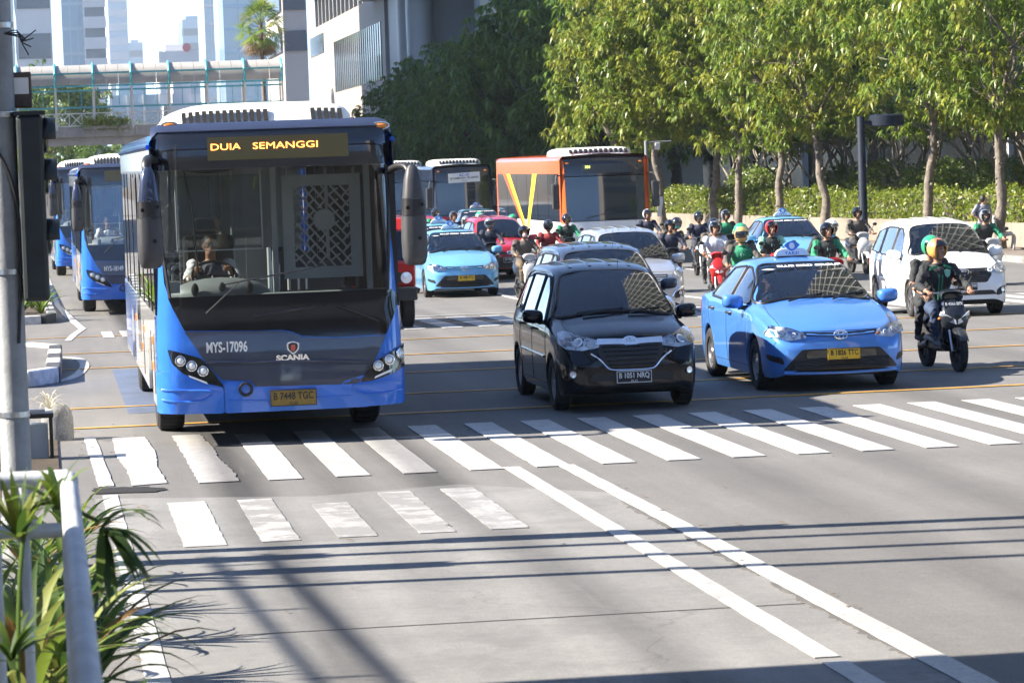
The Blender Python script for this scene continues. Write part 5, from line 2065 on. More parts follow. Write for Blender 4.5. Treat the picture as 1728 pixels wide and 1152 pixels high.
protoD = tree_proto(11, 3.2, 3.6, 6.4, 330, 52, .34, darkm, .18, barkm=bark_d, knots=False, aspect=.3, spread=.5)
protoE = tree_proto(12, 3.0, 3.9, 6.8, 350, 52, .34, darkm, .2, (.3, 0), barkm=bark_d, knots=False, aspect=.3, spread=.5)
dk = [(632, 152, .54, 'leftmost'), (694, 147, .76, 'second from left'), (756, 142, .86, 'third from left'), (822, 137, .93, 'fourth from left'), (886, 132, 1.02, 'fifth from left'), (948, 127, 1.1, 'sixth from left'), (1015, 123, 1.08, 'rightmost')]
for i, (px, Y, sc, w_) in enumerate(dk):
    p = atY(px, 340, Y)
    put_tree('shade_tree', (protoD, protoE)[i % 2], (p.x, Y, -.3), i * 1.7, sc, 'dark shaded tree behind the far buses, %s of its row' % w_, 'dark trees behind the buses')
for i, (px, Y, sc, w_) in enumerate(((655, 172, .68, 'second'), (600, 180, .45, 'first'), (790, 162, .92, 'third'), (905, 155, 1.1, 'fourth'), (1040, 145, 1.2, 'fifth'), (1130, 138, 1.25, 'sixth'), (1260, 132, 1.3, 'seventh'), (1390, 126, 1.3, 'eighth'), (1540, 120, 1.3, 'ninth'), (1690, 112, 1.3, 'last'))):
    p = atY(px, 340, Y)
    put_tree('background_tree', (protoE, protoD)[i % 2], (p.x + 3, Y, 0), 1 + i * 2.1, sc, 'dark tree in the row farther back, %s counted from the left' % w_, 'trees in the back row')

# ------------------------------------------------------------------ wall, hedge and garden on the right
wallm = surf_mat('garden_wall', (.33, .28, .23), (.21, .18, .15), .8, .9, fine=30., stain=(.13, .11, .09), stain_amt=.9)
wl = thing('garden_wall', (0, 0, -.3), 0, 'low beige garden wall under the clipped hedge', 'wall')
A = Vector((29.0, 68, 0))
Bq = Vector((24.6, 107, 0))
Cq = Vector((21.2, 138, 0))


def along(t):
    L1, L2 = (Bq - A).length, (Cq - Bq).length
    s = t * (L1 + L2)
    return A.lerp(Bq, s / L1) if s < L1 else Bq.lerp(Cq, (s - L1) / L2)


nseg = 34
for i in range(nseg):
    a, c = along(i / nseg), along((i + 1) / nseg)
    d_ = (c - a).normalized() * .008
    MB().bar(a + d_ + Vector((0, 0, .42)), c - d_ + Vector((0, 0, .42)), .25, .76).build('wall_panel', wallm, wl)
rs = np.random.RandomState(5)
hd = thing('hedge', (0, 0, -.3), 0, 'clipped bright green hedge on top of the garden wall', 'hedge')
core = MB()
pc = [along(t) for t in np.linspace(0, 1, 24)]
for a, c in zip(pc[:-1], pc[1:]):
    core.bar(a + Vector((.5, 0, 1.15)), c + Vector((.5, 0, 1.15)), .6, .8)
core.build('branches', bark_d, hd)
n = 30000
t = rs.uniform(0, 1, n)
base = np.array([along(float(q)) for q in np.linspace(0, 1, 400)])
P = base[(t * 399).astype(int)] + rs.uniform(-.06, .06, (n, 3))
face = rs.uniform(size=n)
bulge = .09 * np.sin(t * 90) + .06 * np.sin(t * 217 + 1)
P[:, 0] += np.where(face < .6, rs.uniform(-.02, .12, n) - bulge * .6, rs.uniform(.1, .9, n))
P[:, 2] += np.where(face < .6, rs.uniform(.78, 1.62, n), 1.6 + bulge + rs.uniform(-.05, .1, n))
V, F = leaves(rs, P, 1, .13, .5, .3, .05)
obj('foliage', fastmesh('foliage', V, F, [leafH, leafB, leafA], rs.choice(3, len(F), p=[.55, .25, .2])), hd)


def garden_tree(seed, leaf, nl):
    """small many-stemmed garden tree: bare forking branches, leaf rosettes at the tips"""
    rg = random.Random(seed)
    b = MB()
    tips = []

    def br(p, d, L, r, dep):
        e = p + d * L
        mid = p.lerp(e, .5) + Vector((rg.uniform(-.1, .1), rg.uniform(-.1, .1), rg.uniform(-.05, .05)))
        b.tube(catmull([p, mid, e], 3), [r, r * .97, r * .93, r * .9, r * .85, r * .8, r * .75], 6)
        if dep == 0:
            tips.append(e)
            return
        for k in range(rg.choice((2, 2, 3))):
            nd = (d + Vector((rg.uniform(-.9, .9), rg.uniform(-.9, .9), rg.uniform(-.1, .55)))).normalized()
            br(e, nd, L * rg.uniform(.6, .85), r * .68, dep - 1)
    for k in range(3):
        a = 2 * PI * k / 3 + rg.uniform(-.5, .5)
        br(Vector((0, 0, -.1)), Vector((math.cos(a) * .6, math.sin(a) * .6, 1)).normalized(), 1.35, .09, 4)
    rs_ = np.random.RandomState(seed)
    V, F = leaves(rs_, np.array([tuple(t_) for t_ in tips]), nl, leaf, .3, .1, .25, up=.25)
    return b.mesh('trunk', [twig], 60), fastmesh('crown', V, F, [leafC, leafA, leafE], rs_.choice(3, len(F), p=[.5, .35, .15]))


gA, gB = garden_tree(21, .34, 14), garden_tree(22, .34, 14)
for i, (px, Y, sc) in enumerate(((1150, 118, .9), (1235, 113, .9), (1290, 110, 1.0), (1350, 107, .95), (1430, 104, 1.05), (1500, 101, 1.0), (1545, 98, 1.1), (1600, 96, 1.05), (1650, 93, 1.1), (1725, 90, 1.1))):
    p = atY(px, 392, Y)
    put_tree('garden_tree', (gA, gB)[i % 2], (p.x + 2.6, Y + .5, .5), i * 1.3, sc,
             'many stemmed garden tree with bare forking branches behind the hedge, number %s from the left' % ('one two three four five six seven eight nine ten'.split()[i]), 'garden trees behind the hedge')
# rounded shrubs between them
for i, (px, Y, s_) in enumerate(((1180, 116, 1.0), (1330, 109, 1.1), (1385, 106, 1.2), (1470, 102, 1.1), (1520, 100, 1.3), (1580, 97, 1.2), (1700, 92, 1.3))):
    p = atY(px, 392, Y)
    rs2 = np.random.RandomState(60 + i)
    d = rs2.normal(size=(900, 3))
    d /= np.linalg.norm(d, axis=1)[:, None]
    V, F = leaves(rs2, d * np.array([1.1, 1.1, .7]) * s_ * rs2.uniform(.6, 1, (900, 1)), 3, .17, .35, .2, .12)
    o = thing('shrub', (p.x + 2.2, Y, 1.5), 0, 'rounded pale shrub behind the hedge, %s from the left' % ('first second third fourth fifth sixth last'.split()[i]), 'shrub', 'shrubs behind the hedge')
    obj('foliage', fastmesh('foliage', V, F, [leafE, leafA, leafC], rs2.choice(3, len(F), p=[.4, .3, .3])), o)
    MB().tube([(0, 0, -2), (.05, 0, -.3)], .08, 6).build('stem', twig, o)
# dark glazed pavilion deep in the garden
gl = mat('pavilion_glass', (.012, .014, .016), .15)
pv = thing('pavilion', (0, 0, 0), 0, 'dark glazed building with pale posts behind the garden trees', 'building')
off = Vector((9, 6, 0))
for i in range(10):
    a, c = A.lerp(Cq, i / 10) + off, A.lerp(Cq, (i + 1) / 10) + off
    MB().bar(a + Vector((0, 0, 3)), c + Vector((0, 0, 3)), .3, 6).build('glass_bay', gl, pv)
    MB().bar(a + Vector((-.3, 0, 0)), a + Vector((-.3, 0, 5.5)), .22, .22).build('post', mat('post_white', (.6, .6, .58), .6), pv)
    MB().bar(a + Vector((0, 0, 6.2)), c + Vector((0, 0, 6.2)), .9, .4).build('fascia', gl, pv)

# ------------------------------------------------------------------ footbridge across the far road
teal = mat('teal_paint', (.08, .36, .40), .45, var=.15, vscale=3)
bwhite = mat('bridge_white', (.62, .62, .6), .6, var=.12, vscale=2)
bconc = surf_mat('bridge_concrete', (.5, .49, .47), (.36, .355, .345), .6, .9, fine=20., stain=(.25, .25, .24), stain_amt=.8)
canm = mat('canopy_sheet', (.36, .35, .33), .55, var=.12, vscale=1.)
FB = 220
fbz = lambda py: 2.84 + (289 - py) * FB / 5400
fb = thing('footbridge', (0, FB, 0), 0, 'pedestrian bridge with teal framed canopy across the far road', 'footbridge')
z_bot, z_deck, z_rail, z_mid, z_eave0, z_eave, z_top = 4.6, 5.85, 6.75, 7.15, 8.55, 8.85, 10.15
xe = 17.0
MB().box(-30, xe, .0, 2.4, z_bot + .55, z_deck).build('deck', bconc, fb)
MB().box(-30, xe, .35, 2.05, z_bot, z_bot + .548).build('girder', bconc, fb)
x = -9.0
k = 0
while x < xe + .1:
    MB().box(x - .07, x + .07, -.1, .04, z_deck - .2, z_eave0 - .001).build('post', bwhite, fb)
    MB().box(x - .07, x + .07, 2.3, 2.44, z_deck - .2, z_eave0).build('post', bwhite, fb)
    arch = catmull([(x, -.15, z_eave0), (x, -.2, z_eave + .3), (x, .15, z_eave + .95), (x, 1.2, z_top), (x, 2.3, z_eave + .9), (x, 2.5, z_eave0)], 5)
    MB().tube(arch, .085, 6).build('canopy_arch', teal, fb, 60)
    if x + 2.57 < xe + .2:
        w_ = 2.57
        for q in range(3):
            xa, xb = x + .1 + q * w_ / 3, x + (q + 1) * w_ / 3
            for (a, c) in (((xa, -.02, z_deck + .1), (xb, -.02, z_rail - .05)), ((xa, -.02, z_rail - .05), (xb, -.02, z_deck + .1))):
                MB().tube([a, c], .035, 5).build('cross_brace', bwhite, fb)
            MB().box(xb - .03, xb + .03, -.06, .0, z_deck, z_rail).build('baluster', bwhite, fb)
            if q < 2:
                MB().box(xb - .025, xb + .025, -.05, .0, z_mid + .04, z_eave0 - .25).build('mullion', teal, fb)
        for z in (z_deck + .06, z_rail):
            MB().box(x + .071, x + w_ - .071, -.07, -.01, z - .04, z + .04).build('rail', bwhite, fb)
        for z in (z_mid, z_eave0 - .25, z_eave0 + .05):
            MB().box(x + .071, x + w_ - .071, -.09, -.01, z - .06, z + .06).build('rail', teal, fb)
        sh_ = []
        ar = catmull([(0, -.1, z_eave0 + .14), (0, -.14, z_eave + .3), (0, .2, z_eave + .9), (0, 1.2, z_top - .08), (0, 2.25, z_eave + .8)], 4)
        for q in range(3):
            b = MB()
            xa, xb = x + .06 + q * (w_ - .1) / 3, x + .04 + (q + 1) * (w_ - .1) / 3
            n_ = len(ar)
            b.add([(xa, p.y, p.z) for p in ar] + [(xb, p.y, p.z) for p in ar], [(i, i + 1, n_ + i + 1, n_ + i) for i in range(n_ - 1)])
            b.build('canopy_panel', canm, fb, 60)
        MB().box(x + .1, x + w_ - .1, -.22, -.14, z_eave + .55, z_eave + .67).build('purlin', teal, fb)
    x += 2.57
for k in range(70):        # fluted concrete fascia
    MB().box(-9 + k * .38, -9 + k * .38 + .2, -.06, -.002, z_bot + .62, z_deck - .1).build('fascia_rib', bconc, fb)
for px_ in (-22, -9.5, 15.8):
    MB().box(px_ - .5, px_ + .5, .7, 1.7, 0, z_bot).build('pier', bconc, fb)
pb = MB()
rs3 = np.random.RandomState(8)
V, F = leaves(rs3, np.stack([rs3.uniform(3.2, 6.0, 60), np.full(60, FB - .25), rs3.uniform(5.85, 6.2, 60)], 1), 14, .5, .12, -.5, .2)
o = thing('planter_plants', (0, 0, 0), 0, 'spiky green plants on the edge of the far footbridge', 'plant')
obj('foliage', fastmesh('foliage', V, F, [leafA, leafB], rs3.choice(2, len(F))), o)
MB().box(3.1, 6.1, FB - .35, FB - .12, 5.7, 5.88).build('trough', bconc, o)

# palm beyond the bridge
pm = atY(440, 45, 245)
palm = thing('palm_tree', (pm.x, 245, 0), .4, 'tall fan palm rising behind the end of the footbridge', 'tree')
zc = pm.z
b = MB()
b.tube([(0, 0, 0), (.08, 0, zc * .5), (0, 0, zc + .4)], [.24, .19, .15], 10)
b.build('trunk', bark, palm, 60)
rgp = random.Random(9)
palm_leaf = [leafA, leafC, leafB]
pdead = leaf_mat('palm_dead', (.24, .17, .09), (.2, .14, .06))
for k in range(46):
    a = k * 2.399
    el = R(85 - 150 * (k / 46))
    d = Vector((math.cos(a) * math.cos(el), math.sin(a) * math.cos(el), math.sin(el)))
    st = 1.1 + rgp.uniform(0, .3)
    ctr = Vector((0, 0, zc + .3 - .012 * k)) + d * st
    q = MB()
    q.bar((0, 0, zc + .2 - .012 * k), ctr, .04, .03)
    sx_ = d.cross(Vector((0, 0, 1)))
    sx_ = sx_.normalized() if sx_.length > .01 else Vector((1, 0, 0))
    for j in range(13):     # pleated fan
        t_ = R(-78 + 13 * j)
        ed = (d * math.cos(t_) + sx_ * math.sin(t_))
        tip = ctr + ed * (1.15 + rgp.uniform(-.1, .1)) + Vector((0, 0, -.32 * (1 + abs(t_))))
        s2 = ed.cross(d.cross(sx_)).normalized() * .06
        q.add([ctr, ctr.lerp(tip, .55) + s2, tip, ctr.lerp(tip, .55) - s2], [(0, 1, 2, 3)])
    q.build('frond', pdead if k > 36 else palm_leaf[k % 3], palm)

# trees seen over and under the bridge
for i, (px, Y, sc, z) in enumerate(((30, 300, 1.2, 0), (85, 290, 1.35, 0), (135, 330, 1.3, 0), (60, 245, .7, 0), (160, 260, .55, 0), (520, 200, .72, 0), (548, 190, .62, 0), (230, 320, .8, 0))):
    p = atY(px, 290, Y)
    put_tree('distant_tree', (protoB, protoE, protoA)[i % 3] if px < 300 else protoA, (p.x, Y, 0), i * 1.9, sc,
             'leafy tree beyond the far footbridge, %s of the distant trees from the left' % ('first third fourth second fifth seventh last sixth'.split()[i]) if px < 300 or px > 500 else '', 'distant trees round the footbridge')

# ------------------------------------------------------------------ buildings


def wincol(name, c, rough=.15):
    return mat(name, c, rough, spec=.7, coat=.5)


def tower(label, px0, px1, Y, ztop, depth, wallc, bandc, floor_h=3.6, style='bands', far=1.0):
    ztop = 2.84 + (ztop - 2.84) * far
    Y, depth, floor_h = Y * far, depth * far, floor_h * far
    a, c = atY(px0, 200, Y), atY(px1, 200, Y)
    w_ = c.x - a.x
    t = thing('tower', ((a.x + c.x) / 2, Y, 0), 0, label, 'building')
    h = w_ / 2
    MB().box(-h, h, 0, depth, 0, ztop).build('wall', wallc, t)
    nfl = int((ztop - 14) / floor_h)
    for i in range(nfl):
        z = ztop - 1.2 - (i + 1) * floor_h
        if style == 'bands':
            MB().box(-h + w_ * .04, h - w_ * .04, -.25, -.02, z, z + floor_h * .5).build('window_band', bandc, t)
            MB().box(-h - .25, -h - .02, depth * .05, depth * .95, z, z + floor_h * .5).build('window_band', bandc, t)
        elif style == 'grid':
            MB().box(-h - .15, h + .15, -.35, -.02, z, z + floor_h * .14).build('floor_slab', bandc, t)
        elif style == 'slats':
            MB().box(-h - .3, h + .3, -.6, -.02, z, z + floor_h * .55).build('spandrel', bandc, t)
    if style in ('grid', 'glass'):
        k = max(3, int(w_ / 4))
        for j in range(k + 1):
            x = -h + w_ * j / k
            MB().box(x - .15, x + .15, -.45, -.03, 0, ztop).build('mullion', bandc, t)
    MB().box(-h + w_ * .2, h - w_ * .25, depth * .2, depth * .7, ztop, ztop + 3).build('roof_plant', wallc, t)
    return t


cw_ = mat('tower_cladding', (.62, .6, .57), .6, var=.05, vscale=.1)
cg = mat('tower_glass_blue', (.2, .29, .38), .12, .3, spec=.8)
cgd = mat('tower_glass_grey', (.06, .075, .1), .15, spec=.8)
cgl = mat('tower_glass_pale', (.3, .38, .44), .15, .2, spec=.8)
ctan = mat('tower_tan', (.4, .36, .32), .6, var=.05, vscale=.1)
tower('white office tower with dark horizontal window bands at the left edge', 34, 94, 420, 70, 30, cw_, cgd, 3.4 * 1.9, far=1.6)
tower('blue glass tower between the two striped office towers', 112, 150, 520, 90, 30, cg, cgl, 4, 'grid', far=2.0)
tower('white slatted office block right of the blue glass tower', 150, 184, 500, 27 + 8, 30, cgd, cw_, 3.2, 'slats', far=2.0)
tower('pale framed tower at the very left edge of the sky', -60, 28, 360, 60, 30, cgl, bwhite, 5, 'grid', far=1.4)
tower('hazy stepped tower left of the sky gap', 190, 222, 900, 62, 40, cgl, cw_, 4, 'bands', far=2.4)
tower('low hazy tower at the left of the sky gap', 222, 246, 1000, 42, 40, cgl, cgd, 4, 'bands', far=2.6)
tower('hazy slab tower at the right of the sky gap', 352, 384, 700, 110, 30, cgl, cw_, 4, 'grid', far=2.2)
tower('pale glass tower behind the palm', 384, 482, 560, 95, 30, cgl, cg, 4, 'grid', far=1.9)
tower('brown office tower between the palm and the white building', 484, 524, 330, 45, 25, ctan, cgd, 4.2)
rd = tower('low hazy white block with a red disc behind the bridge canopy', 272, 340, 640, 26, 30, cw_, cgl, 4, 'bands', far=2.0)
c = MB()
c.lathe([(.001, 0), (1.7, 0), (1.7, .4), (.001, .4)], axis='y', n=20)
zt_ = 2.84 + (26 - 2.84) * 2
c.v = [(a + 3.2, b_ - .8, cc + zt_ + 1.2) for a, b_, cc in c.v]
c.build('sign_disc', mat('disc_red', (.5, .03, .05), .5), rd)
MB().box(2.9, 3.5, -.5, .2, zt_ - .3, zt_ + .5).build('sign_foot', cw_, rd)
tower('small dark roofed block in the haze right of the sky gap', 314, 354, 900, 44, 30, cgl, cgd, 4, 'bands', far=2.4)
tower('pale blue slab seen through the bridge railings', 188, 272, 420, 12.5, 30, cgl, cw_, 3.2, 'glass')
tower('striped white block seen through the bridge railings', 286, 342, 430, 11.5, 30, cw_, cgd, 3.2, 'bands')

# long pale building on the right behind the dark trees
lb = thing('office_building', (20.2, 172, 0), 0, 'long cream office building with narrow upright windows behind the trees', 'building')
cream = mat('stone_cream', (.31, .265, .215), .7, var=.06, vscale=.4)
creamw = mat('metal_white', (.34, .33, .31), .4, var=.05, vscale=.4)
greyp = mat('panel_grey', (.26, .27, .27), .5, var=.06, vscale=.4)
MB().box(0, 24, 14, 66, 0, 12.6).build('wall', cream, lb)
for i in range(24):         # upright window slots, set back in the wall
    y = 16 + i * 1.28
    MB().box(-.06, .3, y, y + .62, 7.6, 11.0).build('window', wincol('slot_glass', (.03, .04, .055)), lb)
MB().box(-.05, .6, 54, 65, 10.6, 12.0).build('window', wincol('slot_glass', (.03, .04, .055)), lb)
MB().box(.6, 24, 14, 66, 12.6, 15.2).build('window_strip', wincol('strip_glass', (.05, .06, .075)), lb)
for i in range(18):
    y = 15 + i * 2.9
    MB().box(.35, .598, y, y + .3, 12.6, 15.2).build('mullion', creamw, lb)
MB().box(-.5, 24, 12, 66.4, 15.2, 17.2).build('parapet', cream, lb)
MB().box(-.9, 24, -2, 20, 12.4, 15.8).build('canopy_slab', creamw, lb)
MB().box(-.5, 24, -2, 30, 18.2, 26).build('upper_storey', creamw, lb)
MB().box(.2, 24, 2, 13.9, 5.0, 12.39).build('recess_wall', greyp, lb)
for x, y in ((-.1, 1.0), (-.1, 5.5)):
    MB().lathe([(.75, 0), (.75, 12.39)], (x + .6, y, 0), 'z', 20).build('column', creamw, lb, 60)
MB().box(3.2, 9.4, -3.4, -2.9, 3, 12.6).build('screen_panel', mat('panel_tan', (.5, .46, .36), .6), lb)
MB().box(3.0, 3.199, -3.5, -2.8, 3, 12.9).build('screen_frame', greyp, lb)
MB().box(3.2, 9.6, -3.5, -2.8, 12.61, 12.95).build('screen_frame', greyp, lb)
MB().box(9.6, 16, -3.4, 6, 3, 14).build('stair_tower', wincol('stair_glass', (.03, .035, .05)), lb)
MB().box(4.2, 8.6, -4.4, -3.6, 13.4, 20).build('sign_block', creamw, lb)
# unseen office block, added across the road to shade the far trees
ot = thing('office_block', (-70, 128, 0), 0, 'unseen tall office block added on the left to shade the far trees', 'building')
MB().box(0, 30, 0, 78, 0, 56).build('wall', cw_, ot)
for i in range(14):
    MB().box(30.02, 30.3, 1, 77, 3 + i * 3.6, 5 + i * 3.6).build('window_band', cgd, ot)
# lattice-clad tower on the right side of the junction, mirrored in bonnets and windscreens
lt = thing('lattice_tower', (32, 44, 0), 0, 'tall tower wrapped in a white diamond lattice right of the junction', 'building')
LH = 105.
MB().box(0, 26, 0, 40, 0, LH).build('wall', mat('lattice_glass', (.05, .06, .05), .3), lt)


def lattice(w_, place):
    b = MB()
    for i in range(-12, 21):
        x0 = i * 4.8
        for sgn in (1, -1):
            za, zb = 10., LH - 1
            xa, xb = x0, x0 + sgn * (zb - za) * .5
            ts = sorted(t for t in [0, 1, (0 - xa) / (xb - xa), (w_ - xa) / (xb - xa)] if 0 <= t <= 1)
            for t0, t1 in zip(ts[:-1], ts[1:]):
                if 0 <= xa + (xb - xa) * (t0 + t1) / 2 <= w_:
                    q = [place(xa + (xb - xa) * t, za + (zb - za) * t) for t in (t0, t1)]
                    b.tube(q, .27, 5)
    return b


lw = mat('lattice_white', (.36, .355, .34), .6)
lattice(40, lambda a, z: (-.7, a, z)).build('lattice', lw, lt)
lattice(26, lambda a, z: (a, -.7, z)).build('lattice', lw, lt)
# lower blocks along the left side of the road
for i, (y, d_, h_, m1) in enumerate(((-8, 26, 17, cw_), (24, 30, 19, ctan), (60, 34, 18, cw_))):
    t = thing('office_block', (-66, y, 0), 0, 'low office block left of the road outside the picture, %s along it' % ('first second third'.split()[i]), 'building')
    MB().box(0, 26, 0, d_, 0, h_).build('wall', m1, t)
    for k in range(int(h_ / 3.6) - 1):
        MB().box(26.02, 26.3, .6, d_ - .6, 3 + k * 3.6, 5.1 + k * 3.6).build('window_band', cgd, t)
# the street goes on behind the viewer: office fronts and trees that the glass and paint mirror
for i, (x, w_, h_, d_, m1, m2, lab) in enumerate(((-58, 34, 34, -62, cw_, cgd, 'pale office block'), (-20, 30, 15, -80, ctan, cgd, 'low brown office block'), (14, 26, 13, -70, cgd, cw_, 'low dark glass office block'), (44, 40, 60, -64, ctan, cgd, 'tall brown office tower'))):
    t = thing('office_block', (x, d_, 0), 0, lab + ' across the junction behind the viewer', 'building')
    MB().box(0, w_, -20, 0, 0, h_).build('wall', m1, t)
    for k in range(int(h_ / 3.6) - 1):
        MB().box(.6, w_ - .6, .02, .3, 3.2 + k * 3.6, 5.2 + k * 3.6).build('window_band', m2, t)
for i, (x, y, sc) in enumerate(((-14, -38, 1.1), (-4, -44, 1.0), (6, -40, 1.15), (15, -43, 1.05), (24, -39, 1.1), (33, -30, 1.1), (30, -10, 1.1), (29, 8, 1.0), (28, 26, .8), (27.5, 44, .7), (27.5, 56, .7))):
    put_tree('street_tree', (protoE, protoD)[i % 2], (x, y, 0), i * 2.2, sc, 'street tree round the junction outside the picture, %s counted clockwise' % ('first second third fourth fifth sixth seventh eighth ninth tenth last'.split()[i]), 'street trees round the junction')
# ------------------------------------------------------------------ street furniture
navyp = mat('lamp_navy', (.012, .017, .03), .6, spec=.15, var=.1)
p = atY(1458, 398, 84)
lp = thing('street_lamp', (p.x, 84, -.16), 0, 'dark blue post lamp with flat round head in front of the hedge', 'lamp post')
MB().lathe([(.17, 0), (.17, .25), (.12, .3), (.105, 3.72), (.09, 3.74), (.001, 3.74)], n=16).build('post', navyp, lp, 50)
MB().box(0, .62, -.09, .09, 3.5, 3.62).build('arm', navyp, lp, bevel=.02)
c = MB()
c.lathe([(.001, .0), (.38, 0), (.46, -.04), (.46, -.30), (.42, -.33), (.40, -.30), (.001, -.30)], (.72, 0, 3.78), n=28, mis=[0, 0, 0, 0, 0, 1])
c.build('lamp_head', [navyp, mat('lamp_diffuser', (.6, .58, .5), .4)], lp, 40)
p = atY(1095, 392, 104)
sp = thing('sign_pole', (p.x, 104, -.16), 0, 'thin grey pole with small white boxes beside the orange bus', 'pole')
MB().lathe([(.07, 0), (.06, 3.35), (.001, 3.36)], n=10).build('post', mat('pole_grey', (.2, .21, .22), .5), sp, 50)
MB().tube([(0, 0, 3.3), (.85, 0, 3.32)], .03, 6).build('arm', mat('pole_grey', (.2, .21, .22), .5), sp)
MB().box(.3, .46, -.06, .06, 3.05, 3.28).build('camera_box', bwhite, sp, bevel=.02)
MB().prism([(.2, 1.5), (.5, 1.5), (.5, 1.35), (.42, .85), (.3, .85), (.34, 1.3), (.2, 1.32)], -.04, .04).build('bracket_box', bwhite, sp)
p = atY(1705, 395, 84)
bn = thing('park_bench', (p.x, 84.5, -.16), R(75), 'pale iron bench beside the thick tree trunk', 'bench')
irn = mat('bench_iron', (.5, .5, .48), .5, var=.2)
for x in (-.7, .7):
    b = MB().tube(catmull([(x, -.2, 0), (x, -.22, .4), (x, .2, .42), (x, .3, .95)], 4), .035, 6)
    b.tube([(x, .22, 0), (x, .2, .42)], .035, 6)
    b.build('leg', irn, bn, 60)
for k in range(5):
    MB().box(-.8, .8, -.2 + k * .09, -.13 + k * .09, .43, .46).build('seat_slat', irn, bn)
for k in range(4):
    MB().box(-.8, .8, .24 + k * .02, .27 + k * .02, .5 + k * .11, .58 + k * .11).build('back_slat', irn, bn)

# grey pole with the back of a traffic light
polem = mat('galvanised_pole', (.26, .27, .28), .55, .2, var=.28, vscale=3, bump=.15, bscale=40)
PY = 23.8
PX = atY(22, 500, PY).x - .03
po = thing('signal_pole', (PX, PY, 0), 0, 'thick galvanised pole at the left edge of the picture', 'pole')
b = MB()
b.lathe([(.13, 0), (.13, .3), (.112, .34), (.106, 3.0), (.096, 7.5), (.08, 9.5), (.001, 9.52)], n=20)
b.build('shaft', polem, po, 50)
for z in (1.05, 2.1, 3.25, 3.9):
    MB().lathe([(.106, z), (.118, z + .005), (.118, z + .045), (.106, z + .05)], n=20).build('clamp_band', steel, po, 50)
MB().tube(catmull([(-.1, -.1, 3.1), (.02, -.12, 2.9), (.09, -.1, 2.6), (.1, -.09, 2.2), (.06, -.1, 1.6)], 5), .012, 6).build('cable', black, po)
for k in range(4):
    MB().tube(catmull([(.05, -.1, 3.86), (.14 + .02 * k, -.12, 3.88 - .02 * k), (.17, -.1, 3.80), (.22 + .02 * k, -.08, 3.7 + .06 * k)], 4), .005, 5).build('wire_end', black, po)
tlm = mat('signal_black', (.022, .028, .03), .45, var=.2, vscale=6)
tb = thing('traffic_light', (PX + .2, PY, 0), 0, 'black traffic light head with two hoods on the left pole, seen from the side', 'traffic light')
MB().box(-.09, .10, -.16, .16, 1.9, 3.26).build('housing', tlm, tb, bevel=.03)
MB().box(-.11, .12, -.17, .17, 3.262, 3.29).build('top_cap', tlm, tb)
for z in (3.10, 2.80, 2.36):
    hb = MB()
    # tunnel hood: half tube open below, pointing right across the road
    n_ = 14
    vs = []
    for (xx, cut) in ((.10, 1.0), (.19, .62)):
        for j in range(n_ + 1):
            a = PI * (-.12 + 1.24 * j / n_)
            vs.append((xx + (.05 if abs(a - PI / 2) < .9 and xx > .2 else 0), .145 * math.cos(a), z + .14 * math.sin(a) * (1 if math.sin(a) > 0 else .3)))
    hb.add(vs, [(j, j + 1, n_ + 2 + j, n_ + 1 + j) for j in range(n_)])
    o = hb.build('hood', tlm, tb, 60)
    md = o.modifiers.new('solid', 'SOLIDIFY')
    md.thickness = .008
    c = MB()
    c.lathe([(.12, 0), (.12, .02), (.06, .035), (.001, .04)], axis='x', n=20)
    c.v = [(a + .1, b_, cc + z) for a, b_, cc in c.v]
    c.build('lens', mat('signal_lens', (.03, .05, .04), .2), tb, 40)
MB().box(-.14, -.09, -.04, .04, 2.2, 2.3).build('bracket', steel, tb)
sb = thing('signal_box', (PX + .14, PY + .1, 0), 0, 'small rusty control box clamped above the traffic light', 'box')
MB().box(-.08, .09, -.1, .1, 3.32, 3.58).build('case', mat('rusty_box', (.1, .07, .055), .7, var=.4, vscale=8), sb, bevel=.01)
MB().box(-.06, .07, -.105, -.101, 3.42, 3.54).build('label', whitem, sb)
# more masts stand in line with it, out of view on the left
for i, (x, y, h_) in enumerate(((-3.0, 23.45, 10.), (-2.2, 22.6, 9.), (-2.8, 21.85, 10.))):
    mp_ = thing('mast', (x, y, 0), 0, 'tall thin mast on the left pavement, %s in line' % ('first second third'.split()[i]), 'pole', 'masts on the left pavement')
    MB().lathe([(.075, 0), (.065, h_), (.001, h_)], n=10).build('shaft', polem, mp_, 50)
    if i in (0, 1):
        MB().box(-.2, .2, -.15, .15, 2.3, 3.1).build('signal_case', tlm, mp_)
# unseen truss added to cast the double shadow band; footbridge deck overhead
trz = thing('shadow_truss', (0, 0, 0), 0, 'unseen twin steel chords added on the left for their double shadow band', 'truss')
for dx in (0, .4):
    MB().bar((-6.55 + dx, 24.0, 5.0), (-6.55 + dx, 14, 5.3), .04, .05).build('chord', polem, trz)
for y in (15.5, 18.2, 21.0, 23.4):
    MB().bar((-6.52, y, 5.25 - (y - 14) * .032), (-6.18, y, 5.25 - (y - 14) * .032), .05, .05).build('rung', polem, trz)
for y in (15, 23.8):
    MB().bar((-6.55, y, 0), (-6.55, y, 5.1), .12, .12).build('post', polem, trz)
ob_ = thing('overhead_bridge', (0, 0, 0), 0, 'footbridge deck passing overhead in front of the viewer', 'footbridge')
MB().box(-20, 45, 13.4, 17.75, 5.3, 5.9).build('deck', bconc, ob_)
for yy in (13.45, 17.7):
    for k in range(33):
        MB().box(-20 + k * 2, -19.92 + k * 2, yy - .04, yy + .04, 5.9, 7.0).build('post', bwhite, ob_)
    MB().box(-20, 45, yy - .03, yy + .03, 7.0, 7.08).build('rail', bwhite, ob_)
    MB().box(-20, 45, yy - .02, yy + .02, 6.4, 6.45).build('rail', bwhite, ob_)
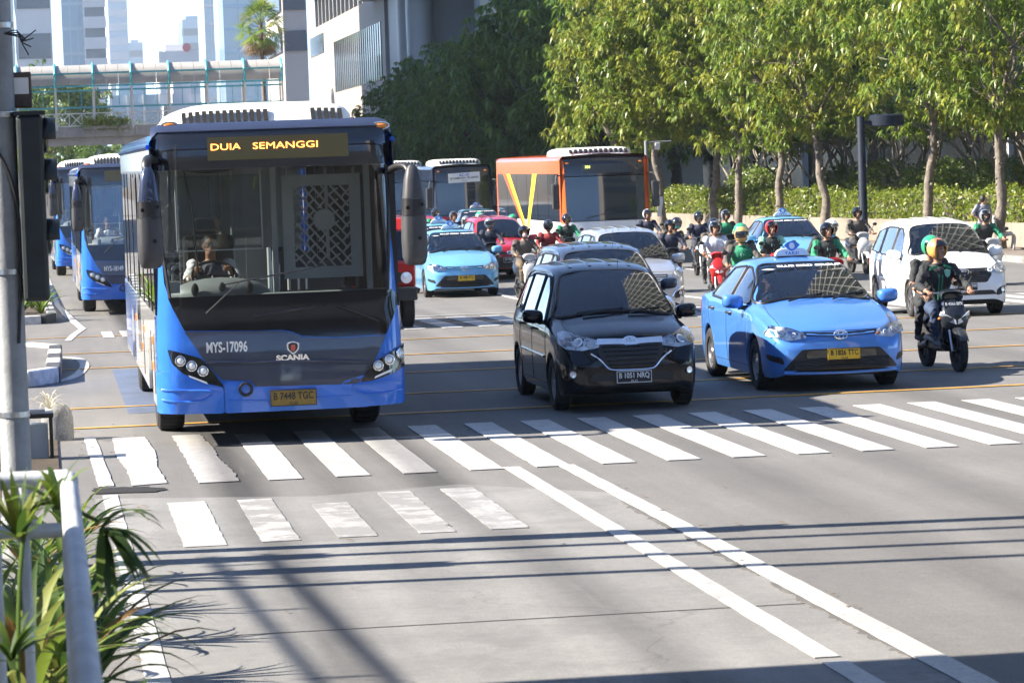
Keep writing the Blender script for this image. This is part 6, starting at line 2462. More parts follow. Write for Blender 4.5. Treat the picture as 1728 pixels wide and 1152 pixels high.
MB().box(-20, 45, 13.2, 17.9, 8.6, 8.7).build('roof', canm, ob_)
for x in (-12, 26):
    MB().box(x - .6, x + .6, 14.8, 16.2, 0, 5.3).build('pier', bconc, ob_)
pr = thing('shade_roof', (0, 0, 0), 0, 'unseen flat roof added over the platform to shade the railing', 'roof')  # added out of view so that the railing lies in shade
MB().box(-9, .8, -6, 8.9, 5.0, 5.2).build('sheet', canm, pr)
for y in (-5, 2, 8.5):
    MB().box(-8.8, -8.6, y, y + .2, .8, 5.0).build('post', polem, pr)

# ------------------------------------------------------------------ platform, railing and planter plants in the foreground
plat = MB().box(-7, .0, -6, 12.4, .14, .8).build('platform', soil)
tag(plat, kind='structure')
railm = mat('railing_white', (.5, .52, .56), .5, var=.25, vscale=5, bump=.1, bscale=40)
ral = thing('railing', (0, 0, 0), 0, 'white tubular railing in the left foreground', 'railing')
XR, ZR, YC = .048, 1.88, 10.1
b = MB()
b.tube(catmull([(XR, 1.0, ZR), (XR, 5, ZR), (XR, 9.6, ZR), (XR, 9.95, ZR), (XR - .02, 10.08, ZR), (XR - .12, 10.12, ZR), (-1.2, 10.12, ZR), (-3, 10.12, ZR)], 5), .028, 16)
b.build('top_rail', railm, ral, 60)
MB().tube([(XR - .03, 10.1, ZR - .16), (-3, 10.1, ZR - .16)], .024, 12).build('middle_rail', railm, ral, 60)
MB().tube([(XR, 1.5, ZR - .9), (XR, 10.05, ZR - .9), ], .022, 10).build('lower_rail', railm, ral, 60)
for x in (XR - .005, -.095, -.185, -.275, -.45, -.62):
    MB().tube([(x, 10.1, .8), (x, 10.1, ZR - .02)], .016 if x < 0 else .024, 10).build('baluster', railm, ral, 60)
for y in (2.6, 5.1, 7.6):
    MB().tube([(XR, y, .8), (XR, y, ZR)], .024, 10).build('baluster', railm, ral, 60)

striplm = leaf_mat('leaf_lily', (.09, .16, .025), (.24, .34, .05), .6)
stripyel = leaf_mat('leaf_variegated', (.17, .21, .06), (.28, .32, .08), .6)
stripdk = leaf_mat('leaf_lily_dark', (.035, .075, .02), (.08, .16, .03), .6)
rgl = random.Random(77)


def blades(name, loc, n, L, w, mats, label, arch=.9, spread=1.0, group='strap leaved plants by the railing', cat='plant', lean=(0, 0)):
    """rosette of arching strap leaves, every leaf its own part"""
    t = thing(name, loc, 0, label, cat, group)
    for k in range(n):
        a = k * 2.399 + rgl.uniform(-.3, .3)
        el = R(rgl.uniform(35, 88))
        ll = L * rgl.uniform(.65, 1.1)
        d = Vector((math.cos(a), math.sin(a), 0))
        b = MB()
        vs = []
        sgn = d.cross(Vector((0, 0, 1)))
        p = Vector((0, 0, 0)) + d * .02
        ang = el
        st = 8
        for i in range(st + 1):
            u = i / st
            ww = w * (math.sin(PI * min(.97, u * .78 + .2))) * (1 - u**4)
            vs += [p - sgn * ww / 2 + Vector((0, 0, ww * .18)), p, p + sgn * ww / 2 + Vector((0, 0, ww * .18))]
            p = p + (d * math.cos(ang) * spread + Vector((lean[0], lean[1], math.sin(ang)))) * (ll / st)
            ang -= arch * rgl.uniform(.7, 1.3) * (1.2 * PI / 2 / st) * (.5 + u)
        fs = []
        for i in range(st):
            for j in range(2):
                fs.append((i * 3 + j, i * 3 + j + 1, i * 3 + j + 4, i * 3 + j + 3))
        b.add(vs, fs)
        b.build('leaf', rgl.choice(mats), t, 60)
    return t


leafdry = leaf_mat('leaf_dry', (.22, .14, .06), (.2, .12, .04), .8)
mx_ = [striplm, striplm, striplm, stripyel, stripdk, stripdk, leafdry]
spots = [(-.12, 11.3, .95), (.0, 12.0, .9), (-.3, 11.8, .95), (.08, 12.9, .7), (-.2, 13.4, .8), (.1, 14.2, .6), (-.02, 15.4, .5), (-.28, 15.0, .6), (.12, 16.6, .35), (-.1, 17.8, .3), (.05, 19.2, .25), (-.16, 20.6, .25), (.1, 22.2, .2)]
ordn = 'first second third fourth fifth sixth seventh eighth ninth tenth eleventh twelfth thirteenth fourteenth fifteenth sixteenth'.split()
for i, (x, y, z) in enumerate(spots):
    blades('strap_plant', (x, y, z), 22, .72, .055, mx_, 'strap leaved lily beyond the railing corner, %s nearest of its row' % ordn[i])
fr = [(-.12, 9.5, .95), (-.35, 9.6, 1.0), (-.22, 8.9, .92), (-.05, 8.7, .95), (-.42, 8.8, 1.0), (-.1, 8.0, .95), (-.3, 8.1, 1.0), (-.02, 7.4, 1.0), (-.22, 7.3, 1.05), (-.4, 7.4, 1.1), (-.06, 6.7, 1.1), (-.24, 6.5, 1.15), (-.1, 6.0, 1.2)]
for i, (x, y, z) in enumerate(fr):
    blades('variegated_plant', (x, y, z), 34, .5, .032, [stripyel, striplm, stripdk, stripdk, striplm, leafdry], 'low variegated plant inside the railing, %s farthest from the corner' % ordn[len(fr) - 1 - i], arch=1.2, group='variegated plants inside the railing')
# leaves that hang over on the road side of the rail
for i, (x, y, z) in enumerate(((.15, 9.3, .85), (.17, 8.2, .9), (.2, 7.4, .95), (.14, 8.8, 1.15), (.16, 6.9, .95))):
    blades('trailing_plant', (x, y, z), 20, .45, .03, [stripdk, striplm], 'trailing plant outside the railing over the road, %s from the corner' % ordn[i], arch=1.5, group='plants outside the railing')
# the big dracaena shoot leaning over the rail
dr = thing('leaning_shoot', (-.13, 9.75, .62), 0, 'long leafy shoot leaning across the railing corner', 'plant')
MB().tube(catmull([(0, 0, 0), (.0, -.02, .7), (.04, 0, 1.15), (.13, .02, 1.22), (.26, 0, 1.16)], 5), [.007] * 21, 6).build('stem', leafC, dr, 60)


def tuft(par, c, n, L, w, mats, down=.4, axis=(0, 0, 1)):
    ax = Vector(axis).normalized()
    for k in range(n):
        d = Vector((rgl.gauss(0, 1), rgl.gauss(0, 1), rgl.gauss(0, 1))).normalized() + ax * 1.0
        d.normalize()
        p = Vector(c)
        s_ = d.cross(Vector((0, 0, 1))).normalized()
        vs = []
        for i in range(7):
            u = i / 6
            ww = w * math.sin(PI * min(.98, .15 + u * .83))
            vs += [p - s_ * ww / 2, p + s_ * ww / 2]
            dd = (d + Vector((0, 0, -down * u * 1.6))).normalized()
            p = p + dd * L / 6
        b = MB()
        b.add(vs, [(2 * i, 2 * i + 1, 2 * i + 3, 2 * i + 2) for i in range(6)])
        b.build('leaf', rgl.choice(mats), par, 60)


tuft(dr, (.02, 0, 1.12), 26, .22, .026, [striplm, stripdk, stripyel], .2)
tuft(dr, (.27, 0, 1.14), 26, .24, .03, [stripdk, stripdk, striplm], .9, (1, 0, -.3))
tuft(dr, (.14, 0, 1.2), 16, .2, .026, [striplm, stripdk], .7)
tuft(dr, (-.02, 0, .75), 18, .2, .024, [striplm, stripdk], .5)
# spider lily by the kerb, concrete bollard and black lantern frame
p = gnd(98, 742)
bo = thing('bollard', (p.x, p.y, 0), 0, 'round topped concrete bollard under the white spider lily', 'bollard')
MB().lathe([(.17, 0), (.17, .22), (.155, .31), (.10, .37), (.001, .39)], n=20).build('body', kerbm, bo, 60)
pale = leaf_mat('lily_white', (.7, .7, .62), (.5, .5, .4))
blades('spider_lily', (p.x - .08, p.y - .3, .36), 26, .38, .012, [pale, pale, stripyel], 'white spider lily hanging over the concrete bollard', arch=1.6, group=None)
p = gnd(66, 775)
ln = thing('lantern_frame', (p.x, p.y, 0), 0, 'black metal lantern frame beside the grey pole', 'lantern')
blk = mat('lantern_black', (.012, .012, .013), .4)
for sx_ in (-.13, .13):
    for sy in (-.13, .13):
        MB().box(sx_ - .018, sx_ + .018, sy - .018, sy + .018, 0, .42).build('corner_post', blk, ln)
MB().box(-.16, .16, -.16, .16, .42, .47).build('cap', blk, ln, bevel=.01)
MB().box(-.08, .08, -.02, .02, .475, .5).build('handle', steel, ln)
MB().box(-.1, .1, -.1, .1, .02, .36).build('glass', mat('lantern_pane', (.3, .36, .4), .1, spec=.8), ln)
for i, (x, y) in enumerate(((-.1, 67.6), (-.5, 68.5), (-.3, 70.5), (-.75, 67.2), (-.2, 73.5))):
    blades('island_plant', (x, y, -.1), 22, .85, .07, [striplm, leafC, stripdk], 'bushy green plant on the kerb island, %s from the front' % ordn[i], group='plants on the kerb island')
# ------------------------------------------------------------------ people
skin = mat('skin', (.33, .17, .105), .5, var=.08, vscale=20)
shoe = mat('shoe_dark', (.03, .03, .032), .6)
hair = mat('hair_black', (.01, .009, .008), .6)
eyew = mat('eye_white', (.7, .68, .65), .3)
lipm = mat('lip', (.22, .075, .06), .5)


def lerp(a, b, t):
    return Vector(a).lerp(Vector(b), t)


def figure_src(J, bulk=1.0, skirt=False):
    """closed volumes of one posed body; material 0 skin, 1 top, 2 sleeves, 3 legs, 4 shoes"""
    b = MB()
    pel, ch, nk, hd = (Vector(J[k]) for k in ('pelvis', 'chest', 'neck', 'head'))
    wa = pel.lerp(ch, .45) + Vector((0, .02, 0))
    sh = ch.lerp(nk, .55)
    k = bulk
    P = [pel + Vector((0, 0, -.06)), pel, wa, ch, sh, nk.lerp(sh, .35)]
    Rr = [(.15 * k, .11 * k), (.165 * k, .125 * k), (.152 * k, .118 * k), (.182 * k, .13 * k), (.165 * k, .105 * k), (.08, .07)]
    pts = catmull(P, 4)
    rr = [tuple(float(v) for v in np.array(Rr[min(i // 4, 5)]) * (1 - (i % 4) / 4) + np.array(Rr[min(i // 4 + 1, 5)]) * ((i % 4) / 4)) for i in range(len(pts))]
    # keep ring axes: first axis across the body
    rings = []
    n = 16
    vs = []
    fs = []
    for i, p in enumerate(pts):
        t = (pts[min(i + 1, len(pts) - 1)] - pts[max(i - 1, 0)]).normalized()
        ax = Vector(J.get('right', (1, 0, 0)))
        ay = t.cross(ax).normalized()
        vs += [p + ax * rr[i][0] * math.cos(2 * PI * j / n) + ay * rr[i][1] * math.sin(2 * PI * j / n) for j in range(n)]
    m_ = len(pts)
    fs = [(i * n + j, i * n + (j + 1) % n, (i + 1) * n + (j + 1) % n, (i + 1) * n + j) for i in range(m_ - 1) for j in range(n)]
    fs += [tuple(range(n - 1, -1, -1)), tuple((m_ - 1) * n + j for j in range(n))]
    b.add(vs, fs, 1)
    b.tube([nk.lerp(sh, .2), nk, hd + Vector((0, .01, -.06))], [.062, .054, .056], 12, 0)
    # head: skull, jaw, nose, ears
    Hm = Matrix.Rotation(J.get('turn', 0), 3, 'Z') @ Matrix.Rotation(J.get('nod', 0), 3, 'X')
    b.ell(hd + Hm @ Vector((0, .012, .02)), (.078, .098, .104), 16, 12, 0, Hm)
    b.ell(hd + Hm @ Vector((0, -.028, -.058)), (.056, .064, .06), 14, 10, 0, Hm)
    b.ell(hd + Hm @ Vector((0, -.096, -.012)), (.015, .024, .024), 8, 6, 0, Hm)
    for s in (-1, 1):
        b.ell(hd + Hm @ Vector((s * .08, .012, -.005)), (.012, .02, .032), 8, 6, 0, Hm)
    for s, sd in ((-1, 'L'), (1, 'R')):
        S_, E_, W_ = (Vector(J[q + sd]) for q in ('sho', 'elb', 'wri'))
        H_, K_, A_ = (Vector(J[q + sd]) for q in ('hip', 'kne', 'ank'))
        mid1, mid2 = S_.lerp(E_, .5), E_.lerp(W_, .45)
        b.tube([ch.lerp(S_, .55), S_, mid1, E_, mid2], [.075 * k, .07 * k, .06 * k, .052 * k, .05 * k], 12, 2)
        b.ell(S_, (.072 * k, .07 * k, .07 * k), 12, 8, 2)
        full = J.get('sleeve', 1)
        b.tube([E_, mid2, W_], [.05 * k if full else .043, .046 * k if full else .04, .036 if full else .028], 12, 2 if full else 0)
        wd = (W_ - E_).normalized()
        b.ell(W_ + wd * .045, (.034, .05, .022), 10, 8, 0, wd.to_track_quat('Y', 'Z').to_matrix())
        b.tube([pel.lerp(H_, .6), H_, H_.lerp(K_, .5), K_, K_.lerp(A_, .4), A_], [.1 * k, .098 * k, .082 * k, .066, .06, .046], 12, 3)
        b.ell(K_, (.065, .065, .065), 10, 8, 3)
        fd = Vector(J.get('foot', (0, -1, 0)))
        b.tube([A_ + Vector((0, .03, -.04)), A_ + fd * .08 + Vector((0, 0, -.055)), A_ + fd * .19 + Vector((0, 0, -.068))], [(.045, .045), (.046, .036), (.04, .022)], 10, 4)
    return b


def face_bits(b, J, mats0):
    """eyes, brows and mouth set on the finished head"""
    hd = Vector(J['head'])
    Hm = Matrix.Rotation(J.get('turn', 0), 3, 'Z') @ Matrix.Rotation(J.get('nod', 0), 3, 'X')
    for s in (-1, 1):
        b.ell(hd + Hm @ Vector((s * .031, -.078, .012)), (.015, .010, .008), 10, 6, mats0, Hm)
        b.ell(hd + Hm @ Vector((s * .031, -.086, .012)), (.006, .004, .006), 8, 6, mats0 + 1, Hm)
        b.ell(hd + Hm @ Vector((s * .032, -.084, .033)), (.021, .008, .0045), 8, 6, mats0 + 1, Hm)
    b.ell(hd + Hm @ Vector((0, -.088, -.056)), (.024, .007, .007), 10, 6, mats0 + 2, Hm)


def fingers(b, J, grip):
    for s, sd in ((-1, 'L'), (1, 'R')):
        W_, E_ = Vector(J['wri' + sd]), Vector(J['elb' + sd])
        wd = (W_ - E_).normalized()
        c = W_ + wd * .07
        lens_ = (.9, 1.0, .95, .78)
        for i in range(4):
            o = Vector((1, 0, 0)) * (-.027 + .018 * i)
            L = .075 * lens_[i]
            if grip:
                p = [c + o + wd * .005, c + o + wd * L * .45 + Vector((0, 0, .004)), c + o + wd * L * .6 + Vector((0, 0, -.022)), c + o + wd * L * .25 + Vector((0, 0, -.04))]
            else:
                p = [c + o, c + o + wd * L * .5, c + o + wd * L * .85 + Vector((0, .01, -.012)), c + o + wd * L + Vector((0, .015, -.025))]
            b.tube(catmull(p, 2), [.0095, .0095, .009, .009, .0085, .008, .007], 6, 0)
        q = W_ + wd * .03 + Vector((-s * .028, 0, 0))
        b.tube([q, q + wd * .03 + Vector((-s * .018, 0, -.008)), q + wd * .05 + Vector((-s * .012, 0, -.026))], [.011, .010, .008], 6, 0)


RIDER = dict(pelvis=(0, .20, .87), chest=(0, .10, 1.22), neck=(0, .07, 1.40), head=(0, .03, 1.545),
             shoL=(-.19, .09, 1.33), elbL=(-.31, -.06, 1.11), wriL=(-.30, -.30, 1.055), shoR=(.19, .09, 1.33), elbR=(.31, -.06, 1.11), wriR=(.30, -.30, 1.055),
             hipL=(-.09, .17, .83), kneL=(-.15, -.23, .80), ankL=(-.13, -.14, .40), hipR=(.09, .17, .83), kneR=(.15, -.23, .80), ankR=(.13, -.14, .40))
RIDER2 = dict(RIDER, turn=.5, chest=(0, .13, 1.24), neck=(0, .11, 1.42), head=(.0, .075, 1.565), kneL=(-.19, -.22, .78), elbL=(-.33, -.04, 1.12), elbR=(.33, -.04, 1.12))
PILLION = dict(pelvis=(0, .56, .93), chest=(.0, .47, 1.28), neck=(0, .44, 1.46), head=(.02, .41, 1.60),
               shoL=(-.19, .46, 1.39), elbL=(-.27, .36, 1.12), wriL=(-.20, .16, 1.0), shoR=(.19, .46, 1.39), elbR=(.30, .34, 1.14), wriR=(.30, .14, 1.12),
               hipL=(-.1, .54, .9), kneL=(-.24, .16, .86), ankL=(-.22, .36, .46), hipR=(.1, .54, .9), kneR=(.24, .16, .86), ankR=(.22, .36, .46), sleeve=0)
PILLION2 = dict(PILLION, sleeve=1, turn=.25)
LEAN = dict(PILLION2, chest=(.09, .46, 1.28), neck=(.14, .43, 1.45), head=(.2, .40, 1.59), shoL=(-.09, .46, 1.39), shoR=(.29, .45, 1.36), elbR=(.36, .34, 1.12), wriR=(.30, .16, 1.04), turn=.1)
DRIVER = dict(pelvis=(0, 1.52, 1.36), chest=(0, 1.58, 1.70), neck=(0, 1.57, 1.87), head=(0, 1.53, 2.005), nod=.05,
              shoL=(-.19, 1.57, 1.80), elbL=(-.27, 1.36, 1.62), wriL=(-.19, 1.20, 1.74), shoR=(.19, 1.57, 1.80), elbR=(.28, 1.36, 1.62), wriR=(.19, 1.20, 1.74),
              hipL=(-.09, 1.5, 1.33), kneL=(-.13, 1.06, 1.36), ankL=(-.12, .95, .95), hipR=(.09, 1.5, 1.33), kneR=(.13, 1.06, 1.36), ankR=(.12, .95, .95), sleeve=0)
STAND = dict(pelvis=(0, 0, .90), chest=(0, .01, 1.22), neck=(0, .01, 1.38), head=(.02, -.02, 1.50), turn=.55,
             shoL=(-.18, .01, 1.31), elbL=(-.33, .03, 1.10), wriL=(-.21, -.06, .97), shoR=(.18, .01, 1.31), elbR=(.24, .02, 1.06), wriR=(.22, -.06, .86),
             hipL=(-.08, 0, .86), kneL=(-.10, -.01, .48), ankL=(-.1, .02, .09), hipR=(.08, 0, .86), kneR=(.10, -.02, .48), ankR=(.1, 0, .09), sleeve=0)
FIG = {}
_tmp = []
for key, J, vox, grip in (('rider', RIDER, .013, 1), ('rider_turned', RIDER2, .010, 1), ('pillion', PILLION, .011, 0), ('pillion_jacket', PILLION2, .013, 0), ('pillion_lean', LEAN, .013, 0), ('driver', DRIVER, .010, 1), ('stand', STAND, .012, 0)):
    src = figure_src(J, 1.13 if key not in ('stand', 'driver') else 1.02)
    me = bpy.data.meshes.new('src')
    me.from_pydata(src.v, [], src.f)
    o = bpy.data.objects.new('src', me)
    COL.objects.link(o)
    md = o.modifiers.new('r', 'REMESH')
    md.mode = 'VOXEL'
    md.voxel_size = vox
    md = o.modifiers.new('s', 'SMOOTH')
    md.factor = .5
    md.iterations = 5
    _tmp.append((key, J, grip, src, o))
dg = bpy.context.evaluated_depsgraph_get()
for key, J, grip, src, o in _tmp:
    me = bpy.data.meshes.new_from_object(o.evaluated_get(dg))
    kd = KDTree(len(src.f) * 1)
    cen = []
    for i, f in enumerate(src.f):
        c = Vector((0, 0, 0))
        for q in f:
            c += Vector(src.v[q])
        kd.insert(c / len(f), i)
    kd.balance()
    b = MB()
    b.v = [tuple(v.co) for v in me.vertices]
    b.f = [tuple(p.vertices) for p in me.polygons]
    b.m = [src.m[kd.find(p.center)[1]] for p in me.polygons]
    # cloth folds: shallow irregular creases on jacket, sleeves and trousers
    hit = set()
    for f, mi in zip(b.f, b.m):
        if mi in (1, 2, 3):
            hit.update(f)
    nv = [Vector(v.normal) for v in me.vertices]
    for i in hit:
        x, y, z = b.v[i]
        w_ = math.sin(z * 58 + 9 * math.sin(x * 13 + y * 7)) * .5 + math.sin(y * 71 - x * 40 + 6 * math.sin(z * 17)) * .5 + .6 * math.sin(x * 33 + z * 25)
        q = nv[i] * (w_ * .0055)
        b.v[i] = (x + q.x, y + q.y, z + q.z)
    fingers(b, J, grip)
    face_bits(b, J, 5)
    FIG[key] = (b.mesh('body', [skin, shoe, shoe, shoe, shoe, eyew, hair, lipm], 70), J)
    sm = o.data
    bpy.data.objects.remove(o)
    bpy.data.meshes.remove(sm)
    bpy.data.meshes.remove(me)


def helmet(par, J, shellm, full=False, visor='clear', deco=None):
    hd = Vector(J['head'])
    Hm = (Matrix.Rotation(J.get('turn', 0), 3, 'Z') @ Matrix.Rotation(J.get('nod', 0), 3, 'X'))
    key = (full,)
    c = hd + Hm @ Vector((0, .012, .03))
    n, k = 36, 22
    rx, ry, rz = .128, .15, .142

    def sp(az, el, e=0.):
        return c + Hm @ Vector((math.sin(az) * math.cos(el) * (rx + e), -math.cos(az) * math.cos(el) * (ry + e), math.sin(el) * (rz + e)))
    b = MB()
    vs, fs = [], []
    els = [R(-58 + 148 * i / k) for i in range(k + 1)]
    for el in els:
        for j in range(n):
            vs.append(sp(2 * PI * j / n - PI, el))
    for i in range(k):
        for j in range(n):
            az = 2 * PI * (j + .5) / n - PI
            el = (els[i] + els[i + 1]) / 2
            a = abs(az)
            lowest = R(-52) if a > R(60) else (R(-52) if full else R(60))
            if full:
                hole = a < R(62) and R(-24) < el < R(20)
            else:
                hole = a < R(58) and el < R(18)
            if el < R(-42) and a > R(110):
                hole = True
            if not hole:
                fs.append((i * n + j, i * n + (j + 1) % n, (i + 1) * n + (j + 1) % n, (i + 1) * n + j))
    b.add(vs, fs)
    h = b.build('helmet', shellm, par, 60)
    md = h.modifiers.new('t', 'SOLIDIFY')
    md.thickness = .016
    md.offset = -.5
    # edge trim and visor
    azs = np.linspace(R(-60), R(60), 15)
    MB().tube([sp(float(a), R(19), .004) for a in azs], .007, 6).build('helmet_trim', black, h, 60)
    v = MB()
    e0, e1 = (R(-22), R(22)) if visor != 'up' else (R(20), R(58))
    rows = [[sp(float(a), e, .012) for a in azs] for e in np.linspace(e0, e1, 5)]
    v.add([p for r_ in rows for p in r_], [(i * 15 + j, i * 15 + j + 1, (i + 1) * 15 + j + 1, (i + 1) * 15 + j) for i in range(4) for j in range(14)])
    v.build('visor', {'dark': mat('visor_smoke', (.008, .008, .01), .05, coat=1.), 'clear': glass('visor_clear', (.75, .78, .8), .8), 'up': glass('visor_smoke_clear', (.3, .32, .34), .6)}[visor], h, 60)
    MB().tube([sp(R(-70), R(-50), -.01), c + Hm @ Vector((-.05, -.06, -.145)), c + Hm @ Vector((.05, -.06, -.145)), sp(R(70), R(-50), -.01)], .008, 6).build('chin_strap', black, h)
    if deco:
        d_ = MB()
        rows = [[sp(float(a), float(e), .004) for a in np.linspace(-PI, PI, 25)] for e in np.linspace(R(24), R(44), 4)]
        d_.add([p for r_ in rows for p in r_], [(i * 25 + j, i * 25 + j + 1, (i + 1) * 25 + j + 1, (i + 1) * 25 + j) for i in range(3) for j in range(24)])
        d_.build('helmet_band', deco, h, 60)
    return h


def person(kind, loc, rz, label, top, sleeve=None, legs=None, hel=None, mask=None, zip_=None, shoes=None, local=None, full=False, visor='clear', deco=None, backpack=None, sc=.94):
    me, J = FIG[kind]
    t = thing('person', loc, rz, label, 'person')
    t.scale = (sc, sc, sc)
    o = obj('body', me, t)
    for i, m_ in enumerate((skin, top, sleeve or top, legs or mat('trousers_dark', (.02, .022, .028), .8), shoes or shoe)):
        o.material_slots[i].link = 'OBJECT'
        o.material_slots[i].material = m_
    if local:
        o.location = local
    lc = Vector(local or (0, 0, 0))
    if hel:
        h = helmet(t, J, hel, full, visor, deco)
        h.location = lc
    hd = Vector(J['head'])
    Hm = Matrix.Rotation(J.get('turn', 0), 3, 'Z')
    if mask:
        b = MB()
        b.ell(hd + Hm @ Vector((0, -.05, -.05)), (.062, .065, .055), 14, 10, 0, Hm)
        b.build('face_mask', mask, t, 60).location = lc
    ch, nk, pel = (Vector(J[q]) for q in ('chest', 'neck', 'pelvis'))
    if zip_:
        b = MB()
        for s in (-.02, .02):
            b.tube([nk + Vector((s * 1.3, -.075, -.07)), ch + Vector((s * 1.2, -.138, 0)), pel.lerp(ch, .5) + Vector((s, -.122, 0)), pel + Vector((s, -.132, .05))], .011, 6)
        b.build('jacket_zip', zip_, t, 60).location = lc
        b = MB()
        b.tube([nk + Vector((.068 * math.cos(a), .068 * math.sin(a) - .01, -.035 - .012 * math.sin(a))) for a in np.linspace(0, 2 * PI, 17)[:-1]], .016, 6, closed=True)
        b.build('collar', top, t, 60).location = lc
    if backpack:
        b = MB().ell(ch + Vector((0, .2, -.05)), (.15, .1, .22), 14, 10)
        b.build('backpack', backpack, t, 60).location = lc
    return t


def cloth(name, c, var=.15):
    return mat(name, c, .85, var=var, vscale=12, bump=.25, bscale=60)


c_black = cloth('cloth_black', (.022, .024, .026))
c_green = cloth('cloth_green', (.02, .22, .11))
c_mint = cloth('cloth_mint', (.22, .5, .38))
c_white = cloth('cloth_pale_blue', (.52, .57, .64))
c_grey = cloth('cloth_grey_brown', (.09, .08, .07))
c_jean = cloth('denim', (.03, .05, .10))
c_jeanl = cloth('denim_light', (.16, .22, .34))
c_navy = cloth('cloth_navy', (.025, .03, .055))
c_shirt = cloth('shirt_white', (.7, .7, .72))
c_pink = cloth('cloth_pink', (.55, .12, .22))
h_green = mat('helmet_green', (.03, .33, .15), .2, coat=1.)
h_red = mat('helmet_red', (.5, .02, .02), .2, coat=1.)
h_white = mat('helmet_white', (.75, .75, .74), .2, coat=1.)
h_black = mat('helmet_black', (.012, .013, .018), .15, coat=1.)
h_grey = mat('helmet_silver', (.35, .36, .38), .2, .5, coat=1.)
h_gold = mat('helmet_gold', (.6, .38, .12), .2, .2, coat=1.)
h_multi = mat('helmet_multicolour', (.75, .55, .12), .25, coat=1., col2=(.6, .08, .06), vscale=7)
m_teal = cloth('mask_teal', (.15, .5, .52))
m_pink = cloth('mask_pink', (.6, .42, .44))

# ------------------------------------------------------------------ scooters


SCP = {}


def scooter_meshes():
    m = {}
    b = MB()
    # leg shield and nose, from the floor up to the bars (sections lie flat, stacked upwards)
    loft(b, [(-.36, .36, .11, .05, PI / 2), (-.43, .46, .16, .07, PI / 2), (-.49, .60, .17, .09, PI / 2), (-.51, .70, .20, .10, PI / 2), (-.46, .84, .15, .07, PI / 2), (-.40, .95, .06, .05, PI / 2)])
    m['front_cowl'] = b.mesh('front_cowl', None, 50)
    b = MB()
    loft(b, [(.02, .50, .10, .12, 0), (.18, .58, .15, .15, 0), (.45, .64, .16, .14, 0), (.75, .72, .13, .11, 0), (.96, .80, .06, .05, 0)])
    m['tail_body'] = b.mesh('tail_body', None, 50)
    b = MB()
    loft(b, [(.0, .74, .09, .03, 0), (.12, .78, .13, .045, 0), (.38, .80, .14, .045, 0), (.5, .84, .14, .05, 0), (.78, .87, .12, .045, 0), (.88, .88, .07, .03, 0)])
    m['seat'] = b.mesh('seat', None, 50)
    b = MB()
    b.box(-.15, .15, -.38, .12, .30, .36)
    loft(b, [(-.3, .30, .09, .05, 0), (.1, .32, .10, .09, 0), (.5, .36, .09, .10, 0)])
    m['floorboard'] = b.mesh('floorboard', None, 50)
    b = MB()
    loft(b, [(-.37, .96, .09, .05, 0), (-.44, .98, .15, .07, 0), (-.36, 1.02, .16, .06, 0), (-.28, 1.02, .12, .04, 0)])
    m['handlebar_cover'] = b.mesh('handlebar_cover', None, 50)
    b = MB()
    b.tube(catmull([(-.37, -.26, 1.02), (-.24, -.33, 1.03), (0, -.36, 1.02), (.24, -.33, 1.03), (.37, -.26, 1.02)], 4), .014, 8)
    m['handlebar'] = b.mesh('handlebar', None, 60)
    b = MB()
    for s in (-1, 1):
        b.tube([(s * .26, -.34, 1.02), (s * .38, -.37, 1.025)], .019, 8)
    m['grips'] = b.mesh('grip', None, 60)
    b = MB()
    for a in np.linspace(R(-50), R(80), 12):
        pass
    prof = [(-.055, -.03), (-.058, .0), (-.045, .014), (0, .022), (.045, .014), (.058, .0), (.055, -.03)]
    vs = []
    AA = np.linspace(R(28), R(150), 12)
    for a in AA:
        for (x, h_) in prof:
            rr = .285 + h_
            vs.append((x, -.64 - rr * math.cos(a), .28 + rr * math.sin(a)))
    n = len(prof)
    b.add(vs, [(i * n + j, i * n + j + 1, (i + 1) * n + j + 1, (i + 1) * n + j) for i in range(11) for j in range(n - 1)])
    m['front_mudguard'] = b.mesh('front_mudguard', None, 50)
    b = MB()
    for s in (-1, 1):
        b.tube([(s * .085, -.64, .28), (s * .085, -.50, .62)], .018, 8)
    b.tube([(-.1, -.64, .28), (.1, -.64, .28)], .012, 6)
    m['fork'] = b.mesh('fork', None, 50)
    b = MB()
    for sg in (-1, 1):       # two slanted lamps meeting in a V
        b.add([(sg * .01, -.615, .62), (sg * .02, -.62, .68), (sg * .19, -.56, .79), (sg * .2, -.53, .74), (sg * .1, -.585, .655), (sg * .01, -.56, .62), (sg * .02, -.55, .69), (sg * .19, -.5, .79), (sg * .2, -.48, .74), (sg * .1, -.52, .655)],
              [(0, 1, 2, 3, 4), (5, 6, 7, 8, 9), (0, 1, 6, 5), (1, 2, 7, 6), (2, 3, 8, 7), (3, 4, 9, 8), (4, 0, 5, 9)])
    m['headlight'] = b.mesh('headlight', None, 50)
    b = MB()
    b.tube([(.15, .15, .30), (.16, .4, .31), (.17, .6, .34), (.17, .88, .40)], [.025, .03, .05, .045], 10)
    m['exhaust'] = b.mesh('exhaust', None, 50)
    b = MB()
    b.tube([(-.1, .3, .34), (-.1, .64, .28)], .04, 8)
    m['swing_arm'] = b.mesh('swing_arm', None, 50)
    for s in (-1, 1):
        b = MB()
        b.tube(catmull([(s * .22, -.33, 1.03), (s * .25, -.36, 1.14), (s * .31, -.36, 1.24)], 3), .007, 6)
        m['mstem%d' % s] = b.mesh('mirror_stem', None, 50)
        b = MB().ell((s * .34, -.36, 1.27), (.062, .018, .042), 12, 8)
        m['mhead%d' % s] = b.mesh('mirror_head', None, 60)
    return m


SCP = scooter_meshes()


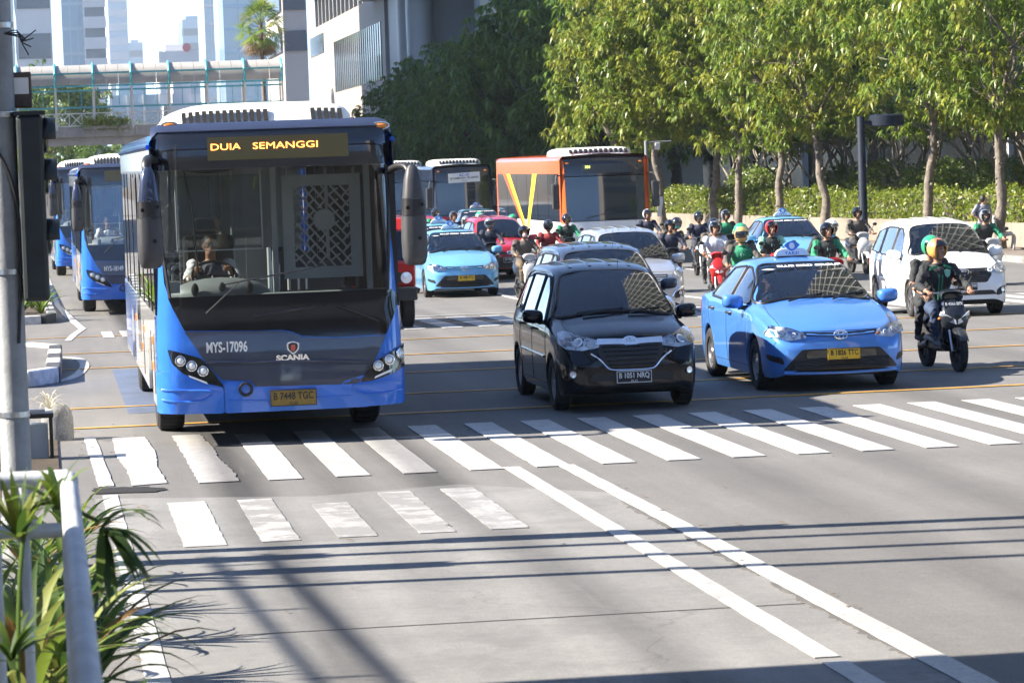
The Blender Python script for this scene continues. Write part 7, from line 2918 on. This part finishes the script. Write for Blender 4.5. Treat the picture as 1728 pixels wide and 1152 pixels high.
def scooter(name, loc, rz, label, colm, accent=None, plate_s=None, steer=0., group='scooters and motorcycles in the traffic', screen=False):
    t = thing(name, loc, rz, label, 'motorcycle', group)
    t.scale = (.94, .94, .94)

    def put(key, nm, mt, par=t):
        me = SCP[key]
        o = obj(nm, me, par)
        if not me.materials:
            me.materials.append(None)
        o.material_slots[0].link = 'OBJECT'
        o.material_slots[0].material = mt
        return o
    ac = accent or colm
    put('front_cowl', 'front_cowl', colm)
    put('tail_body', 'tail_body', ac)
    put('seat', 'seat', black)
    put('floorboard', 'floorboard', black)
    hc = put('handlebar_cover', 'handlebar_cover', colm)
    put('handlebar', 'handlebar', steel)
    put('grips', 'grip', black)
    put('front_mudguard', 'front_mudguard', colm)
    put('fork', 'fork', steel)
    put('headlight', 'headlight', mat('scooter_lamp', (.7, .73, .78), .08, .3, coat=1.))
    put('exhaust', 'exhaust', mat('exhaust_black', (.03, .03, .032), .4, .5))
    put('swing_arm', 'swing_arm', black)
    for s in (-1, 1):
        st = put('mstem%d' % s, 'mirror_stem', black)
        put('mhead%d' % s, 'mirror_head', black, st)
        o = MB().ell((s * .2, -.5, .70), (.03, .02, .02), 8, 6).build('turn_signal', amber, t, 60)
    wheel(t, .0001, -.64, .28, .09, 'moto')
    wheel(t, .0001, .64, .28, .10, 'moto')
    MB().ell((0, .985, .78), (.06, .02, .03), 10, 6).build('tail_light', redlens, t, 60)
    if plate_s:
        pl = MB().box(-.135, .135, -.006, .006, -.05, .05).build('number_plate', pl_black, t, loc=(0, -.50, .875), rot=(-.35, 0, 0))
        text('plate_lettering', plate_s, .058, (0, -.008, .008), whitem, pl, sx=.85, bold=.001)
        text('plate_date', '11.20', .02, (0, -.008, -.034), whitem, pl)
    return t


def ride(px, py, Y, rz, sc_label, colm, accent, rider, pillion=None, plate_s=None, kind='rider', name='scooter', dx=0):
    """a scooter under the rider's head seen at (px, py), with its people"""
    p = atY(px, py, Y)
    loc = Vector((p.x + dx, Y, road_z(Y)))
    scooter(name, loc, rz, sc_label, colm, accent, plate_s)
    person(kind, loc, rz, **rider)
    if pillion:
        k = pillion.pop('kind', 'pillion_jacket')
        person(k, loc, rz, **pillion)


gunmetal = paint('scooter_gunmetal', (.025, .028, .032), .3, .3)
sblack = paint('scooter_black', (.015, .016, .018), .3)
sred = paint('scooter_red', (.45, .02, .02), .3)
swhite = paint('scooter_white', (.65, .65, .64), .3)

a, c = gnd(1625, 629), gnd(1568, 620)
mid = (a + c) / 2
rzf = R(3)
mid = Vector((11.07, 38.75, 0))
scooter('scooter', mid, rzf, 'dark grey scooter with two riders right of the front taxi', gunmetal, sblack, 'B 4366 BPX')
fr_ = person('rider_turned', mid, rzf, 'rider in black and green jacket and colourful helmet on the front scooter', c_black, c_black, c_jean, h_multi, visor='up', zip_=c_green, shoes=mat('shoe_grey', (.1, .11, .12), .6), deco=mat('helmet_stripe', (.7, .68, .6), .3))
person('pillion', mid, rzf, 'passenger in green helmet sitting behind on the front scooter', c_black, c_black, c_black, h_green, visor='clear')

pm_ = Vector(RIDER2['chest'])
MB().prism([(-.045, .04), (0, .055), (.045, .04), (.03, -.03), (0, -.055), (-.03, -.03)], -.006, .004).build('jacket_emblem', c_mint, fr_, loc=pm_ + Vector((.09, -.142, .03)))
MB().prism([(-.05, .02), (.05, .05), (.05, .02), (-.05, -.015)], -.006, .004).build('shoulder_stripe', c_green, fr_, loc=pm_ + Vector((-.1, -.13, .09)))
MB().prism([(-.05, .05), (.05, .02), (.05, -.015), (-.05, .02)], -.006, .004).build('shoulder_stripe', c_green, fr_, loc=pm_ + Vector((.1, -.13, .1)))

ride(1397, 397, 54, R(4), 'red scooter carrying two people behind the front taxi', sred, sblack,
     dict(label='rider in black jacket with green sleeves, orange scarf and dark helmet', top=c_black, sleeve=c_green, hel=h_black, zip_=c_mint, visor='up'),
     dict(kind='pillion_lean', label='passenger in white helmet and black jacket behind the orange scarf rider', top=c_black, hel=h_white, visor='clear'), 'B 3667 TXR', dx=0)
ride(1252, 404, 52.5, R(-8), 'dark scooter with green vested rider left of the front taxi roof', sblack, sblack,
     dict(label='rider in green vest and gold full face helmet', top=c_green, sleeve=c_grey, hel=h_gold, full=True, visor='dark', zip_=c_mint),
     dict(label='passenger in green helmet behind the gold helmeted rider', top=c_black, hel=h_green, visor='clear'), 'B 3081 UTG')
ride(1303, 393, 60, R(3), 'scooter of the red helmeted rider', sred, sblack,
     dict(label='rider in red helmet and black jacket with pale green shoulders', top=c_black, sleeve=c_mint, hel=h_red, zip_=c_mint, visor='up'), None, 'B 6215 PQA')
ride(1207, 392, 63, R(-6), 'red and white scooter of the pale shirted rider', sred, swhite,
     dict(label='rider in pale blue shirt and patterned grey helmet', top=c_white, legs=c_black, hel=h_grey, visor='up'),
     dict(label='passenger in black helmet hidden behind the pale shirted rider', top=c_grey, hel=h_black), None)
ride(1131, 380, 70, R(-5), 'black motorcycle with two riders right of the silver car', sblack, sblack,
     dict(label='rider in black jacket and black helmet right of the silver car', top=c_navy, hel=h_black, visor='up'),
     dict(kind='pillion_lean', label='passenger with teal face mask right of the silver car', top=c_grey, hel=h_black, mask=m_teal), None)
ride(885, 393, 69, R(6), 'white fronted motorcycle beside the red hatchback', swhite, sblack,
     dict(label='rider in grey brown jacket with pink mask beside the red hatchback', top=c_grey, hel=h_black, mask=m_pink, visor='up', legs=cloth('trousers_tan', (.12, .09, .06))), None, 'B 3552 KLM')
ride(926, 397, 75, 0, 'black motorcycle half hidden behind the dark people carrier', sblack, sblack,
     dict(label='rider in shiny black full face helmet behind the dark people carrier', top=cloth('cloth_red', (.25, .03, .03)), hel=h_black, full=True, visor='dark'), None)
ride(957, 381, 82, 0, 'scooter in front of the orange bus, ridden by a green jacketed rider', sblack, sred,
     dict(label='rider in black helmet and green edged jacket before the orange bus', top=c_black, sleeve=c_green, hel=h_black, zip_=c_green), None)
ride(866, 374, 84, R(8), 'scooter behind the red hatchback roof', sblack, sblack,
     dict(label='rider in bright green helmet behind the red hatchback', top=c_green, hel=h_green), None)
ride(812, 371, 86, 0, 'scooter with two riders left of the orange bus', sblack, swhite,
     dict(label='rider in white helmet and dark jacket left of the orange bus', top=c_black, hel=h_white, visor='up', zip_=c_green),
     dict(label='passenger in green helmet and mint jacket left of the orange bus', top=c_mint, hel=h_green), None)
ride(826, 379, 80, R(-4), 'scooter of the silver helmeted rider left of the red hatchback', sblack, sblack,
     dict(label='rider in silver full face helmet left of the red hatchback', top=c_navy, hel=h_grey, full=True, visor='dark'), None)
ride(766, 367, 92, 0, 'scooter behind the two pale taxis', sblack, sblack,
     dict(label='rider in pale grey helmet and dark jacket behind the pale taxis', top=c_navy, hel=h_grey, visor='up'), None)
ride(787, 380, 84, 0, 'red scooter just right of the pale taxi sign', sred, sblack,
     dict(label='rider in orange jacket and grey helmet right of the pale taxi sign', top=cloth('cloth_orange', (.4, .1, .03)), hel=h_grey), None)
ride(735, 377, 98, 0, 'scooter at the left edge of the group behind the pale taxis', sblack, sblack,
     dict(label='rider in green jacket and black helmet under the navy bus', top=c_green, hel=h_black, visor='dark', full=True), None)
ride(1664, 382, 66, R(4), 'scooter to the right of the white people carrier', swhite, sblack,
     dict(label='rider in grey helmet and teal jacket right of the white people carrier', top=c_black, sleeve=c_green, hel=h_grey, mask=c_black, visor='up'), None)
ride(1180, 384, 78, R(-3), 'black motorcycle by the leaning tree trunk', sblack, sblack,
     dict(label='rider in dark helmet beside the leaning tree trunk', top=c_navy, hel=h_black), None)

# bus drivers at their wheels
person('driver', (2.35 - .60, 32.45, 0), 0, 'bus driver in white shirt and grey vest at the wheel of the front bus', cloth('vest_slate', (.08, .085, .12)), c_shirt, c_navy, sc=1)
person('driver', (atY(233, 400, 70).x - .60, 70, -.3), R(.4), 'bus driver in white shirt in the second bus', c_shirt, c_shirt, c_navy, sc=1)
for o in [q for q in COL.objects if q.get('category') == 'person' and 'bus driver' in q['label']]:
    hd = Vector(DRIVER['head'])
    MB().ell(hd + Vector((0, .025, .045)), (.083, .1, .09), 14, 10).build('hair', hair, o, 60)
for (lx, ly, lz, lab, tp) in ((9.06, 36.8 - .86, 0, 'taxi driver in blue shirt at the wheel of the front taxi', cloth('shirt_batik', (.1, .16, .32))), (None, 51.2, road_z(51.2), 'driver in striped shirt inside the white people carrier', cloth('shirt_grey', (.4, .45, .5))),
                              (atY(786, 500, 71.6).x, 71.6, road_z(71.6), 'taxi driver in the front pale blue taxi', cloth('shirt_batik', (.1, .16, .32)))):
    if lx is None:
        lx = atY(1628, 480, 51.2).x
    o = person('driver', (lx - .35, ly + .6, lz - .66), 0, lab, tp, tp, c_navy, sc=.94)
    hd = Vector(DRIVER['head'])
    MB().ell(hd + Vector((0, .025, .045)), (.083, .1, .09), 14, 10).build('hair', hair, o, 60)
# woman waiting by the tree
p = atY(1660, 392, 83.6)
wo = person('stand', (p.x, 83.6, -.16), R(10), 'woman in grey blouse and dark trousers standing by the thick tree trunk', cloth('blouse_grey', (.2, .22, .28)), None, c_navy, backpack=c_black, sc=.93)
hd = Vector(STAND['head'])
b = MB().ell(hd + Vector((-.015, .03, .02)), (.098, .11, .125), 14, 10)
b.ell(hd + Vector((-.02, .06, -.08)), (.085, .06, .12), 12, 8)
b.build('hair', hair, wo, 60)

ride(1226, 386, 79, R(2), 'black scooter between the pale shirted rider and the red helmeted rider', sblack, sblack,
     dict(label='rider in green jacket and grey helmet in the gap behind the gold helmeted rider', top=c_green, sleeve=c_black, hel=h_grey, visor='up'), None)
ride(1093, 379, 84, R(-2), 'scooter behind the silver people carrier roof', sblack, sred,
     dict(label='rider in dark blue jacket and white helmet behind the silver people carrier', top=c_navy, hel=h_white, visor='up'), None)
ride(1448, 384, 76, R(3), 'grey scooter left of the lamp post', swhite, sblack,
     dict(label='rider in black helmet and brown jacket left of the lamp post', top=c_grey, hel=h_black, visor='up'), None)

# ------------------------------------------------------------------ lettering becomes plain meshes; air between here and the skyline
_dg = bpy.context.evaluated_depsgraph_get()
_cache = {}
for o in [q for q in COL.objects if q.type == 'FONT']:
    if o.data.name not in _cache:
        me = bpy.data.meshes.new_from_object(o.evaluated_get(_dg))
        _cache[o.data.name] = me
    me = _cache[o.data.name]
    nm, par, mw, sc_ = o.name.split('.')[0], o.parent, o.matrix_basis.copy(), None
    mt_ = o.data.materials[0]
    bpy.data.objects.remove(o)
    n_ = bpy.data.objects.new(nm, me)
    COL.objects.link(n_)
    n_.parent = par
    n_.matrix_basis = mw
    if not me.materials:
        me.materials.append(mt_)

hz = bpy.data.materials.new('haze_air')
hz.use_nodes = True
n_ = hz.node_tree
n_.nodes.clear()
o_ = n_.nodes.new('ShaderNodeOutputMaterial')
v_ = n_.nodes.new('ShaderNodeVolumePrincipled')
v_.inputs['Color'].default_value = (.82, .91, 1, 1)
v_.inputs['Density'].default_value = .00016
v_.inputs['Anisotropy'].default_value = .3
n_.links.new(v_.outputs[0], o_.inputs['Volume'])
hb = MB().box(-900, 900, -120, 2900, -1.6, 235).build('haze', hz)
tag(hb, 'pale haze in the air over the whole street', kind='stuff')
